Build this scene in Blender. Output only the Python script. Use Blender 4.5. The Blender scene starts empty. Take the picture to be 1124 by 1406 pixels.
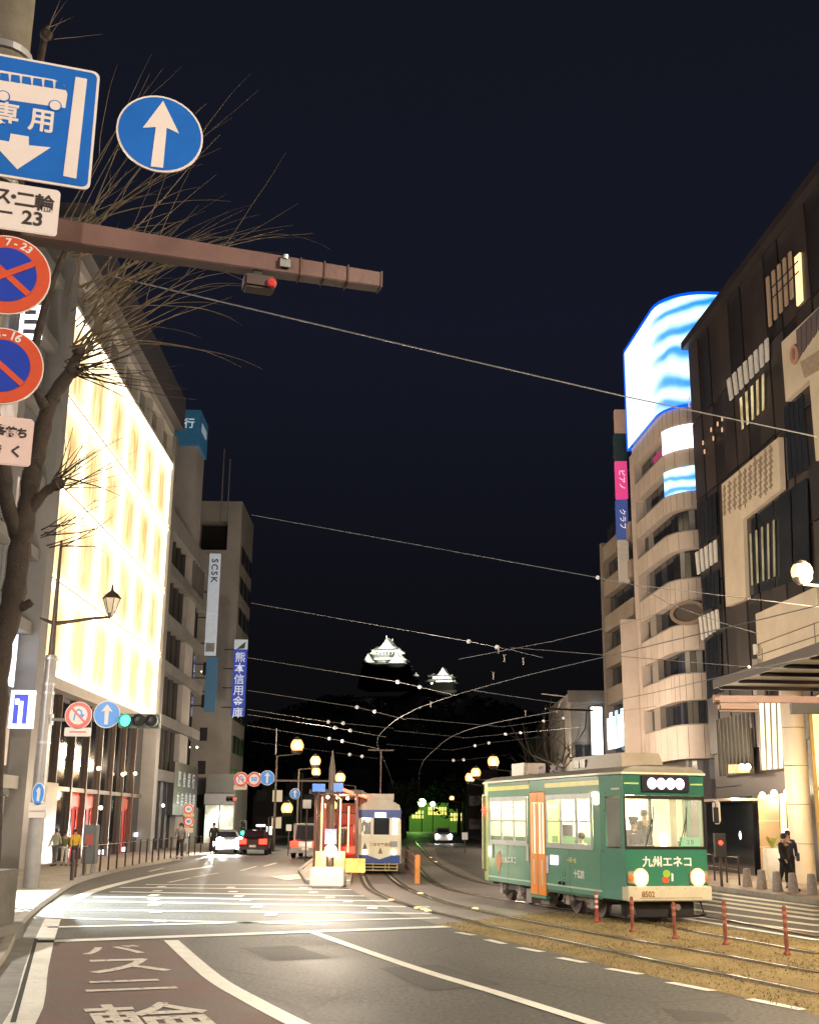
import bpy, bmesh, math, random
from mathutils import Vector, Matrix
random.seed(7)
S = bpy.context.scene
COL = S.collection
# ------------------------------------------------------------------ camera, world, light, exposure
FPX = 1600.0; PITCH = math.atan(423 / FPX); ROLL = math.radians(0.6); EYE = 2.15
_F = Vector((0, math.cos(PITCH), math.sin(PITCH))); _R0 = Vector((1, 0, 0)); _U0 = Vector((0, -math.sin(PITCH), math.cos(PITCH)))
_R = math.cos(ROLL) * _R0 + math.sin(ROLL) * _U0
_U = -math.sin(ROLL) * _R0 + math.cos(ROLL) * _U0
CAM = Vector((0, 0, EYE))
cd = bpy.data.cameras.new('camera'); co = bpy.data.objects.new('camera', cd); COL.objects.link(co)
m = Matrix.Identity(4)
for i in range(3):
    m[i][0] = _R[i]; m[i][1] = _U[i]; m[i][2] = -_F[i]; m[i][3] = CAM[i]
co.matrix_world = m
cd.sensor_fit = 'VERTICAL'; cd.sensor_height = 36; cd.lens = 36 * FPX / 1406
cd.clip_start = .1; cd.clip_end = 6000
S.camera = co
W = bpy.data.worlds.new('World'); S.world = W; W.use_nodes = True
nt = W.node_tree; bg = nt.nodes['Background']
tc = nt.nodes.new('ShaderNodeTexCoord'); sp = nt.nodes.new('ShaderNodeSeparateXYZ'); rp = nt.nodes.new('ShaderNodeValToRGB')
nt.links.new(tc.outputs['Generated'], sp.inputs[0]); nt.links.new(sp.outputs[2], rp.inputs[0]); nt.links.new(rp.outputs[0], bg.inputs[0])
rp.color_ramp.elements[0].position = 0.0; rp.color_ramp.elements[0].color = (.0024, .0023, .0025, 1)
rp.color_ramp.elements[1].position = .9; rp.color_ramp.elements[1].color = (.0048, .0053, .0074, 1)
e = rp.color_ramp.elements.new(.12); e.color = (.0034, .0034, .0042, 1)
e = rp.color_ramp.elements.new(.4); e.color = (.0060, .0070, .0140, 1)
bg.inputs[1].default_value = 1.0
sd = bpy.data.lights.new('added_moonlight', 'SUN'); sd.energy = .02; sd.angle = math.radians(.5); sd.color = (1, .95, .86)  # weak sun lamp added as moonlight; no moon in view
so = bpy.data.objects.new('added_moonlight', sd); COL.objects.link(so); so.rotation_euler = (math.radians(40), 0, math.radians(30))
S.view_settings.view_transform = 'Standard'; S.view_settings.look = 'None'
S.view_settings.exposure = 0.28; S.view_settings.gamma = 1; S.view_settings.use_curve_mapping = False
S.render.engine = 'CYCLES'
S.cycles.use_denoising = True
S.cycles.max_bounces = 6; S.cycles.diffuse_bounces = 3; S.cycles.glossy_bounces = 3; S.cycles.transmission_bounces = 4
S.cycles.transparent_max_bounces = 12; S.cycles.sample_clamp_indirect = 4; S.cycles.caustics_reflective = False; S.cycles.caustics_refractive = False

# ------------------------------------------------------------------ surveying helpers: photo pixel -> point of the place
def ray(px, py): return _F + (px - 562) / FPX * _R + (703 - py) / FPX * _U
def at(px, py, Y):
    v = ray(px, py); return CAM + v * (Y / v.y)
def g(px, py, z=0.0):
    v = ray(px, py); return CAM + v * ((z - EYE) / v.z)
def g2(px, py): p = g(px, py); return (p.x, p.y)

# ------------------------------------------------------------------ materials
MATS = {}
def M(name, col=(.5, .5, .5), rough=.6, metal=0.0, em=None, es=0.0, nz=None, bump=0.0, trans=0.0, alpha=1.0, spec=None, coat=0.0, bscale=None):
    if name in MATS: return MATS[name]
    mt = bpy.data.materials.new(name); mt.use_nodes = True; t = mt.node_tree; b = t.nodes['Principled BSDF']
    b.inputs['Base Color'].default_value = (*col, 1); b.inputs['Roughness'].default_value = rough; b.inputs['Metallic'].default_value = metal
    if spec is not None: b.inputs['Specular IOR Level'].default_value = spec
    if trans: b.inputs['Transmission Weight'].default_value = trans
    if alpha < 1: b.inputs['Alpha'].default_value = alpha
    if coat: b.inputs['Coat Weight'].default_value = coat
    if em: b.inputs['Emission Color'].default_value = (*em, 1); b.inputs['Emission Strength'].default_value = es
    sc, am = nz if nz else (3.0, .12)
    c = t.nodes.new('ShaderNodeTexCoord')
    n = t.nodes.new('ShaderNodeTexNoise'); n.inputs['Scale'].default_value = sc; n.inputs['Detail'].default_value = 6; n.inputs['Roughness'].default_value = .65
    t.links.new(c.outputs['Object'], n.inputs['Vector'])
    r = t.nodes.new('ShaderNodeMapRange'); r.inputs['From Min'].default_value = .3; r.inputs['From Max'].default_value = .7
    r.inputs['To Min'].default_value = 1 - am; r.inputs['To Max'].default_value = 1 + am
    t.links.new(n.outputs['Fac'], r.inputs['Value'])
    mx = t.nodes.new('ShaderNodeMix'); mx.data_type = 'RGBA'; mx.blend_type = 'MULTIPLY'; mx.inputs['Factor'].default_value = 1
    mx.inputs['A'].default_value = (*col, 1); t.links.new(r.outputs[0], mx.inputs['B'])
    t.links.new(mx.outputs['Result'], b.inputs['Base Color'])
    rv = .12 if rough > .4 else .025
    r2 = t.nodes.new('ShaderNodeMapRange'); r2.inputs['To Min'].default_value = max(0, rough - rv); r2.inputs['To Max'].default_value = min(1, rough + rv)
    t.links.new(n.outputs['Fac'], r2.inputs['Value']); t.links.new(r2.outputs[0], b.inputs['Roughness'])
    if bump:
        n2 = t.nodes.new('ShaderNodeTexNoise'); n2.inputs['Scale'].default_value = bscale or sc * 12; n2.inputs['Detail'].default_value = 4
        t.links.new(c.outputs['Object'], n2.inputs['Vector'])
        bp = t.nodes.new('ShaderNodeBump'); bp.inputs['Strength'].default_value = bump; bp.inputs['Distance'].default_value = .02
        t.links.new(n2.outputs['Fac'], bp.inputs['Height']); t.links.new(bp.outputs[0], b.inputs['Normal'])
    MATS[name] = mt; return mt
def MB3(name, cols, scale, rough=.7, bump=.3, bscale=60, fine=140, fineamt=.35, stretch=(1, 1, 1), spec=.5):
    """three-tone ground material: large patches, fine aggregate, bump"""
    mt = bpy.data.materials.new(name); mt.use_nodes = True; t = mt.node_tree; b = t.nodes['Principled BSDF']
    c = t.nodes.new('ShaderNodeTexCoord'); mp = t.nodes.new('ShaderNodeMapping'); mp.inputs['Scale'].default_value = stretch
    t.links.new(c.outputs['Object'], mp.inputs['Vector'])
    n = t.nodes.new('ShaderNodeTexNoise'); n.inputs['Scale'].default_value = scale; n.inputs['Detail'].default_value = 8; n.inputs['Roughness'].default_value = .6
    t.links.new(mp.outputs[0], n.inputs['Vector'])
    cr = t.nodes.new('ShaderNodeValToRGB'); cr.color_ramp.elements[0].position = .32; cr.color_ramp.elements[1].position = .68
    cr.color_ramp.elements[0].color = (*cols[0], 1); cr.color_ramp.elements[1].color = (*cols[2], 1)
    q = cr.color_ramp.elements.new(.5); q.color = (*cols[1], 1)
    t.links.new(n.outputs['Fac'], cr.inputs[0])
    n2 = t.nodes.new('ShaderNodeTexNoise'); n2.inputs['Scale'].default_value = fine; n2.inputs['Detail'].default_value = 3
    t.links.new(c.outputs['Object'], n2.inputs['Vector'])
    r = t.nodes.new('ShaderNodeMapRange'); r.inputs['From Min'].default_value = .3; r.inputs['From Max'].default_value = .7
    r.inputs['To Min'].default_value = 1 - fineamt; r.inputs['To Max'].default_value = 1 + fineamt
    t.links.new(n2.outputs['Fac'], r.inputs['Value'])
    mx = t.nodes.new('ShaderNodeMix'); mx.data_type = 'RGBA'; mx.blend_type = 'MULTIPLY'; mx.inputs['Factor'].default_value = 1
    t.links.new(cr.outputs[0], mx.inputs['A']); t.links.new(r.outputs[0], mx.inputs['B']); t.links.new(mx.outputs['Result'], b.inputs['Base Color'])
    rr = t.nodes.new('ShaderNodeMapRange'); rr.inputs['To Min'].default_value = rough - .2; rr.inputs['To Max'].default_value = min(1, rough + .2)
    t.links.new(n.outputs['Fac'], rr.inputs['Value']); t.links.new(rr.outputs[0], b.inputs['Roughness'])
    b.inputs['Specular IOR Level'].default_value = spec
    bp = t.nodes.new('ShaderNodeBump'); bp.inputs['Strength'].default_value = bump; bp.inputs['Distance'].default_value = .01
    n3 = t.nodes.new('ShaderNodeTexNoise'); n3.inputs['Scale'].default_value = bscale; n3.inputs['Detail'].default_value = 5
    t.links.new(c.outputs['Object'], n3.inputs['Vector']); t.links.new(n3.outputs['Fac'], bp.inputs['Height']); t.links.new(bp.outputs[0], b.inputs['Normal'])
    MATS[name] = mt; return mt
def ME(name, col=(1, 1, 1), strength=1.0, sc=None, amt=0.3, col2=None, stretch=(1, 1, 1)):
    """a surface that gives off light, optionally uneven over its face"""
    if name in MATS: return MATS[name]
    mt = bpy.data.materials.new(name); mt.use_nodes = True; t = mt.node_tree; b = t.nodes['Principled BSDF']
    b.inputs['Base Color'].default_value = (*[min(.8, x * .7) for x in col], 1); b.inputs['Roughness'].default_value = .4
    b.inputs['Emission Color'].default_value = (*col, 1); b.inputs['Emission Strength'].default_value = strength
    if sc:
        c = t.nodes.new('ShaderNodeTexCoord'); mp = t.nodes.new('ShaderNodeMapping'); mp.inputs['Scale'].default_value = stretch
        n = t.nodes.new('ShaderNodeTexNoise'); n.inputs['Scale'].default_value = sc; n.inputs['Detail'].default_value = 4
        t.links.new(c.outputs['Object'], mp.inputs['Vector']); t.links.new(mp.outputs[0], n.inputs['Vector'])
        r = t.nodes.new('ShaderNodeMapRange'); r.inputs['From Min'].default_value = .35; r.inputs['From Max'].default_value = .65
        r.inputs['To Min'].default_value = strength * (1 - amt); r.inputs['To Max'].default_value = strength * (1 + amt)
        t.links.new(n.outputs['Fac'], r.inputs['Value']); t.links.new(r.outputs[0], b.inputs['Emission Strength'])
        if col2:
            cr = t.nodes.new('ShaderNodeValToRGB'); cr.color_ramp.elements[0].position = .4; cr.color_ramp.elements[1].position = .6
            cr.color_ramp.elements[0].color = (*col2, 1); cr.color_ramp.elements[1].color = (*col, 1)
            t.links.new(n.outputs['Fac'], cr.inputs[0]); t.links.new(cr.outputs[0], b.inputs['Emission Color'])
    MATS[name] = mt; return mt

# ------------------------------------------------------------------ mesh helpers
XF = {}
class MB:
    def __init__(s): s.v = []; s.f = []
    def add(s, vs, fs):
        o = len(s.v); s.v += [tuple(p) for p in vs]; s.f += [tuple(i + o for i in f) for f in fs]; return s
    def box(s, x0, x1, y0, y1, z0, z1):
        return s.add([(x0, y0, z0), (x1, y0, z0), (x1, y1, z0), (x0, y1, z0), (x0, y0, z1), (x1, y0, z1), (x1, y1, z1), (x0, y1, z1)],
                     [(0, 3, 2, 1), (4, 5, 6, 7), (0, 1, 5, 4), (1, 2, 6, 5), (2, 3, 7, 6), (3, 0, 4, 7)])
    def prism(s, poly, z0, z1):
        n = len(poly)
        return s.add([(p[0], p[1], z0) for p in poly] + [(p[0], p[1], z1) for p in poly],
                     [tuple(range(n))[::-1], tuple(range(n, 2 * n))] + [(i, (i + 1) % n, n + (i + 1) % n, n + i) for i in range(n)])
    def vprism(s, poly, y0, y1):
        """outline in the local x-z plane given depth from y0 to y1"""
        n = len(poly)
        return s.add([(p[0], y0, p[1]) for p in poly] + [(p[0], y1, p[1]) for p in poly],
                     [tuple(range(n)), tuple(range(n, 2 * n))[::-1]] + [(i, n + i, n + (i + 1) % n, (i + 1) % n) for i in range(n)])
    def tube(s, pts, r, seg=8, cap=True):
        pts = [Vector(p) for p in pts]; n = len(pts); rs = r if isinstance(r, (list, tuple)) else [r] * n
        vs = []; fs = []; ref = None
        for i, p in enumerate(pts):
            d = (pts[min(i + 1, n - 1)] - pts[max(i - 1, 0)]).normalized()
            if ref is None or abs(ref.dot(d)) > .95: ref = Vector((0, 0, 1)) if abs(d.z) < .9 else Vector((1, 0, 0))
            a = d.cross(ref).normalized(); b = d.cross(a).normalized(); ref = -b if ref.dot(-b) > 0 else b
            a = d.cross(ref).normalized(); b = d.cross(a).normalized()
            for k in range(seg):
                t = 2 * math.pi * k / seg; vs.append(p + (a * math.cos(t) + b * math.sin(t)) * rs[i])
        for i in range(n - 1):
            for k in range(seg):
                k2 = (k + 1) % seg; fs.append((i * seg + k, i * seg + k2, (i + 1) * seg + k2, (i + 1) * seg + k))
        if cap: fs += [tuple(range(seg))[::-1], tuple(range((n - 1) * seg, n * seg))]
        return s.add(vs, fs)
    def lathe(s, prof, seg=16, c=(0, 0, 0)):
        vs = []; fs = []; n = len(prof)
        for r, z in prof:
            for k in range(seg):
                t = 2 * math.pi * k / seg; vs.append((c[0] + r * math.cos(t), c[1] + r * math.sin(t), c[2] + z))
        for i in range(n - 1):
            for k in range(seg):
                k2 = (k + 1) % seg; fs.append((i * seg + k, i * seg + k2, (i + 1) * seg + k2, (i + 1) * seg + k))
        fs += [tuple(range(seg))[::-1], tuple(range((n - 1) * seg, n * seg))]
        return s.add(vs, fs)
    def ball(s, c, r, seg=12, sz=1.0, sx=1.0, sy=1.0):
        pr = [(max(.001, math.sin(math.pi * i / (seg // 2 + 2))), -math.cos(math.pi * i / (seg // 2 + 2))) for i in range(seg // 2 + 3)]
        o = len(s.v); s.lathe([(a * r, b * r) for a, b in pr], seg)
        for i in range(o, len(s.v)):
            x, y, z = s.v[i]; s.v[i] = (c[0] + x * sx, c[1] + y * sy, c[2] + z * sz)
        return s
    def build(s, name, mat, parent=None, world=False, smooth=False, bevel=0, **kw):
        vs = s.v
        if world and parent is not None:
            inv = XF[parent.name].inverted(); vs = [tuple(inv @ Vector(p)) for p in s.v]
        me = bpy.data.meshes.new(name); me.from_pydata(vs, [], s.f)
        bm = bmesh.new(); bm.from_mesh(me); bmesh.ops.recalc_face_normals(bm, faces=bm.faces)
        if bevel: bmesh.ops.bevel(bm, geom=list(bm.edges), offset=bevel, segments=2, affect='EDGES', clamp_overlap=True)
        bm.to_mesh(me); bm.free()
        if mat: me.materials.append(mat)
        if smooth:
            for p in me.polygons: p.use_smooth = True
            try: me.set_sharp_from_angle(angle=math.radians(40))
            except Exception: pass
        return link(name, me, parent, **kw)
def link(name, me, parent=None, label=None, cat=None, group=None, kind=None):
    o = bpy.data.objects.new(name, me); COL.objects.link(o)
    if parent is not None: o.parent = parent
    tag(o, label, cat, group, kind); return o
def tag(o, label=None, cat=None, group=None, kind=None):
    if label: o['label'] = label
    if cat: o['category'] = cat
    if group: o['group'] = group
    if kind: o['kind'] = kind
    return o
def thing(name, label, cat, loc=(0, 0, 0), rz=0.0, group=None, kind=None):
    o = bpy.data.objects.new(name, None); COL.objects.link(o); o.location = loc; o.rotation_euler = (0, 0, rz); o.empty_display_size = .2
    tag(o, label, cat, group, kind)
    XF[o.name] = Matrix.Translation(Vector(loc)) @ Matrix.Rotation(rz, 4, 'Z'); return o
def copy_tree(o, loc, rz, label, group=None):
    r = o.copy(); COL.objects.link(r); r.location = loc; r.rotation_euler = (0, 0, rz); r['label'] = label
    if group: r['group'] = group
    for c in list(o.children):
        d = c.copy(); COL.objects.link(d); d.parent = r
        for h in list(c.children):
            q = h.copy(); COL.objects.link(q); q.parent = d
    return r
def text_obj(name, body, size, mat, parent, mtx, ext=.004, sx=1.0, sy=1.0, align='CENTER', bold=0.0, **kw):
    cu = bpy.data.curves.new(name, 'FONT'); cu.body = body; cu.size = size; cu.extrude = ext; cu.align_x = align; cu.align_y = 'CENTER'; cu.offset = bold
    cu.resolution_u = 3
    tmp = bpy.data.objects.new('tmp', cu); COL.objects.link(tmp)
    dg = bpy.context.evaluated_depsgraph_get(); me = bpy.data.meshes.new_from_object(tmp.evaluated_get(dg))
    bpy.data.objects.remove(tmp); bpy.data.curves.remove(cu)
    me.name = name; me.transform(mtx @ Matrix.Diagonal((sx, sy, 1, 1)))
    me.materials.clear(); me.materials.append(mat)
    return link(name, me, parent, **kw)
UP = Matrix.Rotation(math.pi / 2, 4, 'X')          # text stood upright, facing -y
class Fac:
    """vertical plane: origin p0, direction t; local x runs along it, +y goes behind it"""
    def __init__(s, p0, t):
        s.o = Vector((p0[0], p0[1])); s.t = Vector(t).normalized(); s.n = Vector((-s.t.y, s.t.x)); s.rz = math.atan2(s.t.y, s.t.x)
    def h(s, px, py, y=0.0):
        v = ray(px, py); o = s.o + s.n * y; k = ((o.x - CAM.x) * s.n.x + (o.y - CAM.y) * s.n.y) / (v.x * s.n.x + v.y * s.n.y)
        p = CAM + v * k; return ((p.x - s.o.x) * s.t.x + (p.y - s.o.y) * s.t.y, p.z)
    def root(s, name, label, cat, group=None, kind=None): return thing(name, label, cat, (s.o.x, s.o.y, 0), s.rz, group, kind)
    def w(s, x, y, z): return Vector((s.o.x + s.t.x * x + s.n.x * y, s.o.y + s.t.y * x + s.n.y * y, z))
def T(x, y, z): return Matrix.Translation((x, y, z))

# ------------------------------------------------------------------ material library
asphalt = MB3('asphalt', [(.042, .042, .042), (.062, .061, .058), (.088, .086, .081)], .3, rough=.62, bump=.5, fine=16, fineamt=.62, spec=.45)
def add_tracks(mt):
    """worn wheel paths and sealed cracks"""
    t = mt.node_tree; b = t.nodes['Principled BSDF']; src = b.inputs['Base Color'].links[0].from_socket
    c = t.nodes.new('ShaderNodeTexCoord')
    v = t.nodes.new('ShaderNodeTexVoronoi'); v.feature = 'DISTANCE_TO_EDGE'; v.inputs['Scale'].default_value = .33
    n = t.nodes.new('ShaderNodeTexNoise'); n.inputs['Scale'].default_value = 1.2; n.inputs['Detail'].default_value = 5
    mm = t.nodes.new('ShaderNodeMix'); mm.data_type = 'VECTOR'; mm.inputs['Factor'].default_value = .12
    t.links.new(c.outputs['Object'], n.inputs['Vector']); t.links.new(c.outputs['Object'], mm.inputs['A']); t.links.new(n.outputs['Color'], mm.inputs['B'])
    t.links.new(mm.outputs['Result'], v.inputs['Vector'])
    r = t.nodes.new('ShaderNodeMapRange'); r.inputs['From Min'].default_value = 0; r.inputs['From Max'].default_value = .012; r.inputs['To Min'].default_value = .62; r.inputs['To Max'].default_value = 1
    t.links.new(v.outputs['Distance'], r.inputs['Value'])
    mx = t.nodes.new('ShaderNodeMix'); mx.data_type = 'RGBA'; mx.blend_type = 'MULTIPLY'; mx.inputs['Factor'].default_value = 1
    t.links.new(src, mx.inputs['A']); t.links.new(r.outputs[0], mx.inputs['B']); t.links.new(mx.outputs['Result'], b.inputs['Base Color'])
add_tracks(asphalt)
redlane = MB3('red_lane_coat', [(.058, .044, .042), (.088, .052, .046), (.115, .06, .052)], .5, rough=.65, bump=.4, fine=40, fineamt=.35)
turf = MB3('dry_turf', [(.16, .125, .06), (.215, .165, .08), (.265, .205, .1)], .5, rough=.85, bump=.6, bscale=35, fine=14, fineamt=.28, spec=.1)
bedpave = MB3('track_paving', [(.11, .095, .09), (.16, .135, .125), (.2, .17, .155)], .6, rough=.6, bump=.3, fine=22, fineamt=.2)
def worn_paint(name, col, wear=.42):
    mt = MB3(name, [tuple(c * .8 for c in col), col, tuple(min(.9, c * 1.06) for c in col)], 1.3, rough=.55, bump=.2, fine=30, fineamt=.12)
    t = mt.node_tree; b = t.nodes['Principled BSDF']; c = t.nodes.new('ShaderNodeTexCoord')
    n = t.nodes.new('ShaderNodeTexNoise'); n.inputs['Scale'].default_value = 9; n.inputs['Detail'].default_value = 9; n.inputs['Roughness'].default_value = .75
    t.links.new(c.outputs['Object'], n.inputs['Vector'])
    r = t.nodes.new('ShaderNodeMapRange'); r.inputs['From Min'].default_value = wear - .06; r.inputs['From Max'].default_value = wear + .03
    t.links.new(n.outputs['Fac'], r.inputs['Value']); t.links.new(r.outputs[0], b.inputs['Alpha'])
    return mt
paint = worn_paint('road_paint', (.62, .62, .58), .36)
paint_old = worn_paint('worn_road_paint', (.5, .47, .42), .42)
yellowpaint = worn_paint('yellow_road_paint', (.6, .42, .08), .36)
concrete = M('concrete', (.3, .29, .27), .8, nz=(1.2, .25), bump=.3)
concrete_d = M('dark_concrete', (.2, .195, .19), .8, nz=(.6, .25), bump=.3)
kerbm = M('kerb_granite', (.33, .31, .28), .7, nz=(4, .2), bump=.3)
def paving(name, c1, c2, mortar, scale, rough=.6):
    mt = bpy.data.materials.new(name); mt.use_nodes = True; t = mt.node_tree; b = t.nodes['Principled BSDF']
    c = t.nodes.new('ShaderNodeTexCoord'); br = t.nodes.new('ShaderNodeTexBrick'); br.inputs['Scale'].default_value = scale
    br.inputs['Color1'].default_value = (*c1, 1); br.inputs['Color2'].default_value = (*c2, 1); br.inputs['Mortar'].default_value = (*mortar, 1)
    br.inputs['Mortar Size'].default_value = .012; br.inputs['Brick Width'].default_value = .6; br.inputs['Row Height'].default_value = .3
    t.links.new(c.outputs['Object'], br.inputs['Vector'])
    n = t.nodes.new('ShaderNodeTexNoise'); n.inputs['Scale'].default_value = 1.1; n.inputs['Detail'].default_value = 8
    t.links.new(c.outputs['Object'], n.inputs['Vector'])
    r = t.nodes.new('ShaderNodeMapRange'); r.inputs['To Min'].default_value = .6; r.inputs['To Max'].default_value = 1.4; t.links.new(n.outputs['Fac'], r.inputs['Value'])
    mx = t.nodes.new('ShaderNodeMix'); mx.data_type = 'RGBA'; mx.blend_type = 'MULTIPLY'; mx.inputs['Factor'].default_value = 1
    t.links.new(br.outputs['Color'], mx.inputs['A']); t.links.new(r.outputs[0], mx.inputs['B']); t.links.new(mx.outputs['Result'], b.inputs['Base Color'])
    b.inputs['Roughness'].default_value = rough
    bp = t.nodes.new('ShaderNodeBump'); bp.inputs['Strength'].default_value = .4; bp.inputs['Distance'].default_value = .01; bp.invert = True
    t.links.new(br.outputs['Fac'], bp.inputs['Height']); t.links.new(bp.outputs[0], b.inputs['Normal'])
    MATS[name] = mt; return mt
pave_l = paving('left_paving', (.36, .31, .25), (.3, .26, .21), (.12, .1, .08), 1.0)
pave_r = paving('right_paving', (.36, .29, .25), (.3, .25, .22), (.14, .11, .1), 1.0)
steel = M('galvanised_steel', (.42, .42, .43), .42, .7, nz=(5, .15))
darksteel = M('dark_steel', (.06, .06, .06), .5, .6)
brownpaint = M('brown_pole_paint', (.145, .08, .068), .5, 0, nz=(2.5, .22), bump=.12)
railm = M('rail_steel', (.2, .17, .14), .3, 1.0, nz=(8, .15))
raild = M('rail_side', (.035, .028, .022), .7, .3)
white = M('white_paint', (.75, .74, .7), .5, nz=(2, .07))
signwhite = M('sign_white', (.74, .66, .62), .38, nz=(2.5, .05))
signblue = M('sign_blue', (.015, .13, .5), .35, nz=(2.5, .1))
signred = M('sign_red', (.58, .085, .035), .38, nz=(3, .12))
signblack = M('sign_black', (.05, .04, .04), .4)
cream = M('cream_cladding', (.66, .56, .45), .6, nz=(.7, .12), bump=.1)
creamtile = M('cream_wall_tile', (.52, .44, .4), .55, nz=(.5, .15), bump=.1)
greywall = M('grey_wall', (.2, .195, .19), .75, nz=(.35, .25), bump=.15)
palewall = M('pale_wall', (.27, .26, .25), .7, nz=(.35, .2), bump=.15)
darkclad = M('dark_cladding', (.034, .026, .03), .45, nz=(.6, .3), bump=.1)
darkglass = M('dark_glass', (.012, .014, .018), .08, 0, nz=(.3, .2), spec=.8)
bronze = M('bronze_panel', (.17, .12, .065), .4, .4, nz=(1.2, .2))
black = M('black_metal', (.02, .018, .016), .45, .3)
rubber = M('rubber', (.02, .02, .02), .8)

# ------------------------------------------------------------------ THE GROUND
MB().add([(-400, -60, 0), (400, -60, 0), (400, 1400, 0), (-400, 1400, 0)], [(0, 1, 2, 3)]).build('ground', M('far_ground', (.03, .028, .026), .9, nz=(.1, .3)), kind='structure')
def sheet(name, pts, z, mat, kind='structure', parent=None):
    return MB().add([(p[0], p[1], z) for p in pts], [tuple(range(len(pts)))]).build(name, mat, parent, kind=kind)
sheet('road', [(-16, -30), (22, -30), (22, 30), (16, 60), (10, 260), (-15.5, 260), (-15.5, 70)], .004, asphalt)
def G(l): return [g2(*p) for p in l]
# red bus lane
sheet('bus_lane', [g2(52, 1345), g2(68, 1296), g2(233, 1293), g2(290, 1340), g2(345, 1372), g2(410, 1406), (-.2, 11.6), (.9, 9), (-5.2, 9)], .008, redlane)
# tram reservation
bedL = G([(488, 1205), (500, 1232), (545, 1255), (600, 1272), (660, 1285), (760, 1308), (860, 1333), (960, 1356), (1124, 1395)])
bedR = [(12.5, 17), (9.6, 21.6)] + G([(1124, 1295), (1000, 1276), (955, 1268)])
cutL = G([(600, 1270), (660, 1285), (760, 1308), (860, 1333), (960, 1356), (1124, 1395)])
sheet('track_turf', cutL + [(8, 9.5), (16, 9.5)] + bedR + [g2(760, 1252)], .008, turf)
sheet('track_paving', G([(600, 1270), (545, 1255), (500, 1232), (470, 1215), (482, 1196), (512, 1160)]) + [(-.9, 200), (3.2, 200)] + G([(603, 1179), (663, 1209), (760, 1226), (955, 1240), (955, 1268), (760, 1252)]), .010, bedpave)
# ---- road markings
mk = thing('road_markings', 'white painted lane lines, stop line and crossing stripes on the asphalt', None, (0, 0, 0), 0, kind='structure')
def stripe(p, q, w, z=.014, mat=paint, name='painted_line', par=None, w2=None):
    p = Vector(p).to_2d(); q = Vector(q).to_2d(); d = (q - p).normalized(); n = Vector((-d.y, d.x)); w2 = w if w2 is None else w2
    return MB().add([(*(p + n * w / 2), z), (*(p - n * w / 2), z), (*(q - n * w2 / 2), z), (*(q + n * w2 / 2), z)], [(0, 1, 2, 3)]).build(name, mat, par or mk)
def ribbon(pts, w, z=.014, mat=paint, name='painted_line', par=None, sub=4):
    ps = smooth(pts, sub); vs = []; fs = []
    for i, p in enumerate(ps):
        d = (ps[min(i + 1, len(ps) - 1)] - ps[max(i - 1, 0)]).normalized(); n = Vector((-d.y, d.x))
        vs += [(*(p + n * w / 2), z), (*(p - n * w / 2), z)]
        if i: fs.append((2 * i - 2, 2 * i - 1, 2 * i + 1, 2 * i))
    return MB().add(vs, fs).build(name, mat, par or mk)
def smooth(pts, sub=4):
    P = [Vector(p) for p in pts]; out = []
    for i in range(len(P) - 1):
        a = P[max(i - 1, 0)]; b = P[i]; c = P[i + 1]; d = P[min(i + 2, len(P) - 1)]
        for k in range(sub):
            t = k / sub
            out.append(.5 * ((2 * b) + (c - a) * t + (2 * a - 5 * b + 4 * c - d) * t * t + (3 * b - a - 3 * c + d) * t ** 3))
    out.append(P[-1]); return out
stripe(g2(48, 1294), g2(615, 1273), .42, name='stop_line')
ribbon(G([(235, 1292), (290, 1341), (345, 1374), (410, 1408)]) + [(-.3, 11.7), (.6, 9.2)], .26, name='lane_line')
ribbon(G([(430, 1281), (560, 1327), (680, 1364), (800, 1402)]) + [(3.2, 11)], .2, name='lane_line')
ribbon([(-3.6, 9)] + G([(25, 1410), (50, 1330), (64, 1285), (82, 1250), (118, 1228), (168, 1213), (230, 1199), (290, 1190)]), .34, name='edge_line')
for a, b in [((627, 1281), (650, 1285)), ((668, 1291), (692, 1297)), ((712, 1302), (744, 1308)), ((767, 1316), (803, 1323)), ((834, 1331), (880, 1339)), ((918, 1350), (978, 1362)), ((1028, 1373), (1103, 1388))]:
    stripe(g2(*a), g2(*b), .17, name='dash')
for a, b, w in [((200, 1215), (478, 1216), .3), ((165, 1219), (482, 1222), .34), ((152, 1225), (500, 1231), .36), ((130, 1232), (545, 1238), .36), ((112, 1238), (590, 1246), .34),
                ((85, 1250), (602, 1255), .34), ((60, 1261), (450, 1270), .3), ((66, 1274), (602, 1261), .3)]:
    stripe(g2(*a), g2(*b), w, name='crossing_stripe')
for p in [(222, 1218), (216, 1224), (212, 1230), (211, 1236), (212, 1243), (216, 1253), (222, 1266), (317, 1219), (320, 1225), (328, 1231), (337, 1237), (353, 1246), (372, 1257), (416, 1220), (430, 1226), (453, 1233), (478, 1239), (511, 1248)]:
    x, y = g2(*p); MB().box(x - .13, x + .13, y - .26, y + .26, .017, .019).build('crossing_block', paint, mk)
for a, b in [((150, 1306), (170, 1306)), ((178, 1304), (192, 1304))]: pass
for a, b in [((205, 1197), (225, 1192)), ((265, 1205), (300, 1199)), ((330, 1196), (352, 1190)), ((362, 1190), (380, 1185)), ((232, 1212), (262, 1206))]:
    stripe(g2(*a), g2(*b), .16, name='dash', mat=paint_old)
sheet('yellow_box', G([(392, 1209), (424, 1206), (420, 1200), (372, 1204)]), .014, yellowpaint, kind=None, parent=mk)
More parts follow.
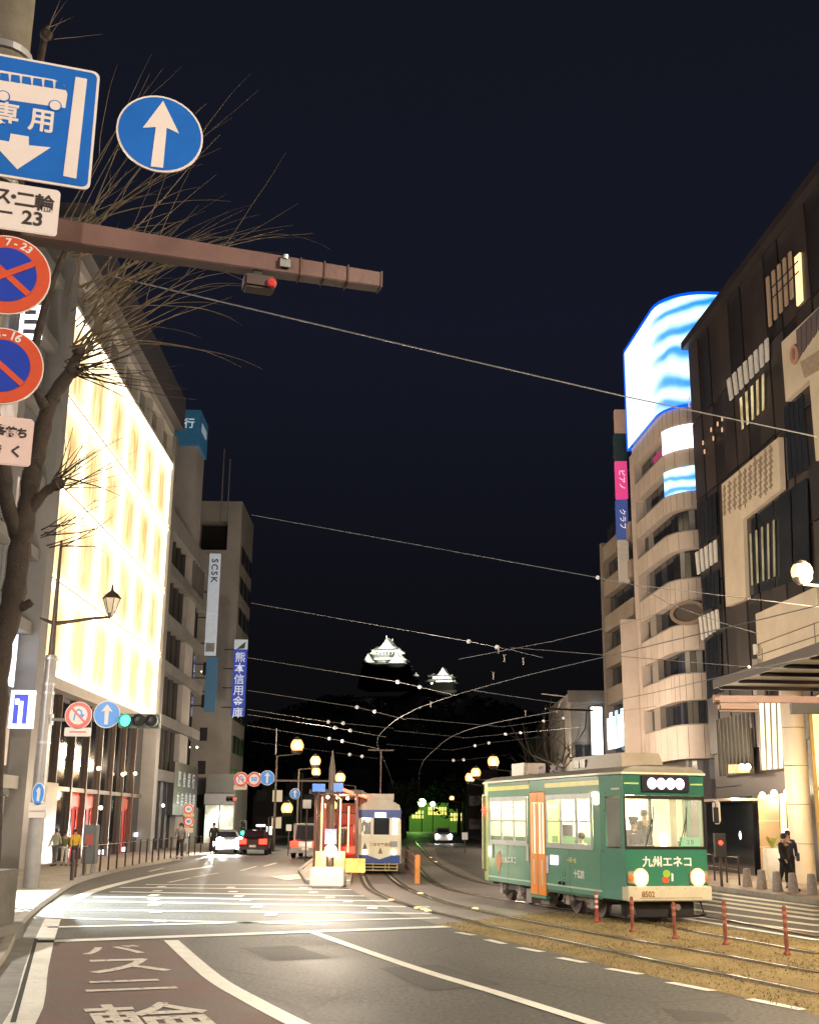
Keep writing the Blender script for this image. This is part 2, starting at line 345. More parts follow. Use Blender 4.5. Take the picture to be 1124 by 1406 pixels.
for a, b, w in [((975, 1221), (1124, 1240), .4), ((972, 1226), (1124, 1246), .4), ((968, 1231), (1124, 1252), .4), ((966, 1236), (1124, 1258), .38), ((960, 1241), (1124, 1264), .36), ((925, 1246), (1124, 1272), .3), ((925, 1256), (1124, 1281), .22), ((940, 1262), (1124, 1292), .2)]:
    stripe(g2(*a), g2(*b), w, name='crossing_stripe')
# lettering on the red lane:  バス / 二 / 輪
def road_text(ch, c, wx, hy, rot):
    cu = bpy.data.curves.new('t', 'FONT'); cu.body = ch; cu.size = 1; cu.offset = .012; cu.align_x = 'CENTER'; cu.align_y = 'CENTER'; cu.resolution_u = 2
    tmp = bpy.data.objects.new('tmp', cu); COL.objects.link(tmp); dg = bpy.context.evaluated_depsgraph_get()
    me = bpy.data.meshes.new_from_object(tmp.evaluated_get(dg)); bpy.data.objects.remove(tmp)
    xs = [v.co.x for v in me.vertices]; ys = [v.co.y for v in me.vertices]; cx = (min(xs) + max(xs)) / 2; cy = (min(ys) + max(ys)) / 2
    sx = wx / (max(xs) - min(xs)); sy = hy / max(max(ys) - min(ys), .3)
    me.transform(T(c[0], c[1], .016) @ Matrix.Rotation(rot, 4, 'Z') @ Matrix.Diagonal((sx, sy, 1, 1)) @ T(-cx, -cy, 0))
    me.materials.clear(); me.materials.append(paint_old); link('lane_lettering', me, mk)
RT = math.radians(20)
for ch, p, w, h in [('バ', (153, 1305), 1.05, 1.3), ('ス', (172, 1327), 1.15, 1.7), ('ニ', (176, 1354), 1.15, 1.0)]:
    road_text(ch, g2(*p), w, h, RT)
road_text('輪', g2(210, 1400), 1.35, 2.3, RT)
patchm = MB3('asphalt_patch', [(.03, .03, .031), (.042, .041, .04), (.055, .053, .05)], .8, rough=.7, bump=.5, fine=18, fineamt=.45)
for l in ([(520, 1330), (600, 1325), (690, 1352), (590, 1362)], [(330, 1302), (405, 1299), (455, 1316), (372, 1320)], [(905, 1385), (990, 1392), (1010, 1404), (930, 1404)]):
    sheet('road_patch', G(l), .009, patchm, kind=None, parent=mk)
# dry grass standing on the reservation
def inpoly(x, y, P):
    r = False; n = len(P)
    for i in range(n):
        (x1, y1), (x2, y2) = P[i], P[(i + 1) % n]
        if (y1 > y) != (y2 > y) and x < (x2 - x1) * (y - y1) / (y2 - y1) + x1: r = not r
    return r
tp = [tuple(p) for p in cutL] + [(8, 9.5), (16, 9.5)] + [tuple(p) for p in bedR] + [g2(760, 1252)]
rg = random.Random(4); gv = []; gf = []
while len(gf) < 13000:
    x = rg.uniform(.8, 12.5); y = rg.uniform(14, 31)
    if not inpoly(x, y, tp): continue
    if math.sin(x * 2.1 + y * .7) + math.sin(y * 1.7 - x) < rg.uniform(-2.2, .6): continue
    h_ = rg.uniform(.02, .055); a = rg.uniform(0, 6.28); w_ = rg.uniform(.006, .014); dx, dy = math.cos(a) * w_, math.sin(a) * w_; k = len(gv)
    gv += [(x - dx, y - dy, .008), (x + dx, y + dy, .008), (x + rg.uniform(-.03, .03), y + rg.uniform(-.03, .03), h_)]; gf.append((k, k + 1, k + 2))
MB().add(gv, gf).build('dry_grass', M('grass_straw', (.26, .2, .095), .8, nz=(2, .4)), kind='stuff', label='short dry straw coloured grass growing on the tram reservation', cat='grass')
# ---- rails
def rail(pts, z=.014):
    ps = smooth(pts, 6)
    vs = []; fs = []; vs2 = []
    for i, p in enumerate(ps):
        d = (ps[min(i + 1, len(ps) - 1)] - ps[max(i - 1, 0)]).normalized(); n = Vector((-d.y, d.x))
        for w, zz in ((-.04, 0), (-.035, .022), (.035, .022), (.04, 0)): vs.append((*(p + n * w), zz + .006))
        for w in (-.16, .16): vs2.append((*(p + n * w), z))
        if i:
            for k in range(3): fs.append((4 * i - 4 + k, 4 * i - 3 + k, 4 * i + 1 + k, 4 * i + k))
    o = thing('tram_rail', 'steel tram rail set in the reservation', None, (0, 0, 0), 0, kind='structure')
    MB().add(vs, fs).build('rail_head', railm, o)
    n = len(ps); MB().add(vs2, [(2 * i, 2 * i + 1, 2 * i + 3, 2 * i + 2) for i in range(n - 1)]).build('rail_groove', raild, o)
    return o
L1 = [(493, 1172), (494, 1186), (497, 1200), (506, 1219), (528, 1232), (552, 1241), (585, 1251), (617, 1259), (685, 1275), (788, 1296), (884, 1317), (957, 1332), (1033, 1347), (1124, 1366)]
L2 = [(521, 1172), (525, 1186), (532, 1200), (552, 1217), (576, 1228), (598, 1236), (630, 1245), (680, 1256), (733, 1267), (841, 1287), (948, 1305), (1065, 1326), (1124, 1337)]
R1 = [(553, 1155), (563, 1175), (578, 1197), (593, 1211), (615, 1221), (650, 1229), (700, 1237), (762, 1247), (840, 1258), (884, 1266), (969, 1283), (1033, 1294), (1124, 1311)]
R2 = [(570, 1155), (586, 1174), (604, 1189), (630, 1203), (664, 1213), (720, 1222), (800, 1233), (880, 1244), (955, 1257), (1040, 1272), (1124, 1287)]
for l in (L1, L2, R1, R2): rail([g2(*p) for p in l])
# glints on the rails, painted in as small glowing beads
for i, p in enumerate([(537, 1237), (577, 1228), (573, 1248), (582, 1250), (587, 1252), (652, 1249), (591, 1178), (598, 1184)]):
    x, y = g2(*p); st = MB().lathe([(.09, 0), (.085, .03), (.04, .045)], 10, (x, y, .012)).build('rail_glint_bead', M('glint', (.8, .6, .35), .2, em=(1, .62, .25), es=1.1), label='small glowing bead painted as a rail stud ' + ['left of the two rails before the far tram', 'nearest the foot of the orange barrier', 'first of a short row on the near rail', 'middle of a short row on the near rail', 'last of a short row on the near rail', 'just left of the tram rear corner', 'farther one on the track past the barrier', 'second farther one on the track past the barrier'][i], cat='road stud', group='painted glints on the tram rails')

# ---- pavements and kerbs
kl = G([(-20, 1345), (5, 1312), (18, 1285), (35, 1262), (62, 1240), (105, 1213), (165, 1196), (228, 1184), (290, 1174)]) + [(-14, 100), (-14, 240)]
kl_s = smooth([Vector(p) for p in kl], 5)
sheet('left_pavement', [(p.x, p.y) for p in kl_s] + [(-60, 240), (-60, 8), (-10, 8)], .125, pave_l)
MB().add([(p.x, p.y, z) for p in kl_s for z in (0, .125)], [(2 * i, 2 * i + 2, 2 * i + 3, 2 * i + 1) for i in range(len(kl_s) - 1)]).build('left_kerb_face', kerbm, kind='structure')
def kerb(name, pts, h=.15, w=.16, maxn=70, step=1.0):
    root = thing(name, None, None, (0, 0, 0), 0, kind='structure')
    P = [Vector(p) for p in pts]; i = 0; pos = P[0].copy(); k = 0; cur = 0.0
    lens = [(P[j + 1] - P[j]).length for j in range(len(P) - 1)]; tot = sum(lens)
    def pt(s):
        s = max(0, min(tot - .001, s)); j = 0
        while s > lens[j]: s -= lens[j]; j += 1
        return P[j].lerp(P[j + 1], s / lens[j])
    s = 0
    while s + step < tot and k < maxn:
        a = pt(s + .008); b = pt(s + step - .008); d = (b - a).normalized(); n = Vector((-d.y, d.x)) * w / 2
        hh = h + random.uniform(-.004, .004)
        MB().prism([(a - n)[:], (b - n)[:], (b + n)[:], (a + n)[:]], 0, hh).build('kerb_stone', kerbm, root)
        s += step; k += 1
    return root
kerb('left_kerb', [Vector(p) for p in kl_s], step=1.2)
kr = G([(1180, 1252), (1124, 1243), (1020, 1228), (960, 1219), (900, 1207)]) + [(9.5, 70), (8, 110), (7, 240)]
kr_s = smooth([Vector(p) for p in kr], 4)
sheet('right_pavement', [(p.x, p.y) for p in kr_s] + [(60, 240), (60, 20), (22, 20)], .125, pave_r)
kerb('right_kerb', [Vector(p) for p in kr_s], step=1.2, maxn=60)
# concrete gutter apron at the near left with an open joint
sheet('gutter_apron', [g2(15, 1410), g2(62, 1292), g2(70, 1240), g2(40, 1255), g2(-60, 1330), (-9, 9)], .012, M('apron_concrete', (.2, .2, .19), .75, nz=(1.5, .35), bump=.4))
stripe(g2(18, 1406), g2(50, 1290), .06, .0165, M('open_joint', (.02, .02, .018), .9), 'gutter_joint', mk)
# dark stone planter wall at the left edge
# ================================================================== LEFT SIDE BUILDINGS
VL = Vector(((540 - 562) / FPX, 1.0)).normalized()
FL = Fac(g2(70, 1190), VL)
glowm0 = ME('glowing_panel', (1, .84, .56), 1.35, .7, .35, (1, .74, .38), (1, 1, .5))
def glowgrid(name):
    mt = bpy.data.materials.new(name); mt.use_nodes = True; t = mt.node_tree; b = t.nodes['Principled BSDF']; N = t.nodes.new; Lk = t.links.new
    c = N('ShaderNodeTexCoord'); sx = N('ShaderNodeSeparateXYZ'); Lk(c.outputs['Object'], sx.inputs[0])
    nn = N('ShaderNodeTexNoise'); nn.inputs['Scale'].default_value = .55; nn.inputs['Detail'].default_value = 3; Lk(c.outputs['Object'], nn.inputs['Vector'])
    def math_(op, a, bv):
        m_ = N('ShaderNodeMath'); m_.operation = op
        for i, q in enumerate((a, bv)):
            if q is None: continue
            if isinstance(q, (int, float)): m_.inputs[i].default_value = q
            else: Lk(q, m_.inputs[i])
        return m_.outputs[0]
    def dist(sock, off, per, mid):
        u = math_('FRACT', math_('DIVIDE', math_('SUBTRACT', sock, off), per), None); return math_('ABSOLUTE', math_('SUBTRACT', u, mid), None)
    def sm(sock, hi, lo):
        r = N('ShaderNodeMapRange'); r.interpolation_type = 'SMOOTHSTEP'; r.inputs['From Min'].default_value = hi; r.inputs['From Max'].default_value = lo; Lk(sock, r.inputs['Value']); return r.outputs[0]
    jit = math_('MULTIPLY', math_('SUBTRACT', nn.outputs['Fac'], .5), .9)
    mu = sm(dist(math_('ADD', sx.outputs[0], jit), -4.75, (20.2 + 4.9 - .3) / 6, .5), .36, .07); mv = sm(dist(sx.outputs[2], 8.1, 4.125, .46), .46, .2)
    n2 = N('ShaderNodeTexNoise'); n2.inputs['Scale'].default_value = 1.6; n2.inputs['Detail'].default_value = 5; mp = N('ShaderNodeMapping'); mp.inputs['Scale'].default_value = (1.6, 1, .35); Lk(c.outputs['Object'], mp.inputs['Vector']); Lk(mp.outputs[0], n2.inputs['Vector'])
    nr = N('ShaderNodeMapRange'); nr.inputs['From Min'].default_value = .36; nr.inputs['From Max'].default_value = .62; nr.inputs['To Min'].default_value = .25; nr.inputs['To Max'].default_value = 1.15; Lk(n2.outputs['Fac'], nr.inputs['Value'])
    mask = math_('MULTIPLY', math_('MULTIPLY', mu, mv), nr.outputs[0])
    mx = N('ShaderNodeMix'); mx.data_type = 'RGBA'; mx.inputs['A'].default_value = (1, .80, .46, 1); mx.inputs['B'].default_value = (.84, .54, .19, 1); Lk(mask, mx.inputs['Factor']); Lk(mx.outputs['Result'], b.inputs['Emission Color'])
    st = N('ShaderNodeMapRange'); st.inputs['To Min'].default_value = 1.25; st.inputs['To Max'].default_value = .7; Lk(mask, st.inputs['Value']); Lk(st.outputs[0], b.inputs['Emission Strength'])
    b.inputs['Base Color'].default_value = (.6, .5, .35, 1); b.inputs['Roughness'].default_value = .5
    MATS[name] = mt; return mt
glowm = glowgrid('lit_curtain_panel')
seam = ME('panel_seam_tone', (1, .72, .36), .8)
glowf = ME('glowing_frame', (1, .85, .56), 2.4)
ambers = [ME('amber_window', (1, .82, .46), 1.15, 2.6, .45, (.86, .6, .25), (1, 1, .3)), ME('amber_window_dim', (1, .76, .36), .95, 2.1, .5, (.72, .45, .15), (1, 1, .35)), ME('amber_window_pale', (1, .9, .62), 1.3, 1.7, .4, (.95, .7, .34), (1, 1, .3))]
ra = random.Random(12)
b1 = FL.root('glowing_facade_building', 'building with a huge glowing warm white gridded facade above dark glass shopfronts', 'building')
B0, B1_, ZG0, ZG1, ZP = -4.9, 20.2, 8.1, 24.6, 28.2
MB().box(B0 + .6, B1_ - .3, 1.2, 16, 0, 29.3).build('wall', concrete_d, b1)
MB().box(B0 - .9, B0 + .1, -.35, 16, 0, 28.6).build('pilaster', palewall, b1); MB().box(B1_ - .1, B1_ + .8, -.35, 3, 0, 26.8).build('pilaster', palewall, b1)
MB().box(B0 + .1, B1_ - .1, -.2, 1.2, ZG0 - .5, ZG0 - .02).build('fascia', M('pale_soffit', (.45, .42, .38), .6), b1)
# pale attic storey with sunk windows and dark parapet
at_f = MB()
nb = 7; bw = (B1_ - B0) / nb
for i in range(nb + 1):
    x = B0 + i * bw; at_f.box(x - .28, x + .28, -.15, .3, ZG1 + .03, 27.3)
at_f.box(B0, B1_, -.18, .3, 26.75, 27.32).box(B0, B1_, -.18, .3, ZG1 + .02, ZG1 + .5)
at_f.build('attic_frame', M('attic_stone', (.55, .52, .48), .7, nz=(.6, .15)), b1)
for i in range(nb):
    MB().box(B0 + i * bw + .28, B0 + (i + 1) * bw - .28, .22, .28, ZG1 + .5, 26.75).build('attic_window', M('attic_glass', (.2, .19, .18), .2, nz=(.5, .4)), b1)
MB().box(B0 - .6, B1_ + .4, -.75, 1.2, 27.33, 29.5).build('parapet', M('parapet_metal', (.13, .12, .13), .5, .2, nz=(.4, .2)), b1)
# four rows of glowing bays
rows = [8.1, 12.1, 16.25, 20.4, 24.6]; cols = 6; cw = (B1_ - B0 - .3) / cols
for r in range(4):
    for c in range(cols):
        x0 = B0 + .15 + c * cw; z0 = rows[r]; z1 = rows[r + 1]
        p = MB().box(x0 + .03, x0 + cw - .03, -.02, .3, z0 + .05, z1 - .05).build('glow_panel', glowm, b1)
        w = cw * ra.uniform(.13, .2); cx = x0 + cw * ra.uniform(.46, .58); zt = z1 - ra.uniform(.6, 1.0)
        arch = [(cx - w, z0 + ra.uniform(.3, .8)), (cx + w, z0 + .5), (cx + w, zt - w)] + [(cx + w * math.cos(a), zt - w + w * math.sin(a)) for a in (math.pi / 4, math.pi / 2, 3 * math.pi / 4)] + [(cx - w, zt - w)]
        MB().vprism(arch, -.06, -.022).build('glow_window', glowm, p)
        for zz_ in (z0 + (z1 - z0) * .33, z0 + (z1 - z0) * .66): MB().box(x0 + .12, x0 + cw - .12, -.04, -.021, zz_ - .018, zz_ + .018).build('panel_seam', seam, p)
for r in range(5):
    MB().box(B0 + .1, B1_ - .1, -.24, -.03, rows[r] - (.16 if r else -.02), rows[r] + .2).build('light_band', glowf, b1)
for r in range(1, 4):
    MB().box(B0 + .1, B1_ - .1, -.30, -.245, rows[r] - .015, rows[r] + .02).build('joint_rail', M('joint_metal', (.35, .25, .1), .5), b1)
for c in range(cols + 1):
    x = B0 + .15 + c * cw
    MB().box(x - .11, x + .11, -.16, -.025, rows[0] + .2, rows[4] - .2).build('light_mullion', glowf, b1)
# dark glass storeys below
for i in range(9):
    x0 = B0 + .2 + i * 2.76
    for z0, z1 in ((3.5, ZG0 - .55), (.15, 3.3)):
        if z0 < 1 and i in (3, 4, 7): continue
        MB().box(x0 + .07, x0 + 2.68, .5, .56, z0, z1).build('shop_pane', darkglass, b1)
    MB().box(x0 - .08, x0 + .06, .3, .62, .125, ZG0 - .5).build('mullion', M('mullion_bronze', (.16, .12, .1), .4, .4), b1)
MB().box(B0 + .2, B1_ - .3, .35, .6, 3.3, 3.5).build('transom', M('mullion_bronze'), b1)
MB().box(B0 + .2, B0 + 5.4, .1, .5, .13, 3.6).build('bronze_wall_panel', bronze, b1)
redshop = ME('red_shop_light', (.7, .06, .05), .34, 2.2, .9, (.12, .02, .02), (1, 1, .35))
for i in (3, 4, 7):
    x0 = B0 + .2 + i * 2.76
    MB().box(x0 + .07, x0 + 2.68, .62, .66, .15, 3.3).build('red_shop_window', redshop, b1)
    MB().box(x0 + .3, x0 + 2.4, .5, .55, 2.6, 3.15).build('red_sign_board', ME('red_board', (.45, .07, .04), .2), b1)
    for k in range(3):
        MB().box(x0 + .3 + k * .8, x0 + .38 + k * .8, .5, .55, .15, 2.5).build('door_bar', black, b1)
for (px, py) in ((118, 1055), (129, 1055), (163, 1063), (180, 1062), (132, 1109)):
    s, z = FL.h(px, py, .45)
    o = MB().ball((s, .2, z), .11, 8).build('wall_lamp_globe', ME('wall_lamp_glow', (1, .75, .4), 7), b1)
for (px, py) in ((193, 1132), (188, 1146), (171, 1166), (140, 1170)):
    s, z = FL.h(px, py, .45); MB().box(s - .5, s + .3, .42, .49, z - .12, z + .12).build('small_lit_sign', ME('white_sign_glow', (.9, .9, 1), 1.5), b1)
# ---- building C at the far left edge
c0 = FL.root('corner_shop_building', 'pale shop building with bluish lit floors at the left edge behind the tree', 'building')
MB().box(-30, B0 - 1.0, 1.0, 14, 0, 26).build('wall', palewall, c0)
for k in range(8):
    z = 1 + k * 3.1
    MB().box(-30, B0 - 1.0, -.05, .95, z + 2.2, z + 2.7).build('floor_band', palewall, c0)
    for j in range(7):
        x = -26 + j * 2.85
        lit = (k in (0, 1) or (k == 2 and j > 3) or (k + j) % 5 == 0)
        MB().box(x + .1, x + 2.7, .4, .46, z, z + 2.15).build('window', ME('shop_white_glow', (.78, .82, 1), 1.5, 1.5, .6) if (k == 2 and j > 3) else (ME('shop_dim_glow', (.75, .6, .5), .35, 1.0, .7) if lit else M('grey_window', (.22, .23, .25), .25)), c0)
for j in range(7):
    MB().box(-26 + j * 2.85 - .1, -26 + j * 2.85 + .1, .2, .9, 0, 25.5).build('pilaster', palewall, c0)
s, z = FL.h(44, 440, -.9)
t = thing('lit_vertical_sign', 'white glowing vertical shop sign high on the corner building, half hidden by the round signs', 'sign', FL.w(s, -.9, 0)[:], FL.rz)
MB().box(-.1, .1, -.42, .42, z - .75, z + .6).build('sign_box', ME('white_sign_strong', (.86, .9, 1), 3, 3, .3), t)
for k in range(3): MB().box(-.14, -.102, -.3 + .06 * k, .25, z - .6 + k * .4, z - .42 + k * .4).build('sign_mark', M('sign_mark_grey', (.15, .16, .2), .5), t)
s, z = FL.h(31, 974, -1.6)
t = thing('lit_square_sign', 'white lit box sign with a blue pictogram beside the street pole', 'sign', FL.w(s, -1.6, 0)[:], FL.rz)
MB().box(-.12, .12, -.42, .42, z - .68, z + .68).build('sign_box', ME('white_sign_soft', (.85, .88, 1), 1.1), t)
MB().box(-.16, -.122, -.22, .27, z - .52, z + .52).build('blue_mark', ME('blue_mark_glow', (.06, .08, .6), .8), t)
MB().box(-.2, -.162, -.07, .08, z - .5, z + .28).box(-.2, -.162, .081, .22, z + .16, z + .36).build('white_mark', ME('white_sign_soft2', (.9, .92, 1), 1.4), t)
MB().box(-.06, .06, .42, 2.6, z - .1, z + .1).build('bracket', steel, t)
# ---- B2 bank building
b2 = FL.root('banded_office_building', 'grey office building with long dark window bands beside the glowing facade', 'building')
X0, X1 = 21.1, 38.2
MB().box(X0, X1, 1.0, 14, 0, 21.6).build('wall', greywall, b2)
MB().box(X0 - .1, X0 + .9, -.2, 1.0, 0, 22.3).build('pilaster', palewall, b2)
MB().box(X0 + .9, X1, -.1, 1.0, 20.9, 22.2).build('parapet', palewall, b2)
flz = [1.0, 4.4, 7.3, 10.2, 13.2, 16.4, 19.6]
zz = [FL.h(*p)[1] for p in ((240, 700), (238, 778), (234, 850), (229, 905), (222, 975), (218, 1050))]
zz = [22.2, 18.3, 14.9, 11.8, 8.3, 4.8]
for k in range(1, 6):
    MB().box(X0 + .9, X1, -.1, .98, zz[k] - .35, zz[k] + .35).build('floor_band', greywall, b2)
tops = [20.9] + [z - .35 for z in zz[1:]]; bots = [z + .35 for z in zz[1:]] + [.13]
for k in range(6):
    z1 = tops[k]; z0 = bots[k]
    for j in range(8):
        x = X0 + .95 + j * 2.01
        MB().box(x + .04, x + 1.94, .55, .6, z0, z1).build('window_pane', darkglass if k < 5 else ME('bank_window', (.25, .25, .26), .25, 1, .8), b2)
        MB().box(x - .05, x + .035, .35, .65, z0, z1).build('mullion', M('grey_mullion', (.07, .065, .06), .5, .3), b2)
for j in range(5):
    x = X0 + 11 + j * 1.1
    MB().box(x, x + .12, -.05, .3, bots[0], tops[0]).build('fin', M('fin_grey', (.14, .13, .13), .6), b2)
for (px, py, r) in ((222, 1106, .11), (237, 1144, .1), (269, 1026, .09), (236, 1050, .05), (275, 922, .05), (214, 1027, .1)):
    s, z = FL.h(px, py, .4); MB().ball((s, .3, z), r, 8).build('small_lamp', ME('small_cool_lamp', (1, .95, .8), 5), b2)
s, z = FL.h(245, 1072, .2); s2, z2 = FL.h(250, 1100, .2)
lett = M('bank_letters', (.55, .6, .62), .4, em=(.5, .6, .65), es=.35)
for k, ch in enumerate('肥後銀行'): text_obj('sign_letter', ch, 1.15, lett, b2, T(s - 1.6 + k * 2.0, -.16, z) @ UP)
for k, ch in enumerate('本店営業部'): text_obj('sign_letter', ch, 1.05, lett, b2, T(s - 1.8 + k * 1.7, -.16, z2) @ UP)
MB().box(s - 3.4, s + 6.6, -.12, .3, z2 - 1.0, z + 1.2).build('sign_band', darkclad, b2)
# bank tower with blue sign box
s0, zt = FL.h(276, 563); s1, _ = FL.h(287, 570)
_, zs = FL.h(276, 617)
tb = FL.root('bank_tower', 'slim concrete bank tower carrying a blue sign box on its top', 'building')
ta = FL.w(s0, 0, 0); xa = at(222, 600, ta.y).x - ta.x
dd = -xa
MB().box(s0 + .25, s1 - .2, .15, dd, 0, zs).build('shaft', M('tower_concrete', (.42, .4, .39), .75, nz=(.4, .2), bump=.15), tb)
MB().box(s0, s1, 0, dd + .4, zs + .02, zt).build('blue_sign_box', M('bank_blue', (.05, .2, .36), .45, em=(.03, .16, .32), es=.12), tb)
for k in range(4): MB().box(s0 + .17, s0 + .245, 2.6 + k * .55, 2.85 + k * .55, zs - 3.1, zs - .5).build('louvre_slot', black, tb)
fx = FL.w(s0 - .05, dd * .42, zs + (zt - zs) * .62)
mlet = M('tower_letters', (.7, .75, .78), .4, em=(.6, .7, .75), es=.45)
text_obj('sign_letter', '銀行', .85, mlet, tb, T(s0 - .03, 1.25, zs + (zt - zs) * .6) @ Matrix.Rotation(-math.pi / 2, 4, 'Z') @ UP, bold=.01)
MB().box(s0 + .8, s1 - .8, -.05, -.01, zs + 1.4, zt - .8).build('white_emblem_panel', M('emblem_panel', (.5, .55, .6), .5, em=(.4, .45, .5), es=.3), tb)
# roof clutter and masts behind
mst = thing('roof_antenna_mast', 'pair of thin antenna masts standing on a roof behind the bank tower', 'antenna', at(308, 690, 104)[:], 0)
zr = at(308, 690, 104).z
for k, dx in enumerate((-.25, .35)):
    MB().tube([(dx, 0, -2), (dx, 0, 5.2 - k)], .06, 6).build('mast', M('mast_grey', (.25, .24, .24), .6), mst)
# ---- D concrete block facing us
YD = 109.0
pa = at(278, 692, YD); pb = at(333, 692, YD)
bd = thing('concrete_office_block', 'tall plain concrete office block with one square recess near its roof', 'building', (pb.x, YD, 0), FL.rz - math.pi / 2)
wd = (pb.x - pa.x); zt = pa.z + .3
MB().box(-wd - 12, 0, 0, 9.5, 0, 27.0).box(-wd - 12, 0, .02, 9.5, 29.9, zt).box(-1.3, 0, .01, 9.4, 27.0, 29.9).box(-wd - 12, -4.0, .01, 9.4, 27, 29.9).box(-4.0, -1.3, 1.6, 9.3, 27, 29.9).build('wall', M('block_grey', (.42, .4, .37), .75, nz=(.3, .2), bump=.15), bd)
MB().box(-3.95, -1.35, 1.3, 1.5, 27.1, 29.7).build('recess_louvre', black, bd)
for k in range(9):
    for j in range(3):
        MB().box(.0, .05, 1.0 + j * 2.9, 3.4 + j * 2.9, 2 + k * 3.0, 3.6 + k * 3.0).build('side_window', M('block_glass', (.045, .045, .05), .3), bd)
for k in range(8): MB().box(-2.9, -2.2, -.04, .0, 3 + k * 3.0, 4.2 + k * 3.0).build('front_window', M('block_glass'), bd)
# vertical blade signs
def blade(px0, px1, py0, py1, Y, name, label, panels, mark=None):
    a = at(px0, py0, Y); b = at(px1, py0, Y); z1 = a.z; z0 = at(px0, py1, Y).z; w = b.x - a.x
    t = thing(name, label, 'sign', (a.x, Y, 0), 0)
    n = sum(p[0] for p in panels); z = z1
    for fr, mt in panels:
        h = (z1 - z0) * fr / n; MB().box(0, w, 0, .3, z - h + .03, z).build('sign_panel', mt, t); z -= h
    for k in range(4): MB().tube([(-.9, .15, z0 + (z1 - z0) * (.12 + .25 * k)), (.05, .15, z0 + (z1 - z0) * (.12 + .25 * k))], .05, 6).build('bracket', darksteel, t)
    return t, w, z0, z1
bw_ = M('blade_white', (.55, .58, .62), .5, em=(.5, .55, .62), es=.35)
t, w, z0, z1 = blade(288, 303, 760, 900, 93, 'white_vertical_sign', 'tall narrow white vertical sign on the banded office building', [(3, bw_), (1.3, bw_), (.7, bw_)])
for k, ch in enumerate('SCSK'):
    text_obj('sign_letter', ch, .72, M('ink_blue', (.03, .05, .2), .5), t, T(w / 2, -.006, z1 - .6 - k * .52) @ UP @ Matrix.Rotation(-math.pi / 2, 4, 'Z'), bold=.015)
MB().box(.1, w - .1, -.02, 0, z0 + .3, z0 + 1.0).build('emblem', M('emblem_grey', (.35, .36, .4), .5), t)
blade(284, 299, 902, 978, 93.5, 'blue_banner_sign', 'dull blue vertical sign hanging below the white vertical sign', [(1, M('dull_blue', (.05, .12, .2), .5, em=(.04, .12, .2), es=.3))])
bb = M('blade_blue', (.03, .05, .3), .5, em=(.04, .07, .4), es=.45)
t, w, z0, z1 = blade(322, 340, 878, 984, 104, 'blue_vertical_sign', 'blue vertical sign with white characters on the concrete office block', [(.9, bw_), (6, bb)])
MB().vprism([(.2, z1 - .9), (w * .5, z1 - .55), (w - .15, z1 - .2), (w * .8, z1 - .8), (w * .4, z1 - .85)], -.03, 0).build('emblem', M('emblem_teal', (.05, .15, .15), .5), t)
for k, ch in enumerate('熊本信用金庫'):
    text_obj('sign_letter', ch, .95, M('blade_letters', (.6, .65, .7), .5, em=(.55, .6, .75), es=.5), t, T(w / 2, -.006, z1 - 1.65 - k * .98) @ UP, bold=.01)
# low street-front buildings beyond the banded office
def shopfront(px0, px1, pyt, Y, name, label, glass, h_lit, extra=None):
    a = at(px0, 1100, Y); b = at(px1, 1100, Y); zt = at(px0, pyt, Y).z; w = b.x - a.x
    t = thing(name, label, 'building', (a.x, Y, 0), 0)
    MB().box(0, w, .3, 8, 0, zt).build('wall', greywall, t)
    n = max(2, int(w / 1.3)); cw = w / n
    for i in range(n): MB().box(i * cw + .06, (i + 1) * cw - .06, .2, .28, .15, h_lit).build('shop_pane', glass, t)
    MB().box(0, w, -.2, .3, h_lit + .05, h_lit + .9).build('fascia', M('shop_fascia', (.28, .26, .26), .6, em=(.4, .36, .4), es=.12), t)
    return t
shopfront(213, 262, 1108, 97, 'lit_ground_floor_shop', 'low shop with pale fascia and lit glass under the banded office', ME('greenish_window', (.42, .45, .38), .4, .8, .7), 2.6)
shopfront(281, 322, 1062, 100, 'glass_fronted_shop', 'brightly lit glass fronted shop behind the car headlights', ME('bright_window', (.95, 1, .85), 1.2, .5, .9, (.4, .42, .33)), 3.2)
MB().box(0, 1, 0, 1, 0, 1)
# ================================================================== RIGHT SIDE BUILDINGS
VR = Vector(((450 - 562) / FPX, 1.0)).normalized()
FR = Fac(g2(1095, 1215), -VR)          # local x grows TOWARDS the camera, +y goes behind the facade
r1 = FR.root('dark_department_store', 'tall dark clad department store with cream wall panels along the right side', 'building')
RX0, RX1, RZ = -10.4, 16, 25.1
MB().box(RX0, RX1, .6, 30, 0, RZ).build('wall', darkclad, r1)
def HR(l, y=0.0): return [FR.h(px, py, y) for px, py in l]
# cladding sheets in a tall module
n = 18; cw = (RX1 - RX0) / n
clad = [darkclad, M('dark_cladding_b', (.024, .021, .026), .4, .1, nz=(.8, .3)), M('dark_cladding_c', (.042, .031, .033), .5, nz=(.8, .3))]
for i in range(n):
    for k, (z0, z1) in enumerate(((5.2, 8.6), (8.6, 13.0), (13.0, 17.4), (17.4, 21.4), (21.4, 25.4))):
        MB().box(RX0 + i * cw + .03, RX0 + (i + 1) * cw - .03, .42 + .05 * ((i * 7 + k * 3) % 3), .6, z0 + .03, z1 - .03).build('cladding_panel', clad[(i * 5 + k * 2) % 3], r1)
MB().box(RX0 - .1, RX1, .1, 1.0, RZ + .3, RZ + .7).build('parapet_cap', darkclad, r1)
def panel(l, mat, name='cream_panel', y0=.2, y1=.42):
    return MB().vprism(HR(l), y0, y1).build(name, mat, r1)
panel([(1065, 470), (1140, 398), (1140, 480), (1140, 618), (1112, 633), (1103, 521), (1071, 551)], cream)
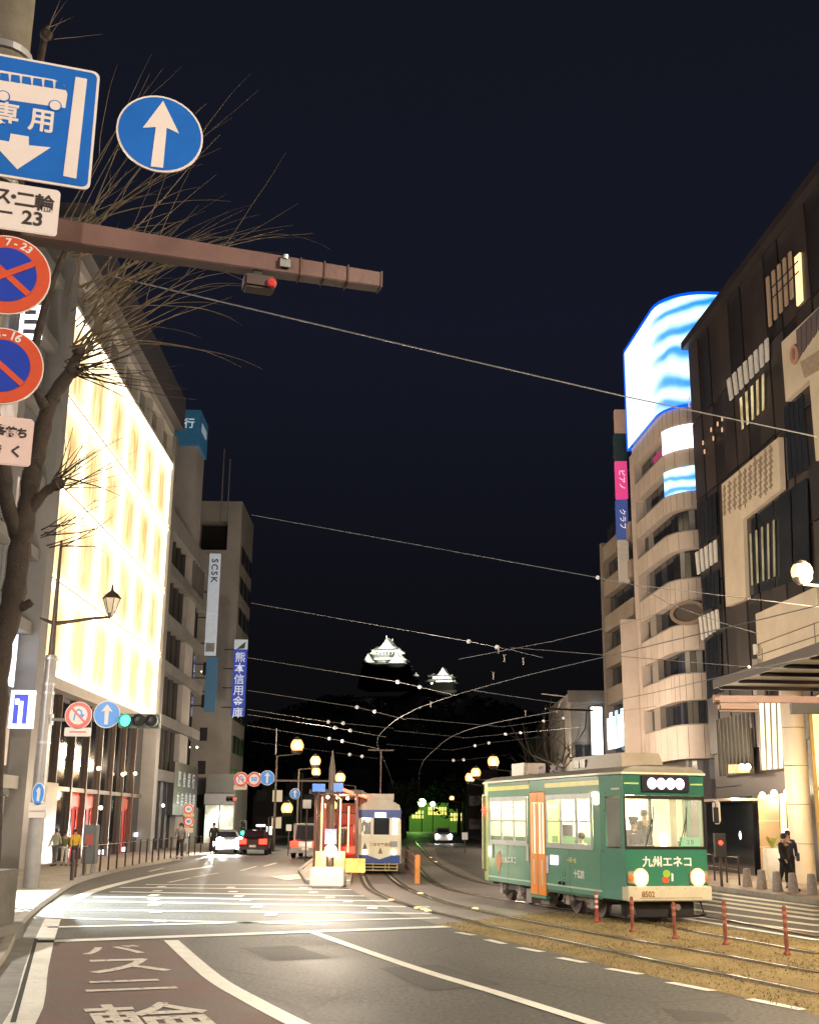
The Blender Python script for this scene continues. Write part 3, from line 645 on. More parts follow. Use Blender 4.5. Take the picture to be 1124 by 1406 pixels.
panel([(984, 665), (1061, 600), (1064, 672), (1013, 713), (1017, 822), (990, 833)], cream)
panel([(1117, 668), (1140, 655), (1140, 760), (1123, 765)], cream)
pc = panel([(1030, 843), (1113, 805), (1121, 905), (1034, 931)], cream)
# joints on the cream panels
def line(a, b, w, mat, y=.185, name='panel_joint', par=None):
    (s0, z0), (s1, z1) = FR.h(*a), FR.h(*b); d = Vector((s1 - s0, z1 - z0)).normalized(); nn = Vector((-d.y, d.x)) * w / 2
    MB().vprism([(s0 + nn.x, z0 + nn.y), (s1 + nn.x, z1 + nn.y), (s1 - nn.x, z1 - nn.y), (s0 - nn.x, z0 - nn.y)], y, y + .012).build(name, mat, par or r1)
jm = M('joint_dark', (.14, .1, .08), .7)
for a, b in (((1033, 885), (1118, 853)), ((1034, 900), (1119, 871)), ((1110, 855), (1113, 905)), ((1039, 890), (1041, 928))): line(a, b, .035, jm)
# embossed script panel: rows of small raised marks
em_ = M('embossed_mark', (.34, .27, .21), .6)
rr = random.Random(3)
for i in range(10):
    for j in range(8):
        u = (i + .6) / 11; px = 984 + 77 * u; top = 665 - 65 * u
        py = top + 10 + j * 8.2
        if py > 668 + (1 - u) * 42: continue
        s, z = FR.h(px, py); w = .13 + rr.random() * .1; h = .1 + rr.random() * .16
        MB().box(s - w, s + w, .165, .199, z - h * .3, z + h * .3).box(s - .04, s + .04, .165, .199, z - h, z + h).build('raised_mark', em_, r1)
# generic mural: dark wavy stripes with a pale pink oval
for k, px in enumerate((1096, 1103, 1110, 1117, 1124)):
    py = 468 - k * 7
    l = [(px - 3, py - 14), (px + 3, py - 20), (px + 4, py + 18 - k * 3), (px - 1, py + 26 - k * 3)]
    MB().vprism(HR(l, .18), .15, .19).build('mural_stripe', M('mural_dark', (.13, .1, .12), .6), r1)
l = [(1091 + 5.5 * math.cos(a), 487 + 14 * math.sin(a)) for a in [i * math.pi / 6 for i in range(12)]]
MB().vprism(HR(l, .18), .12, .149).build('mural_oval', M('mural_pink', (.5, .28, .2), .6), r1)
l = [(1091 + 2 * math.cos(a), 486 + 8 * math.sin(a)) for a in [i * math.pi / 6 for i in range(12)]]
MB().vprism(HR(l, .18), .1, .119).build('mural_oval_core', M('mural_rose', (.3, .13, .1), .6), r1)
MB().vprism(HR([(1098, 497), (1128, 478), (1128, 505), (1104, 519)], .18), .17, .198).build('mural_field', M('mural_tan', (.38, .29, .22), .7, nz=(6, .35)), r1)
# rows of pale slats
slat = M('pale_slat', (.55, .5, .45), .5, em=(.6, .55, .48), es=.16)
def slats(quad, n, mat=slat, name='window_slat', duty=.55, y=.28):
    (tl, tr, br, bl) = quad
    for i in range(n):
        u0 = (i + (1 - duty) / 2) / n; u1 = u0 + duty / n
        def lerp(a, b, u): return (a[0] + (b[0] - a[0]) * u, a[1] + (b[1] - a[1]) * u)
        q = [lerp(tl, tr, u0), lerp(tl, tr, u1), lerp(bl, br, u1), lerp(bl, br, u0)]
        MB().vprism(HR(q, y), y, y + (.025 if 'lit' in name else .07)).build(name, mat, r1)
slats([(995, 524), (1054, 462), (1055, 492), (999, 552)], 8)
slats([(952, 760), (983, 740), (984, 770), (955, 790)], 5)
slats([(957, 848), (985, 836), (987, 862), (961, 880)], 5)
yel = ME('yellow_slit', (.8, .68, .38), .42, 2, .7)
slats([(1012, 550), (1050, 510), (1050, 560), (1015, 592)], 5, yel, 'lit_slit', .35)
slats([(1048, 385), (1086, 342), (1089, 405), (1052, 452)], 5, M('bronze_slat', (.28, .2, .14), .5, em=(.5, .33, .2), es=.16), 'window_slat', .4)
s = HR([(1078, 353), (1085, 346), (1088, 412), (1081, 420)])
MB().vprism(s, .34, .41).build('lit_window', ME('warm_lit_window', (1, .72, .35), 1.1), r1)
for a, b in (((1050, 395), (1086, 358)), ((1050, 410), (1087, 372))): line(a, b, .06, darkclad, .25, 'window_bar')
slats([(1025, 735), (1065, 712), (1066, 790), (1028, 805)], 5, ME('dim_slit', (.5, .45, .3), .16, 2, .8), 'lit_slit', .25)
# bottom-left speckled reflections, put in as small glowing boxes, on the side near the sign
for (px, py) in ((945, 547), (945, 556), (975, 590), (984, 582), (990, 575), (990, 590), (978, 602), (964, 608), (966, 620)):
    s, z = FR.h(px, py, .36); MB().box(s - .06, s + .06, .36, .4, z - .1, z + .1).build('reflection_speck', ME('reflection_speck_glow', (1, .62, .35), .45), r1)
darkw = M('tinted_window', (.03, .034, .045), .12, nz=(.4, .3))
for q in ([(963, 796), (985, 782), (987, 830), (965, 840)], [(968, 881), (988, 868), (990, 950), (970, 961)], [(1014, 720), (1108, 655), (1112, 790), (1018, 822)], [(1075, 560), (1101, 540), (1110, 640), (1080, 660)], [(960, 692), (982, 676), (984, 735), (962, 750)]):
    a, b, c, d = q
    for i in range(4):
        def L_(p, r, u): return (p[0] + (r[0] - p[0]) * u, p[1] + (r[1] - p[1]) * u)
        u0, u1 = i / 4 + .015, (i + 1) / 4 - .015
        MB().vprism(HR([L_(a, b, u0), L_(a, b, u1), L_(d, c, u1), L_(d, c, u0)], .38), .37, .41).build('window_pane', darkw, r1)
# projecting canopy over the pavement
ca = FR.h(1016, 962); cb = FR.h(1124, 912)
cx0 = FR.h(982, 958, -3.4)[0]
MB().box(cx0, 12, -3.4, .3, 6.9, 7.12).build('canopy', M('canopy_dark', (.055, .045, .055), .5, nz=(.5, .3)), r1)
MB().box(cx0, 12, -3.48, -3.405, 6.85, 7.17).build('canopy_edge', M('canopy_edge', (.06, .048, .055), .5), r1)
for k in range(8): MB().box(cx0 + .4 + 2 * k, cx0 + .52 + 2 * k, -3.4, .2, 6.78, 6.895).build('canopy_rib', M('canopy_dark'), r1)
# lit slatted hall window, column, entrance
slats([(1040, 966), (1081, 960), (1083, 1053), (1044, 1057)], 5, ME('hall_glow', (1, .82, .5), 1.9), 'lit_slat', .5, .26)
MB().vprism(HR([(1039, 966), (1083, 960), (1085, 1055), (1043, 1058)], .3), .3, .38).build('window_backing', M('hall_back', (.12, .11, .07), .5), r1)
colm = M('column_white', (.62, .55, .47), .5, nz=(.8, .08))
cs, _ = FR.h(1102, 1190, -.35)
for k in range(5): MB().lathe([(.42, 0), (.42, 1.34)], 24, (cs, -.35, .125 + k * 1.36)).build('column_drum', colm, r1, smooth=True)
MB().box(cs + .5, cs + 5, .1, .3, .15, 6.6).build('lit_hall_window', ME('hall_window_glow', (1, .72, .33), 1.15, .6, .4), r1)
MB().box(cs + .62, cs + .72, -.02, .1, .15, 6.6).box(cs + .6, cs + 5, -.02, .09, 3.3, 3.45).build('window_frame', M('brass_frame', (.35, .26, .12), .4, .5), r1)
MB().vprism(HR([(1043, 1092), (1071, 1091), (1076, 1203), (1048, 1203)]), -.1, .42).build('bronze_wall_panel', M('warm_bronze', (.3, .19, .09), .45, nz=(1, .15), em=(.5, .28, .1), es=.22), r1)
line((1045, 1127), (1073, 1127), .04, M('brass_line', (.6, .45, .25), .4), -.115); line((1046, 1163), (1074, 1163), .04, M('brass_line'), -.115)
MB().vprism(HR([(1072, 1091), (1089, 1090), (1091, 1203), (1077, 1203)], .3), -.05, 0).build('entrance_curtain', ME('entrance_glow', (1, .75, .35), 1.3, 2, .4), r1)
MB().vprism(HR([(1074, 1138), (1091, 1138), (1092, 1182), (1077, 1182)], -.2), -.22, -.16).build('white_lightbox', ME('entrance_white', (1, .95, .85), 3), r1)
for (px, py) in ((1018, 1053), (1026, 1053), (1046, 1092), (1062, 1089), (1080, 1088)):
    s, z = FR.h(px, py, -.4); MB().ball((s, -.4, z), .13, 8).build('entrance_lamp', ME('entrance_lamp_glow', (1, .75, .42), 10), r1)
MB().vprism(HR([(1010, 1050), (1038, 1049), (1038, 1061), (1010, 1062)], .35), 0, .05).build('painted_amber_reflection', ME('amber_reflection_glow', (.8, .45, .15), .5, 3, .8), r1)  # amber reflection painted in as a glowing sheet
# lower shop bay, dark with drapes and a rail
MB().vprism(HR([(978, 1097), (1042, 1093), (1047, 1203), (982, 1200)], .3), -.03, 0).build('shop_window', darkglass, r1)
MB().box(*(lambda a, b: (a, b))(FR.h(978, 1098)[0], FR.h(1036, 1094)[0]), -1.0, .3, 3.05, 3.15).build('awning', M('awning_edge', (.4, .32, .28), .6), r1)
for px in (997, 1004, 1012): 
    s, z = FR.h(px, 1170, .25); MB().box(s - .2, s + .15, .1, .2, .2, 2.3).build('drape', M('drape', (.2, .18, .17), .8), r1)
s, z = FR.h(1023, 1147, .2); MB().ball((s, .05, z), .14, 8, 1.6).build('blue_white_lamp', ME('blue_white', (.8, .9, 1), 3), r1)
MB().vprism(HR([(985, 1003), (1030, 1000), (1034, 1062), (988, 1066)], .36), .36, .4).build('grille_panel', M('grille_grey', (.1, .095, .085), .6), r1)
for k in range(9):
    s, z = FR.h(986 + k * 5.2, 1033, .3); MB().box(s - .04, s + .04, .24, .33, 4.2, 6.7).build('grille_bar', M('grille_bar', (.16, .15, .13), .6), r1)
MB().vprism(HR([(1030, 905), (1036, 905), (1037, 960), (1032, 962)], -.05), 0, .3).build('downpipe', M('pipe_grey', (.3, .29, .27), .5), r1)
MB().vprism(HR([(1026, 885), (1029, 884), (1030, 898), (1027, 899)], -.2), 0, .1).build('small_white_sign', white, r1)
# ---- R2 rounded-corner building with a video sign
r2 = FR.root('rounded_corner_building', 'white banded building with a rounded corner and glowing blue video sign on top', 'building')
RC = 2.2                                   # corner radius
xs0, xs1 = -20.3, -14.6                    # street face
def foot(off=0.0, x0=None, flat=7.0):
    x0 = xs0 if x0 is None else x0
    c = Vector((xs1, RC)); pts = [(x0, off)]
    for k in range(9):
        a = -math.pi / 2 + k * math.pi / 16 * 1.0
        pts.append((c.x + (RC - off) * math.cos(a), c.y + (RC - off) * math.sin(a)))
    pts += [(c.x + RC - off, c.y + flat), (x0, c.y + flat)]
    return pts
def zat(py, px=925): return FR.h(912, py, .1)[1]
bands = [(565, 597), (626, 652), (686, 709), (741, 765), (806, 836), (868, 902), (934, 969), (1002, 1046)]
MB().prism(foot(.55), 0, zat(560)).build('core_wall', M('core_dark', (.04, .04, .045), .3), r2)
for a, b in bands: MB().prism(foot(), zat(b), zat(a)).build('spandrel_band', creamtile, r2, smooth=True)
MB().prism(foot(.2), 0, 4.2).build('ground_floor', darkclad, r2, smooth=True)
MB().box(xs0 - .4, xs0 + .5, -.05, 2, 0, zat(575)).build('pilaster', creamtile, r2)
MB().box(xs1 - 3.6, xs1 - 2.5, .08, .4, 6, zat(806)).build('inner_pilaster', M('inner_grey', (.25, .22, .2), .6), r2)
for i in range(len(bands) - 1):
    z1, z0 = zat(bands[i][1]), zat(bands[i + 1][0])
    P = foot(.42)
    for k in range(len(P) - 2):
        a, b = Vector(P[k]), Vector(P[k + 1]); L = (b - a).length; m_ = max(1, round(L / 1.1))
        for j in range(m_):
            p = a.lerp(b, (j + .04) / m_); q = a.lerp(b, (j + .96) / m_); nn = Vector((-(q - p).y, (q - p).x)).normalized() * .05
            MB().prism([p[:], q[:], (q + nn)[:], (p + nn)[:]], z0 + .02, z1 - .02).build('window_pane', random.choice([M('pane_blue_grey', (.05, .055, .075), .12, nz=(.3, .3)), M('pane_dark', (.02, .022, .03), .1), M('pane_blind', (.2, .2, .21), .5), M('pane_dark')]), r2)
ledA = bpy.data.materials.new('video_sign'); ledA.use_nodes = True
def ledmat(mt, kind):
    t = mt.node_tree; b = t.nodes['Principled BSDF']; c = t.nodes.new('ShaderNodeTexCoord')
    mp = t.nodes.new('ShaderNodeMapping'); t.links.new(c.outputs['Object'], mp.inputs['Vector'])
    w = t.nodes.new('ShaderNodeTexNoise'); w.inputs['Detail'].default_value = 2.5
    mp.inputs['Scale'].default_value = (.12, .12, .62 if kind == 0 else 1.1); w.inputs['Scale'].default_value = 1.6
    t.links.new(mp.outputs[0], w.inputs['Vector'])
    wv = t.nodes.new('ShaderNodeTexWave'); wv.bands_direction = 'Z'; wv.inputs['Scale'].default_value = .24 if kind == 0 else .42; wv.inputs['Distortion'].default_value = 5.5; wv.inputs['Detail'].default_value = 2; wv.inputs['Detail Scale'].default_value = 1.2
    t.links.new(c.outputs['Object'], wv.inputs['Vector'])
    cr = t.nodes.new('ShaderNodeValToRGB'); cr.color_ramp.elements[0].position = .02; cr.color_ramp.elements[0].color = (0, .22, .9, 1)
    cr.color_ramp.elements[1].position = .8; cr.color_ramp.elements[1].color = (.6, .92, 1, 1)
    t.links.new(wv.outputs['Fac'], cr.inputs[0])
    if kind == 0:
        # the picture on the screen is plain white on its street side, blue towards the corner
        sx = t.nodes.new('ShaderNodeSeparateXYZ'); t.links.new(c.outputs['Object'], sx.inputs[0])
        r = t.nodes.new('ShaderNodeMapRange'); r.inputs['From Min'].default_value = -15.6; r.inputs['From Max'].default_value = -13.6
        t.links.new(sx.outputs[0], r.inputs['Value'])
        mx = t.nodes.new('ShaderNodeMix'); mx.data_type = 'RGBA'; mx.inputs['A'].default_value = (.72, .88, 1, 1)
        t.links.new(r.outputs[0], mx.inputs['Factor']); t.links.new(cr.outputs[0], mx.inputs['B']); t.links.new(mx.outputs['Result'], b.inputs['Emission Color'])
    else: t.links.new(cr.outputs[0], b.inputs['Emission Color'])
    b.inputs['Emission Strength'].default_value = 1.35; b.inputs['Base Color'].default_value = (.2, .3, .4, 1)
    MATS[mt.name] = mt
ledmat(ledA, 0)
ledB = bpy.data.materials.new('video_band'); ledB.use_nodes = True; ledmat(ledB, 1)
zl0 = zat(565) + .02; zl1 = zat(408) 
vs = foot(-.12, xs0 - .3)
LB = len(vs)
vv = [(x, y, zl0) for x, y in vs] + [(x, y, zl1) for x, y in vs]
MB().add(vv, [(i, i + 1, LB + i + 1, LB + i) for i in range(LB - 2)]).build('video_screen', ledA, r2)
eb = ME('screen_edge_blue', (.0, .1, .9), .9)
for za_, zb_ in ((zl0 - .12, zl0 + .02), (zl1 - .02, zl1 + .16)):
    Pe = foot(-.16, xs0 - .34); ne = len(Pe)
    MB().add([(x, y, za_) for x, y in Pe] + [(x, y, zb_) for x, y in Pe], [(i, i + 1, ne + i + 1, ne + i) for i in range(ne - 2)]).build('screen_edge', eb, r2)
MB().box(xs0 - .5, xs0 - .34, -.16, .1, zl0, zl1).build('screen_edge', eb, r2)
MB().prism(foot(.1, xs0 - .1), zl0, zl1 + .15).build('screen_frame', M('screen_frame', (.03, .04, .1), .5), r2)
def cornerband(py0, py1, mt, name):
    P = [(p[0], p[1]) for p in foot(-.06)][2:-1]; n = len(P)
    z0, z1 = zat(py1), zat(py0)
    P[-1] = (P[-1][0], P[-2][1] + 3.5)
    MB().add([(x, y, z0) for x, y in P] + [(x, y, z1) for x, y in P], [(i, i + 1, n + i + 1, n + i) for i in range(n - 1)]).build(name, mt, r2)
Pj = foot(-.004)
for bi, (a, b) in enumerate(bands):
    for k in range(len(Pj) - 2):
        A, B = Vector(Pj[k]), Vector(Pj[k + 1]); m_ = max(1, round((B - A).length / 1.15))
        for j in range(m_):
            p = A.lerp(B, j / m_); d = (B - A).normalized() * .012; nn = Vector((-(B - A).y, (B - A).x)).normalized() * .004
            if bi % 2 == 0 or k % 2 == 0: MB().prism([(p - d)[:], (p + d)[:], (p + d + nn)[:], (p - d + nn)[:]], zat(b) + .03, zat(a) - .03).build('panel_joint', jm, r2)
    MB().prism(foot(-.03, xs0 + .5), zat(a) - .0, zat(a) + .06).build('coping', M('coping_grey', (.2, .18, .17), .5), r2)
cornerband(592, 626, ME('white_pink_screen', (1, .86, .95), 2.6), 'white_screen_band')
cornerband(651, 686, ledB, 'blue_screen_band')
P = foot(-.02)
MB().prism([(xs1 - 2.4, .35), (xs1 - .8, .35), (xs1 - .8, .3), (xs1 - 2.4, .3)], zat(640), zat(606)).build('magenta_window', ME('magenta_win', (.5, .05, .2), .35), r2)
# oval emblem
cc = Vector((xs1 + RC * .72, RC * .28)); zc = (zat(838) + zat(868)) / 2
th = thing('oval_wall_emblem', 'dark oval emblem ring on the rounded corner between two cream bands', 'emblem', FR.w(cc.x, cc.y, zc)[:], FR.rz + math.radians(45))
def ringpoly(a, b, a2, b2, y0, y1, n=24):
    m = MB(); vs = []
    for k in range(n):
        t = 2 * math.pi * k / n
        for (p, q, y) in ((a, b, y0), (a2, b2, y0), (a2, b2, y1), (a, b, y1)): vs.append((p * math.cos(t), y, q * math.sin(t)))
    fs = []
    for k in range(n):
        k2 = (k + 1) % n
        for j in range(4): fs.append((4 * k + j, 4 * k + (j + 1) % 4, 4 * k2 + (j + 1) % 4, 4 * k2 + j))
    return m.add(vs, fs)
ringpoly(1.0, .62, .8, .45, -.18, -.05).build('ring', M('emblem_brown', (.25, .18, .14), .5), th)
MB().vprism([(.79 * math.cos(t * .4), .44 * math.sin(t * .4)) for t in range(16)], -.1, -.05).build('plate', M('emblem_dark', (.08, .06, .055), .5), th)
# vertical advertising signs on its far edge
def rblade(q, Y, name, label, mat, cat='sign'):
    a = at(q[0], q[2], Y); b = at(q[1], q[2], Y); z0 = at(q[0], q[3], Y).z
    t = thing(name, label, cat, (a.x, Y, 0), 0); MB().box(0, b.x - a.x, 0, .35, z0, a.z).build('sign_panel', mat, t, bevel=.02)
    MB().box(-.05, b.x - a.x + .9, .36, .42, z0 + .3, z0 + .4).box(-.05, b.x - a.x + .9, .36, .42, a.z - .5, a.z - .4).build('bracket', darksteel, t)
    return t, b.x - a.x, z0, a.z
Y2 = 66.5
t, w, z0, z1 = rblade((844, 860, 633, 684), Y2, 'magenta_vertical_sign', 'glowing magenta vertical sign beside the white video screen', ME('magenta_sign', (.75, .06, .25), .6))
text_obj('sign_letter', 'ピアノ', .42, M('pale_ink', (.8, .7, .75), em=(.9, .7, .8), es=.7), t, T(w / 2, -.006, (z0 + z1) / 2) @ UP @ Matrix.Rotation(-math.pi / 2, 4, 'Z'))
t, w, z0, z1 = rblade((845, 861, 686, 739), Y2, 'blue_vertical_blade_sign', 'blue vertical sign with small pale lettering below the magenta sign', M('blue_sign_r', (.04, .07, .22), .5, em=(.05, .1, .35), es=.4))
text_obj('sign_letter', 'クラブ', .42, M('pale_ink'), t, T(w / 2, -.006, (z0 + z1) / 2) @ UP @ Matrix.Rotation(-math.pi / 2, 4, 'Z'))
rblade((848, 862, 741, 799), Y2, 'blank_white_vertical_sign', 'blank cream vertical sign panel under the blue one', M('blank_sign', (.5, .45, .4), .6, em=(.5, .45, .4), es=.12))
rblade((843, 860, 562, 594), Y2 + .6, 'orange_roof_sign', 'orange tan roof sign board left of the video screen', M('orange_board', (.42, .27, .18), .6, em=(.5, .3, .2), es=.25))
rblade((842, 860, 595, 632), Y2 + .6, 'dark_green_roof_sign', 'dark green sign board directly under the orange roof sign', M('green_board', (.03, .07, .06), .6))
t, w, z0, z1 = rblade((852, 873, 850, 1034), 65.2, 'pilaster_sign', 'cream vertical pilaster panel with small boards under the sign stack', creamtile)
# ---- older banded building behind it
ox = at(828, 800, 76).x; r3 = FR.root('older_banded_building', 'dim older building with brown balcony bands left of the rounded corner building', 'building')
sA = FR.h(828, 800)[0]; sB = -21.0
MB().box(sA, sB, .5, 12, 0, 19).build('wall', M('old_wall', (.16, .13, .11), .7), r3)
for k in range(7):
    z = 4.6 + k * 2.25
    MB().box(sA, sB, -.1, .5, z, z + 1.0).build('balcony_band', M('old_band', (.27, .22, .185), .7, nz=(.5, .25)), r3)
    for j in range(4):
        x = sA + j * (sB - sA) / 4; MB().box(x + .1, x + (sB - sA) / 4 - .1, .3, .48, z + 1.02, z + 2.2).build('window_pane', darkw, r3)
MB().box(sA - .12, sA + .4, -.15, 12, 0, 19.4).build('end_pier', M('old_pier', (.22, .18, .16), .7), r3)
coolw = ME('cool_window', (.75, .93, 1), 1.8, .7, .55, (.3, .5, .55))
ss0, zz0 = FR.h(836, 1030, -.05); ss1, zz1 = FR.h(857, 972, -.05)
for k in range(6):
    x = ss0 + (ss1 - ss0) * k / 6; MB().box(x + .06, x + (ss1 - ss0) / 6 - .06, -.16, -.1, zz0, zz1 if k % 2 else zz1 - .3).build('lit_glass_strip', coolw, r3)
# ---- low pale building with bright vertical sign
ry = 96.0; a = at(782, 950, ry); b = at(838, 950, ry)
r4 = thing('low_corner_building', 'low grey building with rounded roof edge and a blazing white vertical sign', 'building', (a.x, ry, 0), 0)
wz = b.x - a.x
MB().box(0, wz, 0, 14, 0, a.z).box(-.2, wz + .1, -.25, .0, a.z - .9, a.z + .1).build('wall', M('low_wall', (.2, .19, .18), .7, nz=(.5, .25)), r4)
for k in range(3): MB().box(.3 + k * .8, .9 + k * .8, -.06, -.0, 4.5, 8.2).build('window_pane', darkw, r4)
a2 = at(811, 971, ry - .5); b2_ = at(825, 971, ry - .5); zb = at(811, 1036, ry - .5).z
t = thing('white_vertical_light_sign', 'blazing white vertical light sign on the low grey building', 'sign', (a2.x, ry - .5, 0), 0)
MB().box(0, b2_.x - a2.x, -.2, .15, zb, a2.z).build('light_box', ME('blazing_white', (.88, .98, 1), 5), t)
MB().box(-.08, b2_.x - a2.x + .08, .16, .5, zb - .1, a2.z + .1).build('back_plate', darksteel, t)
# far dark silhouettes closing the street
def silhouette(px0, px1, pyt, Y, name, label, wins=0, seed=1, col=(.05, .045, .045)):
    a = at(px0, pyt, Y); b = at(px1, pyt, Y); w = b.x - a.x
    t = thing(name, label, 'building', (a.x, Y, 0), 0)
    MB().box(0, w, 0, 12, 0, a.z).box(w * .2, w * .45, 2, 6, a.z, a.z + 1.6).build('wall', M('silhouette_wall_%d' % seed, col, .8, nz=(.3, .3)), t)
    rn = random.Random(seed)
    nx = max(2, int(w / 2.6)); nz_ = max(2, int(a.z / 3.2))
    for i in range(nx):
        for k in range(nz_):
            lit = rn.random() < wins
            MB().box(i * w / nx + .4, (i + 1) * w / nx - .4, -.06, 0, k * 3.2 + 1, k * 3.2 + 2.4).build('window', ME('far_lit_window', (1, .8, .5), .5) if lit else M('far_dark_window', (.03, .03, .035), .3), t)
silhouette(348, 392, 1092, 150, 'far_office_building', 'low dark office building far down the left side of the street', .1, 2)
silhouette(392, 436, 1075, 175, 'far_apartment_building', 'dark apartment building behind the far street lamps', .06, 3)
silhouette(735, 783, 1010, 130, 'far_dark_building', 'dark building beyond the low corner building on the right', .05, 4)
silhouette(640, 740, 1072, 170, 'far_right_building', 'long dark low building behind the right hand far lamps', .04, 5)
# lit low building at the end of the street
a = at(562, 1100, 240); b = at(640, 1100, 240)
t = thing('lit_gatehouse_building', 'small far building with rows of yellow lit windows under a green glow', 'building', (a.x, 240, 0), 0)
w = b.x - a.x
MB().box(0, w * .3, 0, 6, 0, at(562, 1107, 240).z).box(w * .3, w * .68, -.2, 6, 0, at(562, 1102, 240).z).box(w * .68, w, 0, 6, 0, at(562, 1110, 240).z).build('wall', M('gate_wall_green_glow', (.08, .12, .05), .7, em=(.1, .22, .03), es=.25), t)  # green floodlight glow put into the wall's own emission
wy = ME('yellow_window', (1, .78, .22), 1.2)
for (u0, u1, pz, nn) in ((.05, .26, 1115, 4), (.33, .66, 1110, 7), (.72, .94, 1118, 4)):
    for k in range(nn):
        for r in range(2):
            x = w * (u0 + (u1 - u0) * k / nn); z = at(562, pz + r * 6, 240).z
            MB().box(x, x + w * (u1 - u0) / nn * .7, -.3, -.2, z - .35, z + .3).build('window', wy, t)
# ================================================================== SKINNED FIGURES
def skinmesh(name, V, Ed, Rr, mat, parent, sub=1, sx=1.0, **kw):
    me = bpy.data.meshes.new(name); me.from_pydata([tuple(v) for v in V], Ed, [])
    o = bpy.data.objects.new('tmp_skin', me); COL.objects.link(o)
    md = o.modifiers.new('s', 'SKIN'); md.use_smooth_shade = True
    for i, sv in enumerate(me.skin_vertices[0].data):
        r = Rr[i]; sv.radius = r if isinstance(r, tuple) else (r, r); sv.use_root = (i == 0)
    ss = o.modifiers.new('u', 'SUBSURF'); ss.levels = sub; ss.render_levels = sub
    dg = bpy.context.evaluated_depsgraph_get(); m2 = bpy.data.meshes.new_from_object(o.evaluated_get(dg))
    bpy.data.objects.remove(o); m2.name = name; m2.materials.clear(); m2.materials.append(mat)
    return link(name, m2, parent, **kw)
skinm = M('skin_tone', (.45, .27, .19), .6, nz=(10, .06)); hairm = M('dark_hair', (.015, .012, .01), .5)
def person(loc, rz, h, top, bottom, label, group=None, pose='stand', coat=False, cap=False, bag=None, seed=0, hair_long=False, zfloor=0):
    k = h / 1.72; rn = random.Random(seed)
    t = thing('person', label, 'person', (loc[0], loc[1], zfloor), rz, group)
    sit = pose == 'sit'; walk = {'walk': .26, 'stand': .05, 'sit': 0}[pose]
    zp = .95 * k if not sit else .55 * k
    def P(*a): return [Vector(a[0]) * k if not sit else Vector((a[0][0] * k, a[0][1] * k, a[0][2] * k - .4 * k))][0]
    pel = P((0, 0, .95)); wst = P((0, .01, 1.1)); che = P((0, 0, 1.32)); nek = P((0, .01, 1.46)); nk2 = P((0, -.005, 1.53)); hd = P((0, -.02, 1.62)); crn = P((0, -.01, 1.70))
    V = [pel, wst, che, nek, nk2, hd, crn]; Ed = [(i, i + 1) for i in range(6)]
    Rr = [(.13 * k, .1 * k), (.115 * k, .085 * k), (.15 * k, .1 * k), (.06 * k, .055 * k), .055 * k, (.075 * k, .095 * k), (.05 * k, .06 * k)]
    arms = []; legs = []
    for s in (-1, 1):
        sw = s * walk
        sh = P((s * .17, .0, 1.41)); el = P((s * .23, .02 + sw * .3, 1.14)); wr = P((s * .22, -.1 + sw * .6, .92)); hn = P((s * .21, -.13 + sw * .65, .84))
        if sit: el = P((s * .23, -.06, 1.14)); wr = P((s * .14, -.3, 1.1)); hn = P((s * .1, -.38, 1.12))
        arms.append((sh, el, wr, hn))
        hp = P((s * .09, 0, .9))
        if sit: kn = P((s * .12, -.42, .92)); an = P((s * .12, -.44, .5)); to = P((s * .12, -.58, .45))
        else: kn = P((s * .1, -.04 - sw * .45, .5)); an = P((s * .1, .03 - sw, .09 + (.05 if sw < 0 else 0))); to = P((s * .11, -.13 - sw, .035))
        legs.append((hp, kn, an, to))
    for a in arms:
        o = len(V); V += list(a); Ed += [(2, o), (o, o + 1), (o + 1, o + 2), (o + 2, o + 3)]; Rr += [.06 * k, .042 * k, .03 * k, (.04 * k, .022 * k)]
    for a in legs:
        o = len(V); V += list(a); Ed += [(0, o), (o, o + 1), (o + 1, o + 2), (o + 2, o + 3)]; Rr += [.088 * k, .058 * k, .04 * k, (.045 * k, .03 * k)]
    body = skinmesh('body', V, Ed, Rr, skinm, t)
    # nose, eyes and fingers stay tiny at this distance but are there
    MB().add([(hd + Vector(q) * k)[:] for q in ((-.012, -.09, -.02), (.012, -.09, -.02), (0, -.115, -.022), (0, -.09, .02))], [(0, 1, 2), (0, 2, 3), (2, 1, 3), (0, 3, 1)]).build('nose', skinm, t)
    for s in (-1, 1): MB().ball((hd + Vector((s * .03, -.083, .012)) * k)[:], .011 * k, 6).build('eye', hairm, t)
    hb = MB().ball((hd + Vector((0, .02, .035)) * k)[:], .105 * k, 10, 1.02, .9, 1.0)
    if hair_long: hb.ball((hd + Vector((0, .06, -.08)) * k)[:], .085 * k, 8, 1.5)
    hb.build('hair', hairm, t, smooth=True)
    if cap:
        MB().lathe([(.1 * k, 0), (.125 * k, .05 * k), (.12 * k, .075 * k), (.02, .09 * k)], 14, (hd + Vector((0, .01, .06)) * k)[:]).build('cap', M('cap_navy', (.015, .018, .04), .6), t, smooth=True)
        MB().box(-.07 * k, .07 * k, -.15 * k, -.06 * k, 0, .012).build('cap_peak', black, t).location = (hd + Vector((0, 0, .065)) * k)
    g_ = 1.22 if coat else 1.12
    Vc = [pel - Vector((0, 0, (.28 if coat else .03) * k)), pel, wst, che, nek]; Ec = [(0, 1), (1, 2), (2, 3), (3, 4)]
    Rc = [(.17 * k * g_, .14 * k * g_) if coat else (.14 * k * g_, .11 * k * g_), (.14 * k * g_, .11 * k * g_), (.13 * k * g_, .1 * k * g_), (.165 * k * g_, .12 * k * g_), (.07 * k, .065 * k)]
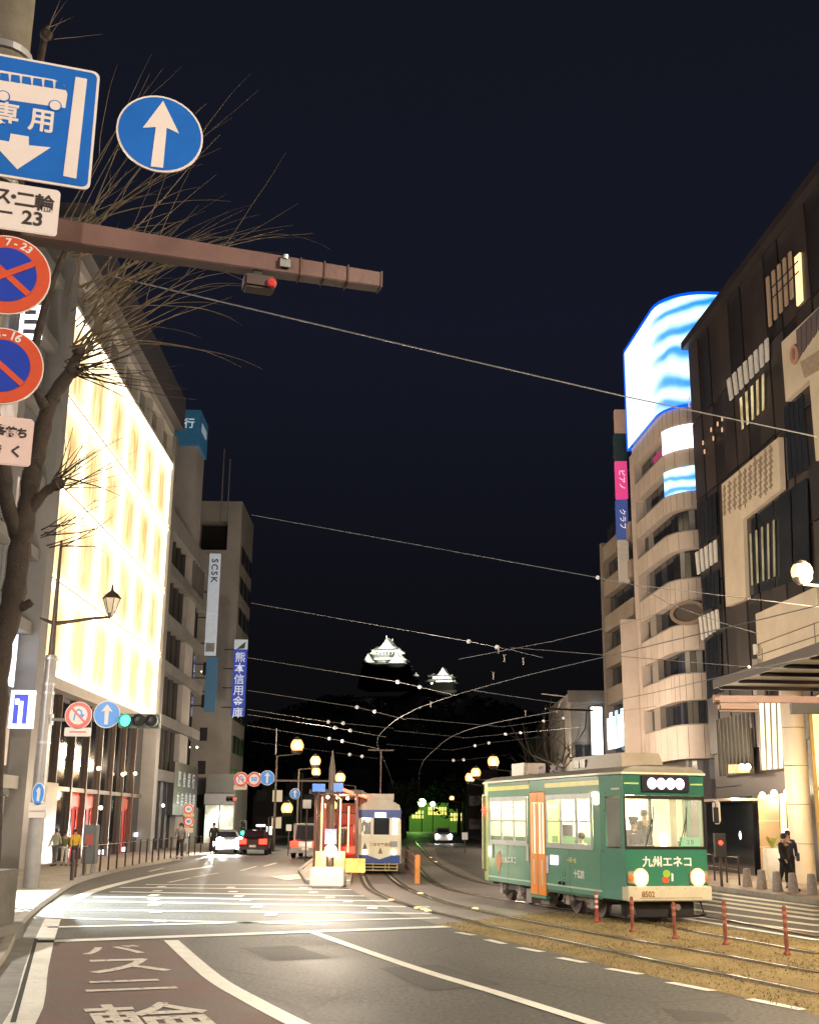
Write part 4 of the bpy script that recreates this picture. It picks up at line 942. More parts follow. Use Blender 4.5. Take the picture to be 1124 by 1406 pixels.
    for a in arms:
        o = len(Vc); Vc += [a[0], a[1], a[1].lerp(a[2], .92)]; Ec += [(3, o), (o, o + 1), (o + 1, o + 2)]; Rc += [.075 * k, .06 * k, .05 * k]
    skinmesh('coat' if coat else 'jacket', Vc, Ec, Rc, top, t)
    if not sit or True:
        Vt = [pel + Vector((0, 0, .02))]; Et = []; Rt = [(.14 * k, .11 * k)]
        for a in legs:
            o = len(Vt); Vt += [a[0], a[1], a[1].lerp(a[2], .95)]; Et += [(0, o), (o, o + 1), (o + 1, o + 2)]; Rt += [.1 * k, .072 * k, .06 * k]
        skinmesh('trousers', Vt, Et, Rt, bottom, t)
        for a in legs:
            c = (a[2] + a[3]) / 2; MB().box(c.x - .045 * k, c.x + .045 * k, c.y - .13 * k, c.y + .12 * k, a[3].z - .035 * k, a[3].z + .05 * k).build('shoe', black, t, bevel=.015)
    if bag:
        b = thing('shoulder_bag', bag[1], 'bag', (0, 0, 0)); wl = Matrix.Translation((loc[0], loc[1], zfloor)) @ Matrix.Rotation(rz, 4, 'Z') @ Vector((.27 * k, .05, .95 * k))
        b.location = wl; b.rotation_euler = (0, 0, rz)
        MB().box(-.06, .06, -.15, .15, -.14, .13).build('bag_body', bag[0], b, bevel=.02)
        MB().tube([(0, -.12, .12), (-.02, -.03, .45), (-.02, .03, .45), (0, .12, .12)], .01, 5).build('strap', black, b)
    return t
navy = M('navy_cloth', (.02, .025, .06), .85); blackc = M('black_cloth', (.015, .015, .017), .85); greyc = M('grey_cloth', (.13, .13, .14), .85)
lightc = M('pale_cloth', (.4, .38, .3), .85); yellowc = M('yellow_cloth', (.7, .45, .05), .8); olive = M('olive_cloth', (.12, .13, .06), .85); jeans = M('jeans', (.04, .06, .11), .85)
whitec = M('white_cloth', (.6, .58, .52), .8)
# ================================================================== GREEN TRAM
grn = M('tram_green', (.075, .27, .19), .28, nz=(.8, .08), coat=.4); grn2 = M('tram_green_lit_and_stripe', (.35, .5, .2), .3, nz=(1, .1), coat=.3)
yline = M('tram_yellow_line', (.62, .55, .1), .35); pline = M('tram_pale_line', (.45, .65, .55), .35)
wframe = M('tram_window_frame', (.42, .46, .48), .35, .3); orange = M('tram_door_orange', (.72, .23, .035), .35, nz=(2, .1), em=(.8, .3, .05), es=.12)
creamt = M('tram_cream', (.62, .57, .44), .4, nz=(1.5, .1)); roofm = M('tram_roof', (.16, .15, .125), .55, nz=(1.2, .18), bump=.1)
glass = M('clear_glass', (.85, .9, .88), .03, trans=.0, alpha=.13, spec=.7, nz=(1, .02))
bogie_m = M('bogie_grey', (.24, .2, .19), .65, .3, nz=(4, .3)); under = M('underframe', (.03, .027, .027), .7, nz=(3, .3))
inwall = M('tram_interior_wall', (.62, .58, .42), .6, nz=(2, .08)); ceilglow = ME('tram_ceiling_light', (1, .93, .62), 42)
TA = math.atan2(.282, .959)
tr = thing('green_tram', 'green tram with an orange door and white lettering on its front', 'tram', (4.8, 26.7, 0), TA)
TW, TL = 2.22, 9.15
tr.scale = (.925, 1, 1)
def outline(o=0.0):   # footprint, clockwise from front left; o shrinks it
    return [(o + .02, o), (-.1 + o, .98), (-.1 + o, 8.35), (.1 + o, TL - o), (TW - .1 - o, TL - o), (TW + .1 - o, 8.35), (TW + .1 - o, .98), (TW - .02 - o, o)]
def wallseg(a, b, z0, z1, mat, name, par, th=.05, off=0.0):
    a = Vector(a); b = Vector(b); d = (b - a).normalized(); n = Vector((d.y, -d.x))     # n points inwards for clockwise travel
    return MB().prism([(a - n * off)[:], (b - n * off)[:], (b + n * th)[:], (a + n * th)[:]], z0, z1).build(name, mat, par)
def ring(o_in, z0, z1, mat, name, par=None, off=0.0):
    P = outline(-off); Q = outline(o_in); n = len(P); v = []
    for (p, z) in [(P, z0), (P, z1), (Q, z1), (Q, z0)]: v += [(x, y, z) for x, y in p]
    f = []
    for i in range(n):
        j = (i + 1) % n
        for k in range(4): f.append((k * n + i, k * n + j, ((k + 1) % 4) * n + j, ((k + 1) % 4) * n + i))
    return MB().add(v, f).build(name, mat, par or tr)
O = outline()
# lower walls (left side is broken by the door)
def lside(y0, y1, z0, z1, mat=grn, name='side_wall', x=-.1, th=.05): return MB().box(x, x + th, y0, y1, z0, z1).build(name, mat, tr)
lside(.98, 4.18, .52, 1.58); lside(5.2, 8.35, .52, 1.58)
lside(.98, 4.18, 2.78, 3.2); lside(5.2, 8.35, 2.78, 3.2); lside(4.18, 5.2, 2.9, 3.2)
for y0, y1 in ((.98, 1.36), (4.1, 4.18), (5.2, 5.36), (8.2, 8.35)): lside(y0, y1, 1.58, 2.78)
MB().box(TW + .05, TW + .1, .98, 8.35, .52, 1.58).box(TW + .05, TW + .1, .98, 8.35, 2.78, 3.2).box(TW + .05, TW + .1, 4.1, 5.3, 1.58, 2.78).build('far_side_wall', grn, tr)
MB().box(TW + .035, TW + .049, .98, 8.35, .8, 1.62).box(TW + .035, TW + .049, .98, 8.35, 2.7, 2.86).build('side_lining', inwall, tr)
for k in range(8):
    y = 1.1 + k * .9; MB().box(TW + .03, TW + .048, y, y + .8, 1.62 + (.45 if k % 3 == 1 else .12), 2.7).build('added_glow_blind', M('blind_glow_cream', (.75, .7, .5), .8, em=(1, .85, .45), es=.4), tr)  # glowing blinds added so the saloon windows look bright
MB().box(-.03, TW + .03, 9.0, 9.05, .8, 2.85).build('rear_lining', inwall, tr)
for k in range(9):
    y = 1.0 + k * .9; MB().box(TW + .055, TW + .095, y, y + .09, 1.58, 2.78).build('far_window_post', wframe, tr)
# front corner cheeks: lower, glazed, upper
def cheek(a, b, nm):
    wallseg(a, b, .5, 1.58, grn, 'corner_wall', tr); wallseg(a, b, 2.72, 3.2, grn, 'corner_wall', tr)
    A = Vector(a); B = Vector(b)
    wallseg(A, A.lerp(B, .16), 1.58, 2.72, grn, 'corner_post', tr); wallseg(A.lerp(B, .78), B, 1.58, 2.72, grn, 'corner_post', tr)
    wallseg(A.lerp(B, .17), A.lerp(B, .77), 1.62, 2.68, glass, 'corner_window', tr, .012, -.015)
cheek(O[0], O[1], 'l'); cheek(O[6], O[7], 'r')
for a, b in ((O[2], O[3]), (O[4], O[5])):
    wallseg(a, b, .5, 1.58, grn2, 'rear_corner_wall', tr); wallseg(a, b, 1.58, 3.2, grn2, 'rear_corner_post', tr)  # yellowish light on the rear corners put into their paint colour
wallseg(O[3], O[4], .5, 1.7, grn, 'rear_wall', tr); wallseg(O[3], O[4], 2.6, 3.2, grn, 'rear_wall', tr)
# front
MB().box(.02, TW - .02, 0, .05, .8, 1.6).build('front_panel', M('tram_front_green', (.04, .19, .125), .3, nz=(1, .08), coat=.4), tr)
MB().box(.02, TW - .02, -.01, .05, 2.74, 3.2).build('front_header', M('tram_header_green', (.022, .11, .08), .3, nz=(1, .1), coat=.4), tr)
for x in (.02, TW - .07): MB().box(x, x + .05, .0, .05, 1.6, 2.74).build('windscreen_post', black, tr)
MB().box(.02, TW - .02, -.015, .045, 1.585, 1.64).box(.02, TW - .02, -.018, .045, 2.66, 2.735).build('windscreen_rubber', black, tr)
MB().box(.075, TW - .075, .015, .027, 1.645, 2.655).build('windscreen', glass, tr)
bp_ = MB().box(0, TW, -.12, .3, .49, .8).build('bumper', creamt, tr, bevel=.02)
MB().box(0.0, .0 + .001, 0, 0.001, 0, .001)
text_obj('fleet_number', '8502', .17, M('number_brown', (.3, .16, .05), .5), bp_, T(.52, -.125, .63) @ UP, bold=.004)
text_obj('front_lettering', '九州エネコ', .24, M('lettering_white', (.75, .78, .72), .4), tr, T(1.13, -.006, 1.3) @ UP, sx=1.12, bold=.006)
em0 = MB().vprism([(1.06 + .1 * math.cos(a), .93 + .075 * math.sin(a)) for a in [i * math.pi / 5 for i in range(10)]], -.012, 0).build('emblem', M('emblem_red', (.6, .1, .04), .5), tr)
MB().vprism([(1.09 + .1 * math.cos(a), 1.06 + .085 * math.sin(a)) for a in [i * math.pi / 5 for i in range(10)]], -.016, -.003).build('emblem_leaf', M('emblem_green', (.3, .5, .05), .5), em0)
MB().vprism([(1.21, .9), (1.26, .9), (1.27, 1.05), (1.22, 1.08)], -.012, 0).build('emblem_mark', M('lettering_white'), em0)
hl = ME('headlight_glow', (1, .9, .68), 30); hlr = ME('headlight_bloom_ring', (1, .62, .24), 1.3); halo = M('lamp_bezel', (.5, .42, .3), .35, .4)  # glow of the warm outer ring stands in for headlight bloom
for x in (.38, 1.9):
    b = MB().box(x - .34 if x < 1 else x - .22, x + .2 if x < 1 else x + .3, -.05, -.001, .84, 1.12).build('lamp_housing', halo, tr, bevel=.03)
    hb_ = MB().lathe([(.2, 0), (.195, .02), (.13, .03), (.01, .03)], 20).build('headlight', hlr, tr); hb_.matrix_local = T(x, -.05, .98) @ Matrix.Rotation(math.pi / 2, 4, 'X')
    MB().lathe([(.14, .031), (.135, .05), (.08, .07), (.01, .075)], 18).build('headlight_lens', hl, hb_)
    xi = x - .24 if x < 1 else x + .2
    MB().lathe([(.07, 0), (.06, .03), (.01, .04)], 12).build('indicator_lamp', M('amber_lens', (.5, .1, .02), .3, em=(.8, .2, .03), es=.4), tr).matrix_local = T(xi, -.05, .97) @ Matrix.Rotation(math.pi / 2, 4, 'X')
db = MB().box(.5, 1.78, -.06, -.011, 2.83, 3.17).build('destination_box', M('dest_box', (.02, .02, .03), .3), tr)
for k in range(4):
    MB().lathe([(.13, 0), (.125, .012), (.01, .014)], 10).build('destination_character', ME('dest_led', (1, .74, .95), 1.9), db).matrix_local = T(.77 + k * .25, -.061, 3.0) @ Matrix.Rotation(math.pi / 2, 4, 'X')
for x0, x1 in ((.05, .44), (1.84, TW - .05)): MB().box(x0, x1, -.018, -.011, 2.98, 3.015).build('light_green_stripe', grn2, tr)
# trim lines along the side
for y0, y1 in ((.98, 4.17), (5.21, 8.35)):
    MB().box(-.108, -.1005, y0, y1, 2.98, 3.09).build('yellow_stripe', yline, tr)
    MB().box(-.108, -.1005, y0, y1, .62, .66).build('pale_stripe', pline, tr)
lside(.98, 4.17, .46, .52, M('skirt_dark_green', (.012, .1, .06), .4), 'skirt', -.08)
# windows, left side: framed groups of three with a sash bar
for (y0, y1) in ((1.38, 4.08), (5.38, 8.18)):
    w = (y1 - y0) / 3
    fr = MB().box(-.13, -.101, y0, y1, 1.52, 1.64).box(-.13, -.101, y0, y1, 2.68, 2.80)
    fr.box(-.13, -.101, y0, y0 + .09, 1.64, 2.68).box(-.13, -.101, y1 - .09, y1, 1.64, 2.68)
    for k in (1, 2): fr.box(-.125, -.08, y0 + k * w - .04, y0 + k * w + .04, 1.64, 2.68)
    f = fr.build('window_frame', wframe, tr)
    for k in range(3):
        MB().box(-.118, -.08, y0 + k * w + .05, y0 + (k + 1) * w - .05, 2.14, 2.18).build('sash_bar', wframe, f)
        MB().box(-.095, -.085, y0 + k * w + .042, y0 + (k + 1) * w - .042, 1.64, 2.68).build('window_pane', glass, f)
# orange folding door with slit windows
dr = MB().box(-.11, -.07, 4.2, 5.18, .35, 1.35).box(-.11, -.07, 4.2, 5.18, 2.62, 2.88).box(-.11, -.07, 4.2, 4.25, 1.35, 2.62).build('door', orange, tr)
MB().box(-.114, -.1105, 4.685, 4.7, .36, 2.85).build('door_seam', black, dr)
for y in (4.2, 4.40, 4.62, 4.76, 4.98, 5.12): MB().box(-.112, -.07, y, y + .06, 1.36, 2.61).build('door_stile', orange, dr)
MB().box(-.095, -.085, 4.26, 5.12, 1.36, 2.61).build('door_pane', ME('door_pane_glow', (1, .82, .5), .9, 1, .4), dr)
MB().box(-.13, .0, 4.15, 5.22, .27, .345).build('door_step', grn, tr)
for y in (4.4, 4.92): MB().box(-.118, -.111, y - .05, y + .05, .6, 1.2).build('door_painted_reflection', M('reflection_cream', (.75, .6, .4), .3), dr)  # pale reflections on the door painted in as thin plates
for y in (1.0, 2.72, 4.12, 5.24, 6.8, 8.3): MB().box(-.1035, -.1005, y, y + .012, .53, 1.5).build('panel_seam', M('seam_dark', (.02, .09, .055), .5), tr)
for y0, y1 in ((.98, 4.17), (5.21, 8.35)): MB().box(-.112, -.1005, y0, y1, 3.14, 3.17).build('rain_gutter', M('gutter_dark', (.03, .12, .08), .4), tr)
for x in (.55, 1.45):
    MB().tube([(x, -.035, 1.62), (x + .22, -.04, 2.25)], .009, 5).tube([(x + .19, -.03, 1.95), (x + .26, -.03, 2.5)], .011, 5).build('wiper', black, tr)
MB().tube([(TW - .02, -.02, 2.6), (TW + .16, -.2, 2.62), (TW + .16, -.2, 2.5)], .014, 6).build('mirror_arm', black, tr); MB().box(TW + .09, TW + .23, -.23, -.2, 2.15, 2.5).build('side_mirror', black, tr, bevel=.01)
MB().box(.3, 1.95, -.124, -.1205, .55, .56).build('bumper_seam', M('seam_brown', (.25, .2, .12), .6), tr)
for x in (.2, .75, 1.1, 1.5, 2.0): MB().lathe([(.012, 0), (.004, .006)], 8).build('bumper_bolt', M('seam_brown'), tr).matrix_local = T(x, -.1205, .75) @ Matrix.Rotation(math.pi / 2, 4, 'X')
# side adverts and lamps
sidem = T(-.104, 0, 0) @ Matrix.Rotation(-math.pi / 2, 4, 'Z')
lw = M('lettering_white')
text_obj('side_lettering', '九州エネコ', .22, lw, tr, T(-.104, 6.75, 1.12) @ Matrix.Rotation(-math.pi / 2, 4, 'Z') @ UP, bold=.005)
text_obj('side_lettering', '一期一会', .13, M('lettering_yellow', (.6, .6, .2), .4), tr, T(-.104, 2.6, 1.25) @ Matrix.Rotation(-math.pi / 2, 4, 'Z') @ UP, bold=.004)
text_obj('side_lettering', '十徳店', .2, lw, tr, T(-.104, 2.2, .94) @ Matrix.Rotation(-math.pi / 2, 4, 'Z') @ UP, bold=.005)
MB().vprism([(7.45, 1.35), (7.75, 1.12), (7.6, .85), (7.5, .7), (7.4, .9), (7.25, 1.1)], 0, .01).build('side_emblem', M('emblem_orange', (.5, .25, .12), .5), tr).matrix_local = T(-.101, 0, 0) @ Matrix.Rotation(math.pi / 2, 4, 'Z')
MB().box(-.125, -.101, 3.42, 3.86, 1.12, 1.34).build('side_display', ME('side_display_glow', (1, .85, 1), 2.6), tr)
for y, z in ((4.05, 1.1), (5.35, 1.35), (8.0, 1.35)): MB().box(-.13, -.101, y - .07, y + .07, z - .2, z + .22).build('notice_plate', M('plate_pale', (.55, .5, .5), .4), tr)
MB().ball((-.02, 8.9, 2.45), .08, 8).build('tail_lamp', ME('red_lamp_glow', (1, .04, .02), 5), tr)
# roof
RO = outline(.02); n = len(RO); cxr = TW / 2
v = []; prof = [(1.0, 3.2, 0), (1.0, 3.24, 0), (.93, 3.31, .02), (.72, 3.38, .08), (.35, 3.42, .25)]
for s, z, ins in prof:
    for x, y in outline(-.04): v.append((cxr + (x - cxr) * s, TL / 2 + (y - TL / 2) * (1 - ins * .12), z))
f = [tuple(range(n))[::-1], tuple(range(4 * n, 5 * n))] + [(i * n + k, i * n + (k + 1) % n, (i + 1) * n + (k + 1) % n, (i + 1) * n + k) for i in range(4) for k in range(n)]
MB().add(v, f).build('roof', roofm, tr, smooth=True)
ring(.06, 3.2, 3.245, creamt, 'roof_edge', off=.045)
ac = MB().add([(.55, 1.0, 3.38), (1.75, 1.0, 3.38), (1.75, 4.0, 3.38), (.55, 4.0, 3.38), (.62, 1.12, 3.74), (1.68, 1.12, 3.74), (1.68, 3.85, 3.74), (.62, 3.85, 3.74)], [(0, 3, 2, 1), (4, 5, 6, 7), (0, 1, 5, 4), (1, 2, 6, 5), (2, 3, 7, 6), (3, 0, 4, 7)]).build('air_conditioner', M('aircon_beige', (.26, .225, .18), .6, nz=(2, .15)), tr)
for k in range(2): MB().box(.55, .60, 3.0 + k * .38, 3.32 + k * .38, 3.46, 3.66).build('aircon_grille', black, ac)
MB().box(.3, 1.0, 6.5, 7.4, 3.38, 3.72).build('roof_resistor_box', M('box_pale', (.5, .44, .4), .6), tr)
for y in (4.6, 5.1, 5.9): MB().lathe([(.07, 3.38), (.1, 3.45), (.06, 3.52), (.09, 3.58), (.03, 3.62)], 10, (.6, y, 0)).build('roof_insulator', M('insulator', (.4, .35, .4), .3), tr)
pg = MB().tube([(.5, 4.3, 3.5), (.5, 6.2, 3.9), (.5, 5.0, 4.6), (.5, 4.9, 5.05)], .022, 6).tube([(1.6, 4.3, 3.5), (1.6, 6.2, 3.9), (1.6, 5.0, 4.6), (1.6, 4.9, 5.05)], .022, 6).tube([(.3, 4.9, 5.07), (1.8, 4.9, 5.07)], .03, 6)
pg.build('pantograph', black, tr)
# underframe, bogies
MB().box(.15, TW - .15, .6, 8.6, .42, .52).build('underframe', under, tr)
MB().box(.05, .3, 4.35, 4.9, .12, .42).box(.0, .3, 5.4, 5.75, .1, .45).build('equipment_case', M('case_grey', (.3, .27, .25), .6), tr)
for yb in (2.55, 7.05):
    b = MB().box(.14, .26, yb - 1.0, yb + 1.0, .33, .5).box(TW - .26, TW - .14, yb - 1.0, yb + 1.0, .33, .5).box(.3, TW - .3, yb - .2, yb + .2, .25, .4).build('bogie_frame', bogie_m, tr, bevel=.02)
    for dy in (-.68, .68):
        for x in (.3, TW - .4):
            MB().lathe([(.14, 0), (.33, .0), (.33, .1), (.36, .1), (.36, .13), (.1, .13)], 20).build('wheel', bogie_m, b).matrix_local = T(x, yb + dy, .34) @ Matrix.Rotation(math.pi / 2, 4, 'Y')
        MB().box(.06, .2, yb + dy - .13, yb + dy + .13, .2, .5).build('axle_box', M('axle_grey', (.36, .3, .28), .6, nz=(4, .2)), b, bevel=.02)
        for q in (-.22, .22): MB().lathe([(.06, 0), (.075, .04), (.06, .08), (.075, .12), (.06, .16)], 10, (.12, yb + dy + q, .3)).build('coil_spring', M('spring_grey', (.3, .25, .24), .5), b)
MB().tube([(.15, -.05, .2), (.15, .25, .14), (TW - .15, .25, .14), (TW - .15, -.05, .2)], .025, 6).tube([(.2, .1, .47), (.2, -.05, .2)], .02, 6).tube([(TW - .2, .1, .47), (TW - .2, -.05, .2)], .02, 6).build('life_guard', darksteel, tr)
MB().box(.35, 1.9, .2, .9, .14, .45).build('coupler_box', under, tr)
MB().tube([(1.3, -.1, .36), (1.3, .5, .36)], .07, 8).build('coupler', bogie_m, tr)
# interior: floor, ceiling with lights, partition, seats, rails and straps
MB().box(.0, TW, .2, 9.0, .75, .8).build('floor', M('tram_floor', (.14, .1, .08), .6), tr)
MB().box(-.04, TW + .04, .12, 9.0, 2.86, 2.9).build('ceiling', inwall, tr)
for x in (.55, 1.62): MB().box(x - .1, x + .1, 1.5, 8.8, 2.80, 2.855).build('ceiling_light', ceilglow, tr)
MB().box(.62, 1.12, .45, .65, 2.82, 2.855).build('cab_light', ME('cab_light_glow', (1, .9, .6), 14), tr)
MB().box(0, .72, 1.3, 1.34, .8, 2.8).box(1.55, TW, 1.3, 1.34, .8, 2.8).build('cab_partition', inwall, tr)
MB().box(1.45, 1.98, .5, .7, 2.82, 2.855).build('cab_light', M('cab_light_glow'), tr); MB().box(1.5, 1.98, 1.24, 1.29, 1.5, 2.75).build('cab_glow_curtain', ME('curtain_glow_yellow', (1, .88, .5), .75, 3, .25), tr); MB().box(.1, .6, 1.24, 1.29, 1.6, 2.7).build('cab_shade_sheet', M('cab_shade_grey', (.12, .11, .09), .8), tr)  # added: second cab light, glowing curtain at right, dark sheet shading the left
for x0, x1 in ((.0, .45), (TW - .45, TW)):
    MB().box(x0, x1, 5.5, 8.6, 1.05, 1.2).box(x0 if x0 < 1 else x1 - .08, x0 + .08 if x0 < 1 else x1, 5.5, 8.6, 1.2, 1.75).build('bench_seat', M('seat_green', (.08, .16, .07), .85), tr)
    MB().box(x0, x1, 1.6, 4.0, 1.05, 1.2).build('bench_seat', M('seat_green'), tr)
for x in (.5, 1.7):
    MB().tube([(x, 1.4, 2.55), (x, 8.8, 2.55)], .017, 6).build('hand_rail', steel, tr)
    for k in range(8): ringpoly(.06, .08, .05, .07, -.008, .008, 10).build('strap_handle', white, tr).location = (x, 1.9 + k * .85, 2.36)
for y in (1.42, 4.3, 5.1): MB().tube([(.35, y, .8), (.35, y, 2.86)], .018, 6).build('grab_pole', M('grab_yellow', (.7, .6, .2), .4), tr)
MB().box(.2, 1.9, .12, .42, 1.3, 1.5).box(.3, .9, .15, .5, 1.5, 1.66).build('driving_desk', M('desk_grey', (.16, .16, .15), .6), tr)
MB().box(1.55, 2.1, .1, .13, 1.62, 1.84).build('route_board', ME('route_green', (.1, .4, .2), .5), tr)
text_obj('route_text', '2 B', .14, M('route_ink', (.02, .1, .05), .5), tr, T(1.83, .095, 1.73) @ UP)
MB().ball((1.12, .12, 1.78), .13, 10, 1.3).build('dashboard_lamp', ME('dash_lamp', (1, .85, .5), 6), tr)
MB().box(1.22, 1.28, .9, .98, 2.1, 2.8).build('mirror_arm', black, tr)
TM = Matrix.Translation((4.8, 26.7, 0)) @ Matrix.Rotation(TA, 4, 'Z')
pp = TM @ Vector((.68, .85, 0)); person((pp.x, pp.y), TA, 1.72, navy, blackc, 'driver in a dark cap and jacket seated behind the windscreen of the green tram', pose='sit', cap=True, zfloor=.92, seed=1)
pp = TM @ Vector((1.32, 1.55, 0)); person((pp.x, pp.y), TA + .3, 1.62, blackc, blackc, 'passenger in dark jacket standing just behind the driver in the green tram', pose='stand', zfloor=.81, seed=2)
pp = TM @ Vector((.45, 3.2, 0)); person((pp.x, pp.y), TA - 1.57, 1.6, lightc, greyc, 'seated passenger in pale top by the side windows of the green tram', pose='sit', zfloor=.65, seed=3)

# ================================================================== FAR TRAM
bl = M('far_tram_blue', (.03, .07, .3), .35, nz=(1, .1)); fw = M('far_tram_cream', (.78, .74, .58), .4, nz=(1.2, .07))
y0t = 49.5; a = at(491, 1190, y0t); b = at(550, 1190, y0t); w = b.x - a.x
t2 = thing('white_blue_tram', 'cream and blue tram waiting further down the track, seen from the front', 'tram', (a.x, y0t, 0), math.radians(1.2))
def zf(py): return at(520, py, y0t).z
L = 10.5
MB().box(.06, w - .06, .0, .06, zf(1183), zf(1146)).build('front_panel', fw, t2)
MB().box(.04, w - .04, -.02, .06, zf(1185), zf(1174)).build('blue_band', bl, t2)
MB().vprism([(w * .2, zf(1174)), (w * .5, zf(1180)), (w * .8, zf(1174))], -.026, -.021).build('cream_chevron', fw, t2)
MB().box(.0, w, .06, L, .45, zf(1146)).build('side_wall', fw, t2)
for k in range(8): MB().box(.0, .05, .3 + k * 1.28, .45 + k * 1.28, zf(1146), zf(1124)).box(w - .05, w, .3 + k * 1.28, .45 + k * 1.28, zf(1146), zf(1124)).build('window_post', fw, t2)
zt_, zb_ = zf(1123), zf(1146)
for x0, x1 in ((.06, .13), (.5, .62), (1.26, 1.38), (w - .13, w - .06)): MB().box(x0, x1, .0, .06, zb_, zt_).build('windscreen_post', fw, t2)
MB().box(.13, .5, .02, .03, zb_, zt_).build('windscreen_pane', glass, t2); MB().box(.62, 1.26, .02, .03, zb_, zt_).build('windscreen_pane', M('tinted_pane', (.03, .035, .04), .1), t2); MB().box(1.38, w - .13, .02, .03, zb_, zt_).build('windscreen_pane', glass, t2)
MB().box(.0, w, -.03, L, zt_ + .002, zf(1112)).build('blue_header', bl, t2)
MB().box(w * .38, w * .64, -.08, -.031, zf(1122), zf(1116)).build('destination_sign', ME('far_dest', (1, .9, .7), 3), t2)
P = [(.02, zf(1112)), (.08, zf(1105)), (.3, zf(1101)), (.4, zf(1098)), (w - .4, zf(1098)), (w - .3, zf(1101)), (w - .08, zf(1105)), (w - .02, zf(1112))]
MB().vprism(P, .05, L).build('roof', M('far_roof', (.55, .52, .44), .55), t2)
MB().box(.3, w - .3, .6, 3, zf(1098) + .002, zf(1098) + .25).build('roof_vent', M('far_roof'), t2)
MB().box(.06, w - .06, .2, L, .7, .75).build('floor', under, t2)
MB().box(.1, w - .1, .5, L - .2, zt_ - .06, zt_ - .02).build('ceiling_light', ME('far_ceiling', (1, .92, .68), 9), t2)
MB().box(.05, w - .05, 2.2, 2.25, .8, zt_).build('partition', inwall, t2)
for x in (.28, w - .3): MB().lathe([(.085, 0), (.08, .04), (.01, .05)], 12).build('headlight', ME('far_headlight', (1, .8, .55), 12), t2).matrix_local = T(x, -.0, zf(1170)) @ Matrix.Rotation(math.pi / 2, 4, 'X')
fdm = M('fender_slat', (.5, .42, .22), .5)
for k in range(3): MB().box(.12, w - .12, -.28, -.22, .16 + k * .12, .2 + k * .12).build('fender_bar', fdm, t2)
for x in (.14, .6, 1.1, w - .5, w - .16): MB().box(x, x + .04, -.22, -.03, .14, .46).build('fender_post', fdm, t2)
MB().box(.2, w - .2, 1, L - 1, .1, .45).build('underframe', under, t2)
text_obj('front_lettering', '熊本市交通局', .15, M('front_brown', (.35, .2, .06), .5), t2, T(w * .52, -.004, zf(1160)) @ UP, bold=.004)
for x, z, mt in ((.28, zf(1162), M('decal_dark', (.1, .08, .06), .5)), (w * .52, zf(1168), M('decal_brown', (.25, .14, .05), .5))):
    MB().vprism([(x - .09, z - .12), (x + .09, z - .12), (x + .05, z + .02), (x, z + .14), (x - .05, z + .02)], -.006, .0).build('decal', mt, t2)
MB().box(w - .45, w - .15, -.006, 0, zf(1163), zf(1155)).build('notice_plate', M('notice_grey', (.3, .32, .35), .5), t2)
MB().tube([(w / 2, 2.2, zf(1098)), (w / 2, 4.2, zf(1085)), (w / 2, 2.9, 5.1)], .03, 6).tube([(.3, 2.9, 5.12), (w - .3, 2.9, 5.12)], .035, 6).build('pantograph', M('panto_grey', (.2, .18, .17), .5), t2)
pp = Vector((a.x, y0t)); person((a.x + .35, y0t + .9), 0, 1.65, navy, blackc, 'tram driver standing behind the left windscreen of the far cream tram', zfloor=.76, seed=9)
# ================================================================== NEAR SIGNS ON THE LEFT
PS = math.radians(17.2)
c0_ = at(220, 184, 7.2); FN = Fac((c0_.x, c0_.y), (math.cos(PS), math.sin(PS)))
ppole = FN.h(-2, 300, .35)
px_ = FN.w(FN.h(-22, 330, .28)[0], .28, 0)
pol = thing('sign_pole', 'thick brown grey pole at the left edge carrying the big traffic signs', 'pole', (px_.x, px_.y, 0))
MB().tube([(0, 0, 0), (0, 0, 9.6)], [.2, .155], 20).build('post', M('pole_concrete', (.12, .105, .075), .8, nz=(3, .3), bump=.3), pol, smooth=True)
for z in (4.9, 5.6, 6.3, 7.3): MB().lathe([(.19, 0), (.19, .05)], 20, (0, 0, z)).build('clamp_band', steel, pol)
MB().lathe([(.3, 0), (.3, .04), (.22, .06)], 20).build('base_plate', steel, pol)
# mast arm
arm = thing('mast_arm', 'rusty brown box beam reaching out over the road from the left pole', 'mast arm', (px_.x, px_.y, 0))
ax = FN.w(*((FN.h(526, 378, 0)[0]), 0, 0)); zb = FN.h(526, 378, 0)[1]; za = FN.h(85, 312, 0)[1]; a_ = FN.w(FN.h(30, 300, 0)[0], .12, FN.h(30, 302)[1]); b_ = FN.w(FN.h(526, 378)[0], .12, zb)
arm.location = (a_.x, a_.y, a_.z); d_ = (b_ - a_); arm.rotation_euler = (0, -math.asin(d_.z / d_.length), math.atan2(d_.y, d_.x)); Lb = d_.length
MB().add([(-.3, -.07, -.09), (-.3, .07, -.09), (-.3, .07, .09), (-.3, -.07, .09), (Lb, -.055, -.058), (Lb, .055, -.058), (Lb, .055, .058), (Lb, -.055, .058)],
         [(0, 1, 2, 3), (4, 7, 6, 5), (0, 4, 5, 1), (1, 5, 6, 2), (2, 6, 7, 3), (3, 7, 4, 0)]).build('beam', brownpaint, arm, bevel=.006)
MB().box(Lb + .001, Lb + .012, -.06, .06, -.062, .062).build('end_cap', brownpaint, arm)
for u in (.76, .83, .9): MB().box(Lb * u, Lb * u + .008, -.066, .066, -.07, .07).build('joint_flange', M('flange_rust', (.1, .05, .04), .7), arm)
MB().box(Lb * .70, Lb * .73, -.085, -.07, -.03, .03).lathe([(.02, 0), (.02, .03)], 8, (Lb * .715, -.08, .03)).build('bolt_clip', steel, arm)
dv = thing('arm_camera', 'small dark housing with a red lens hanging under the brown beam', 'traffic camera', (0, 0, 0))
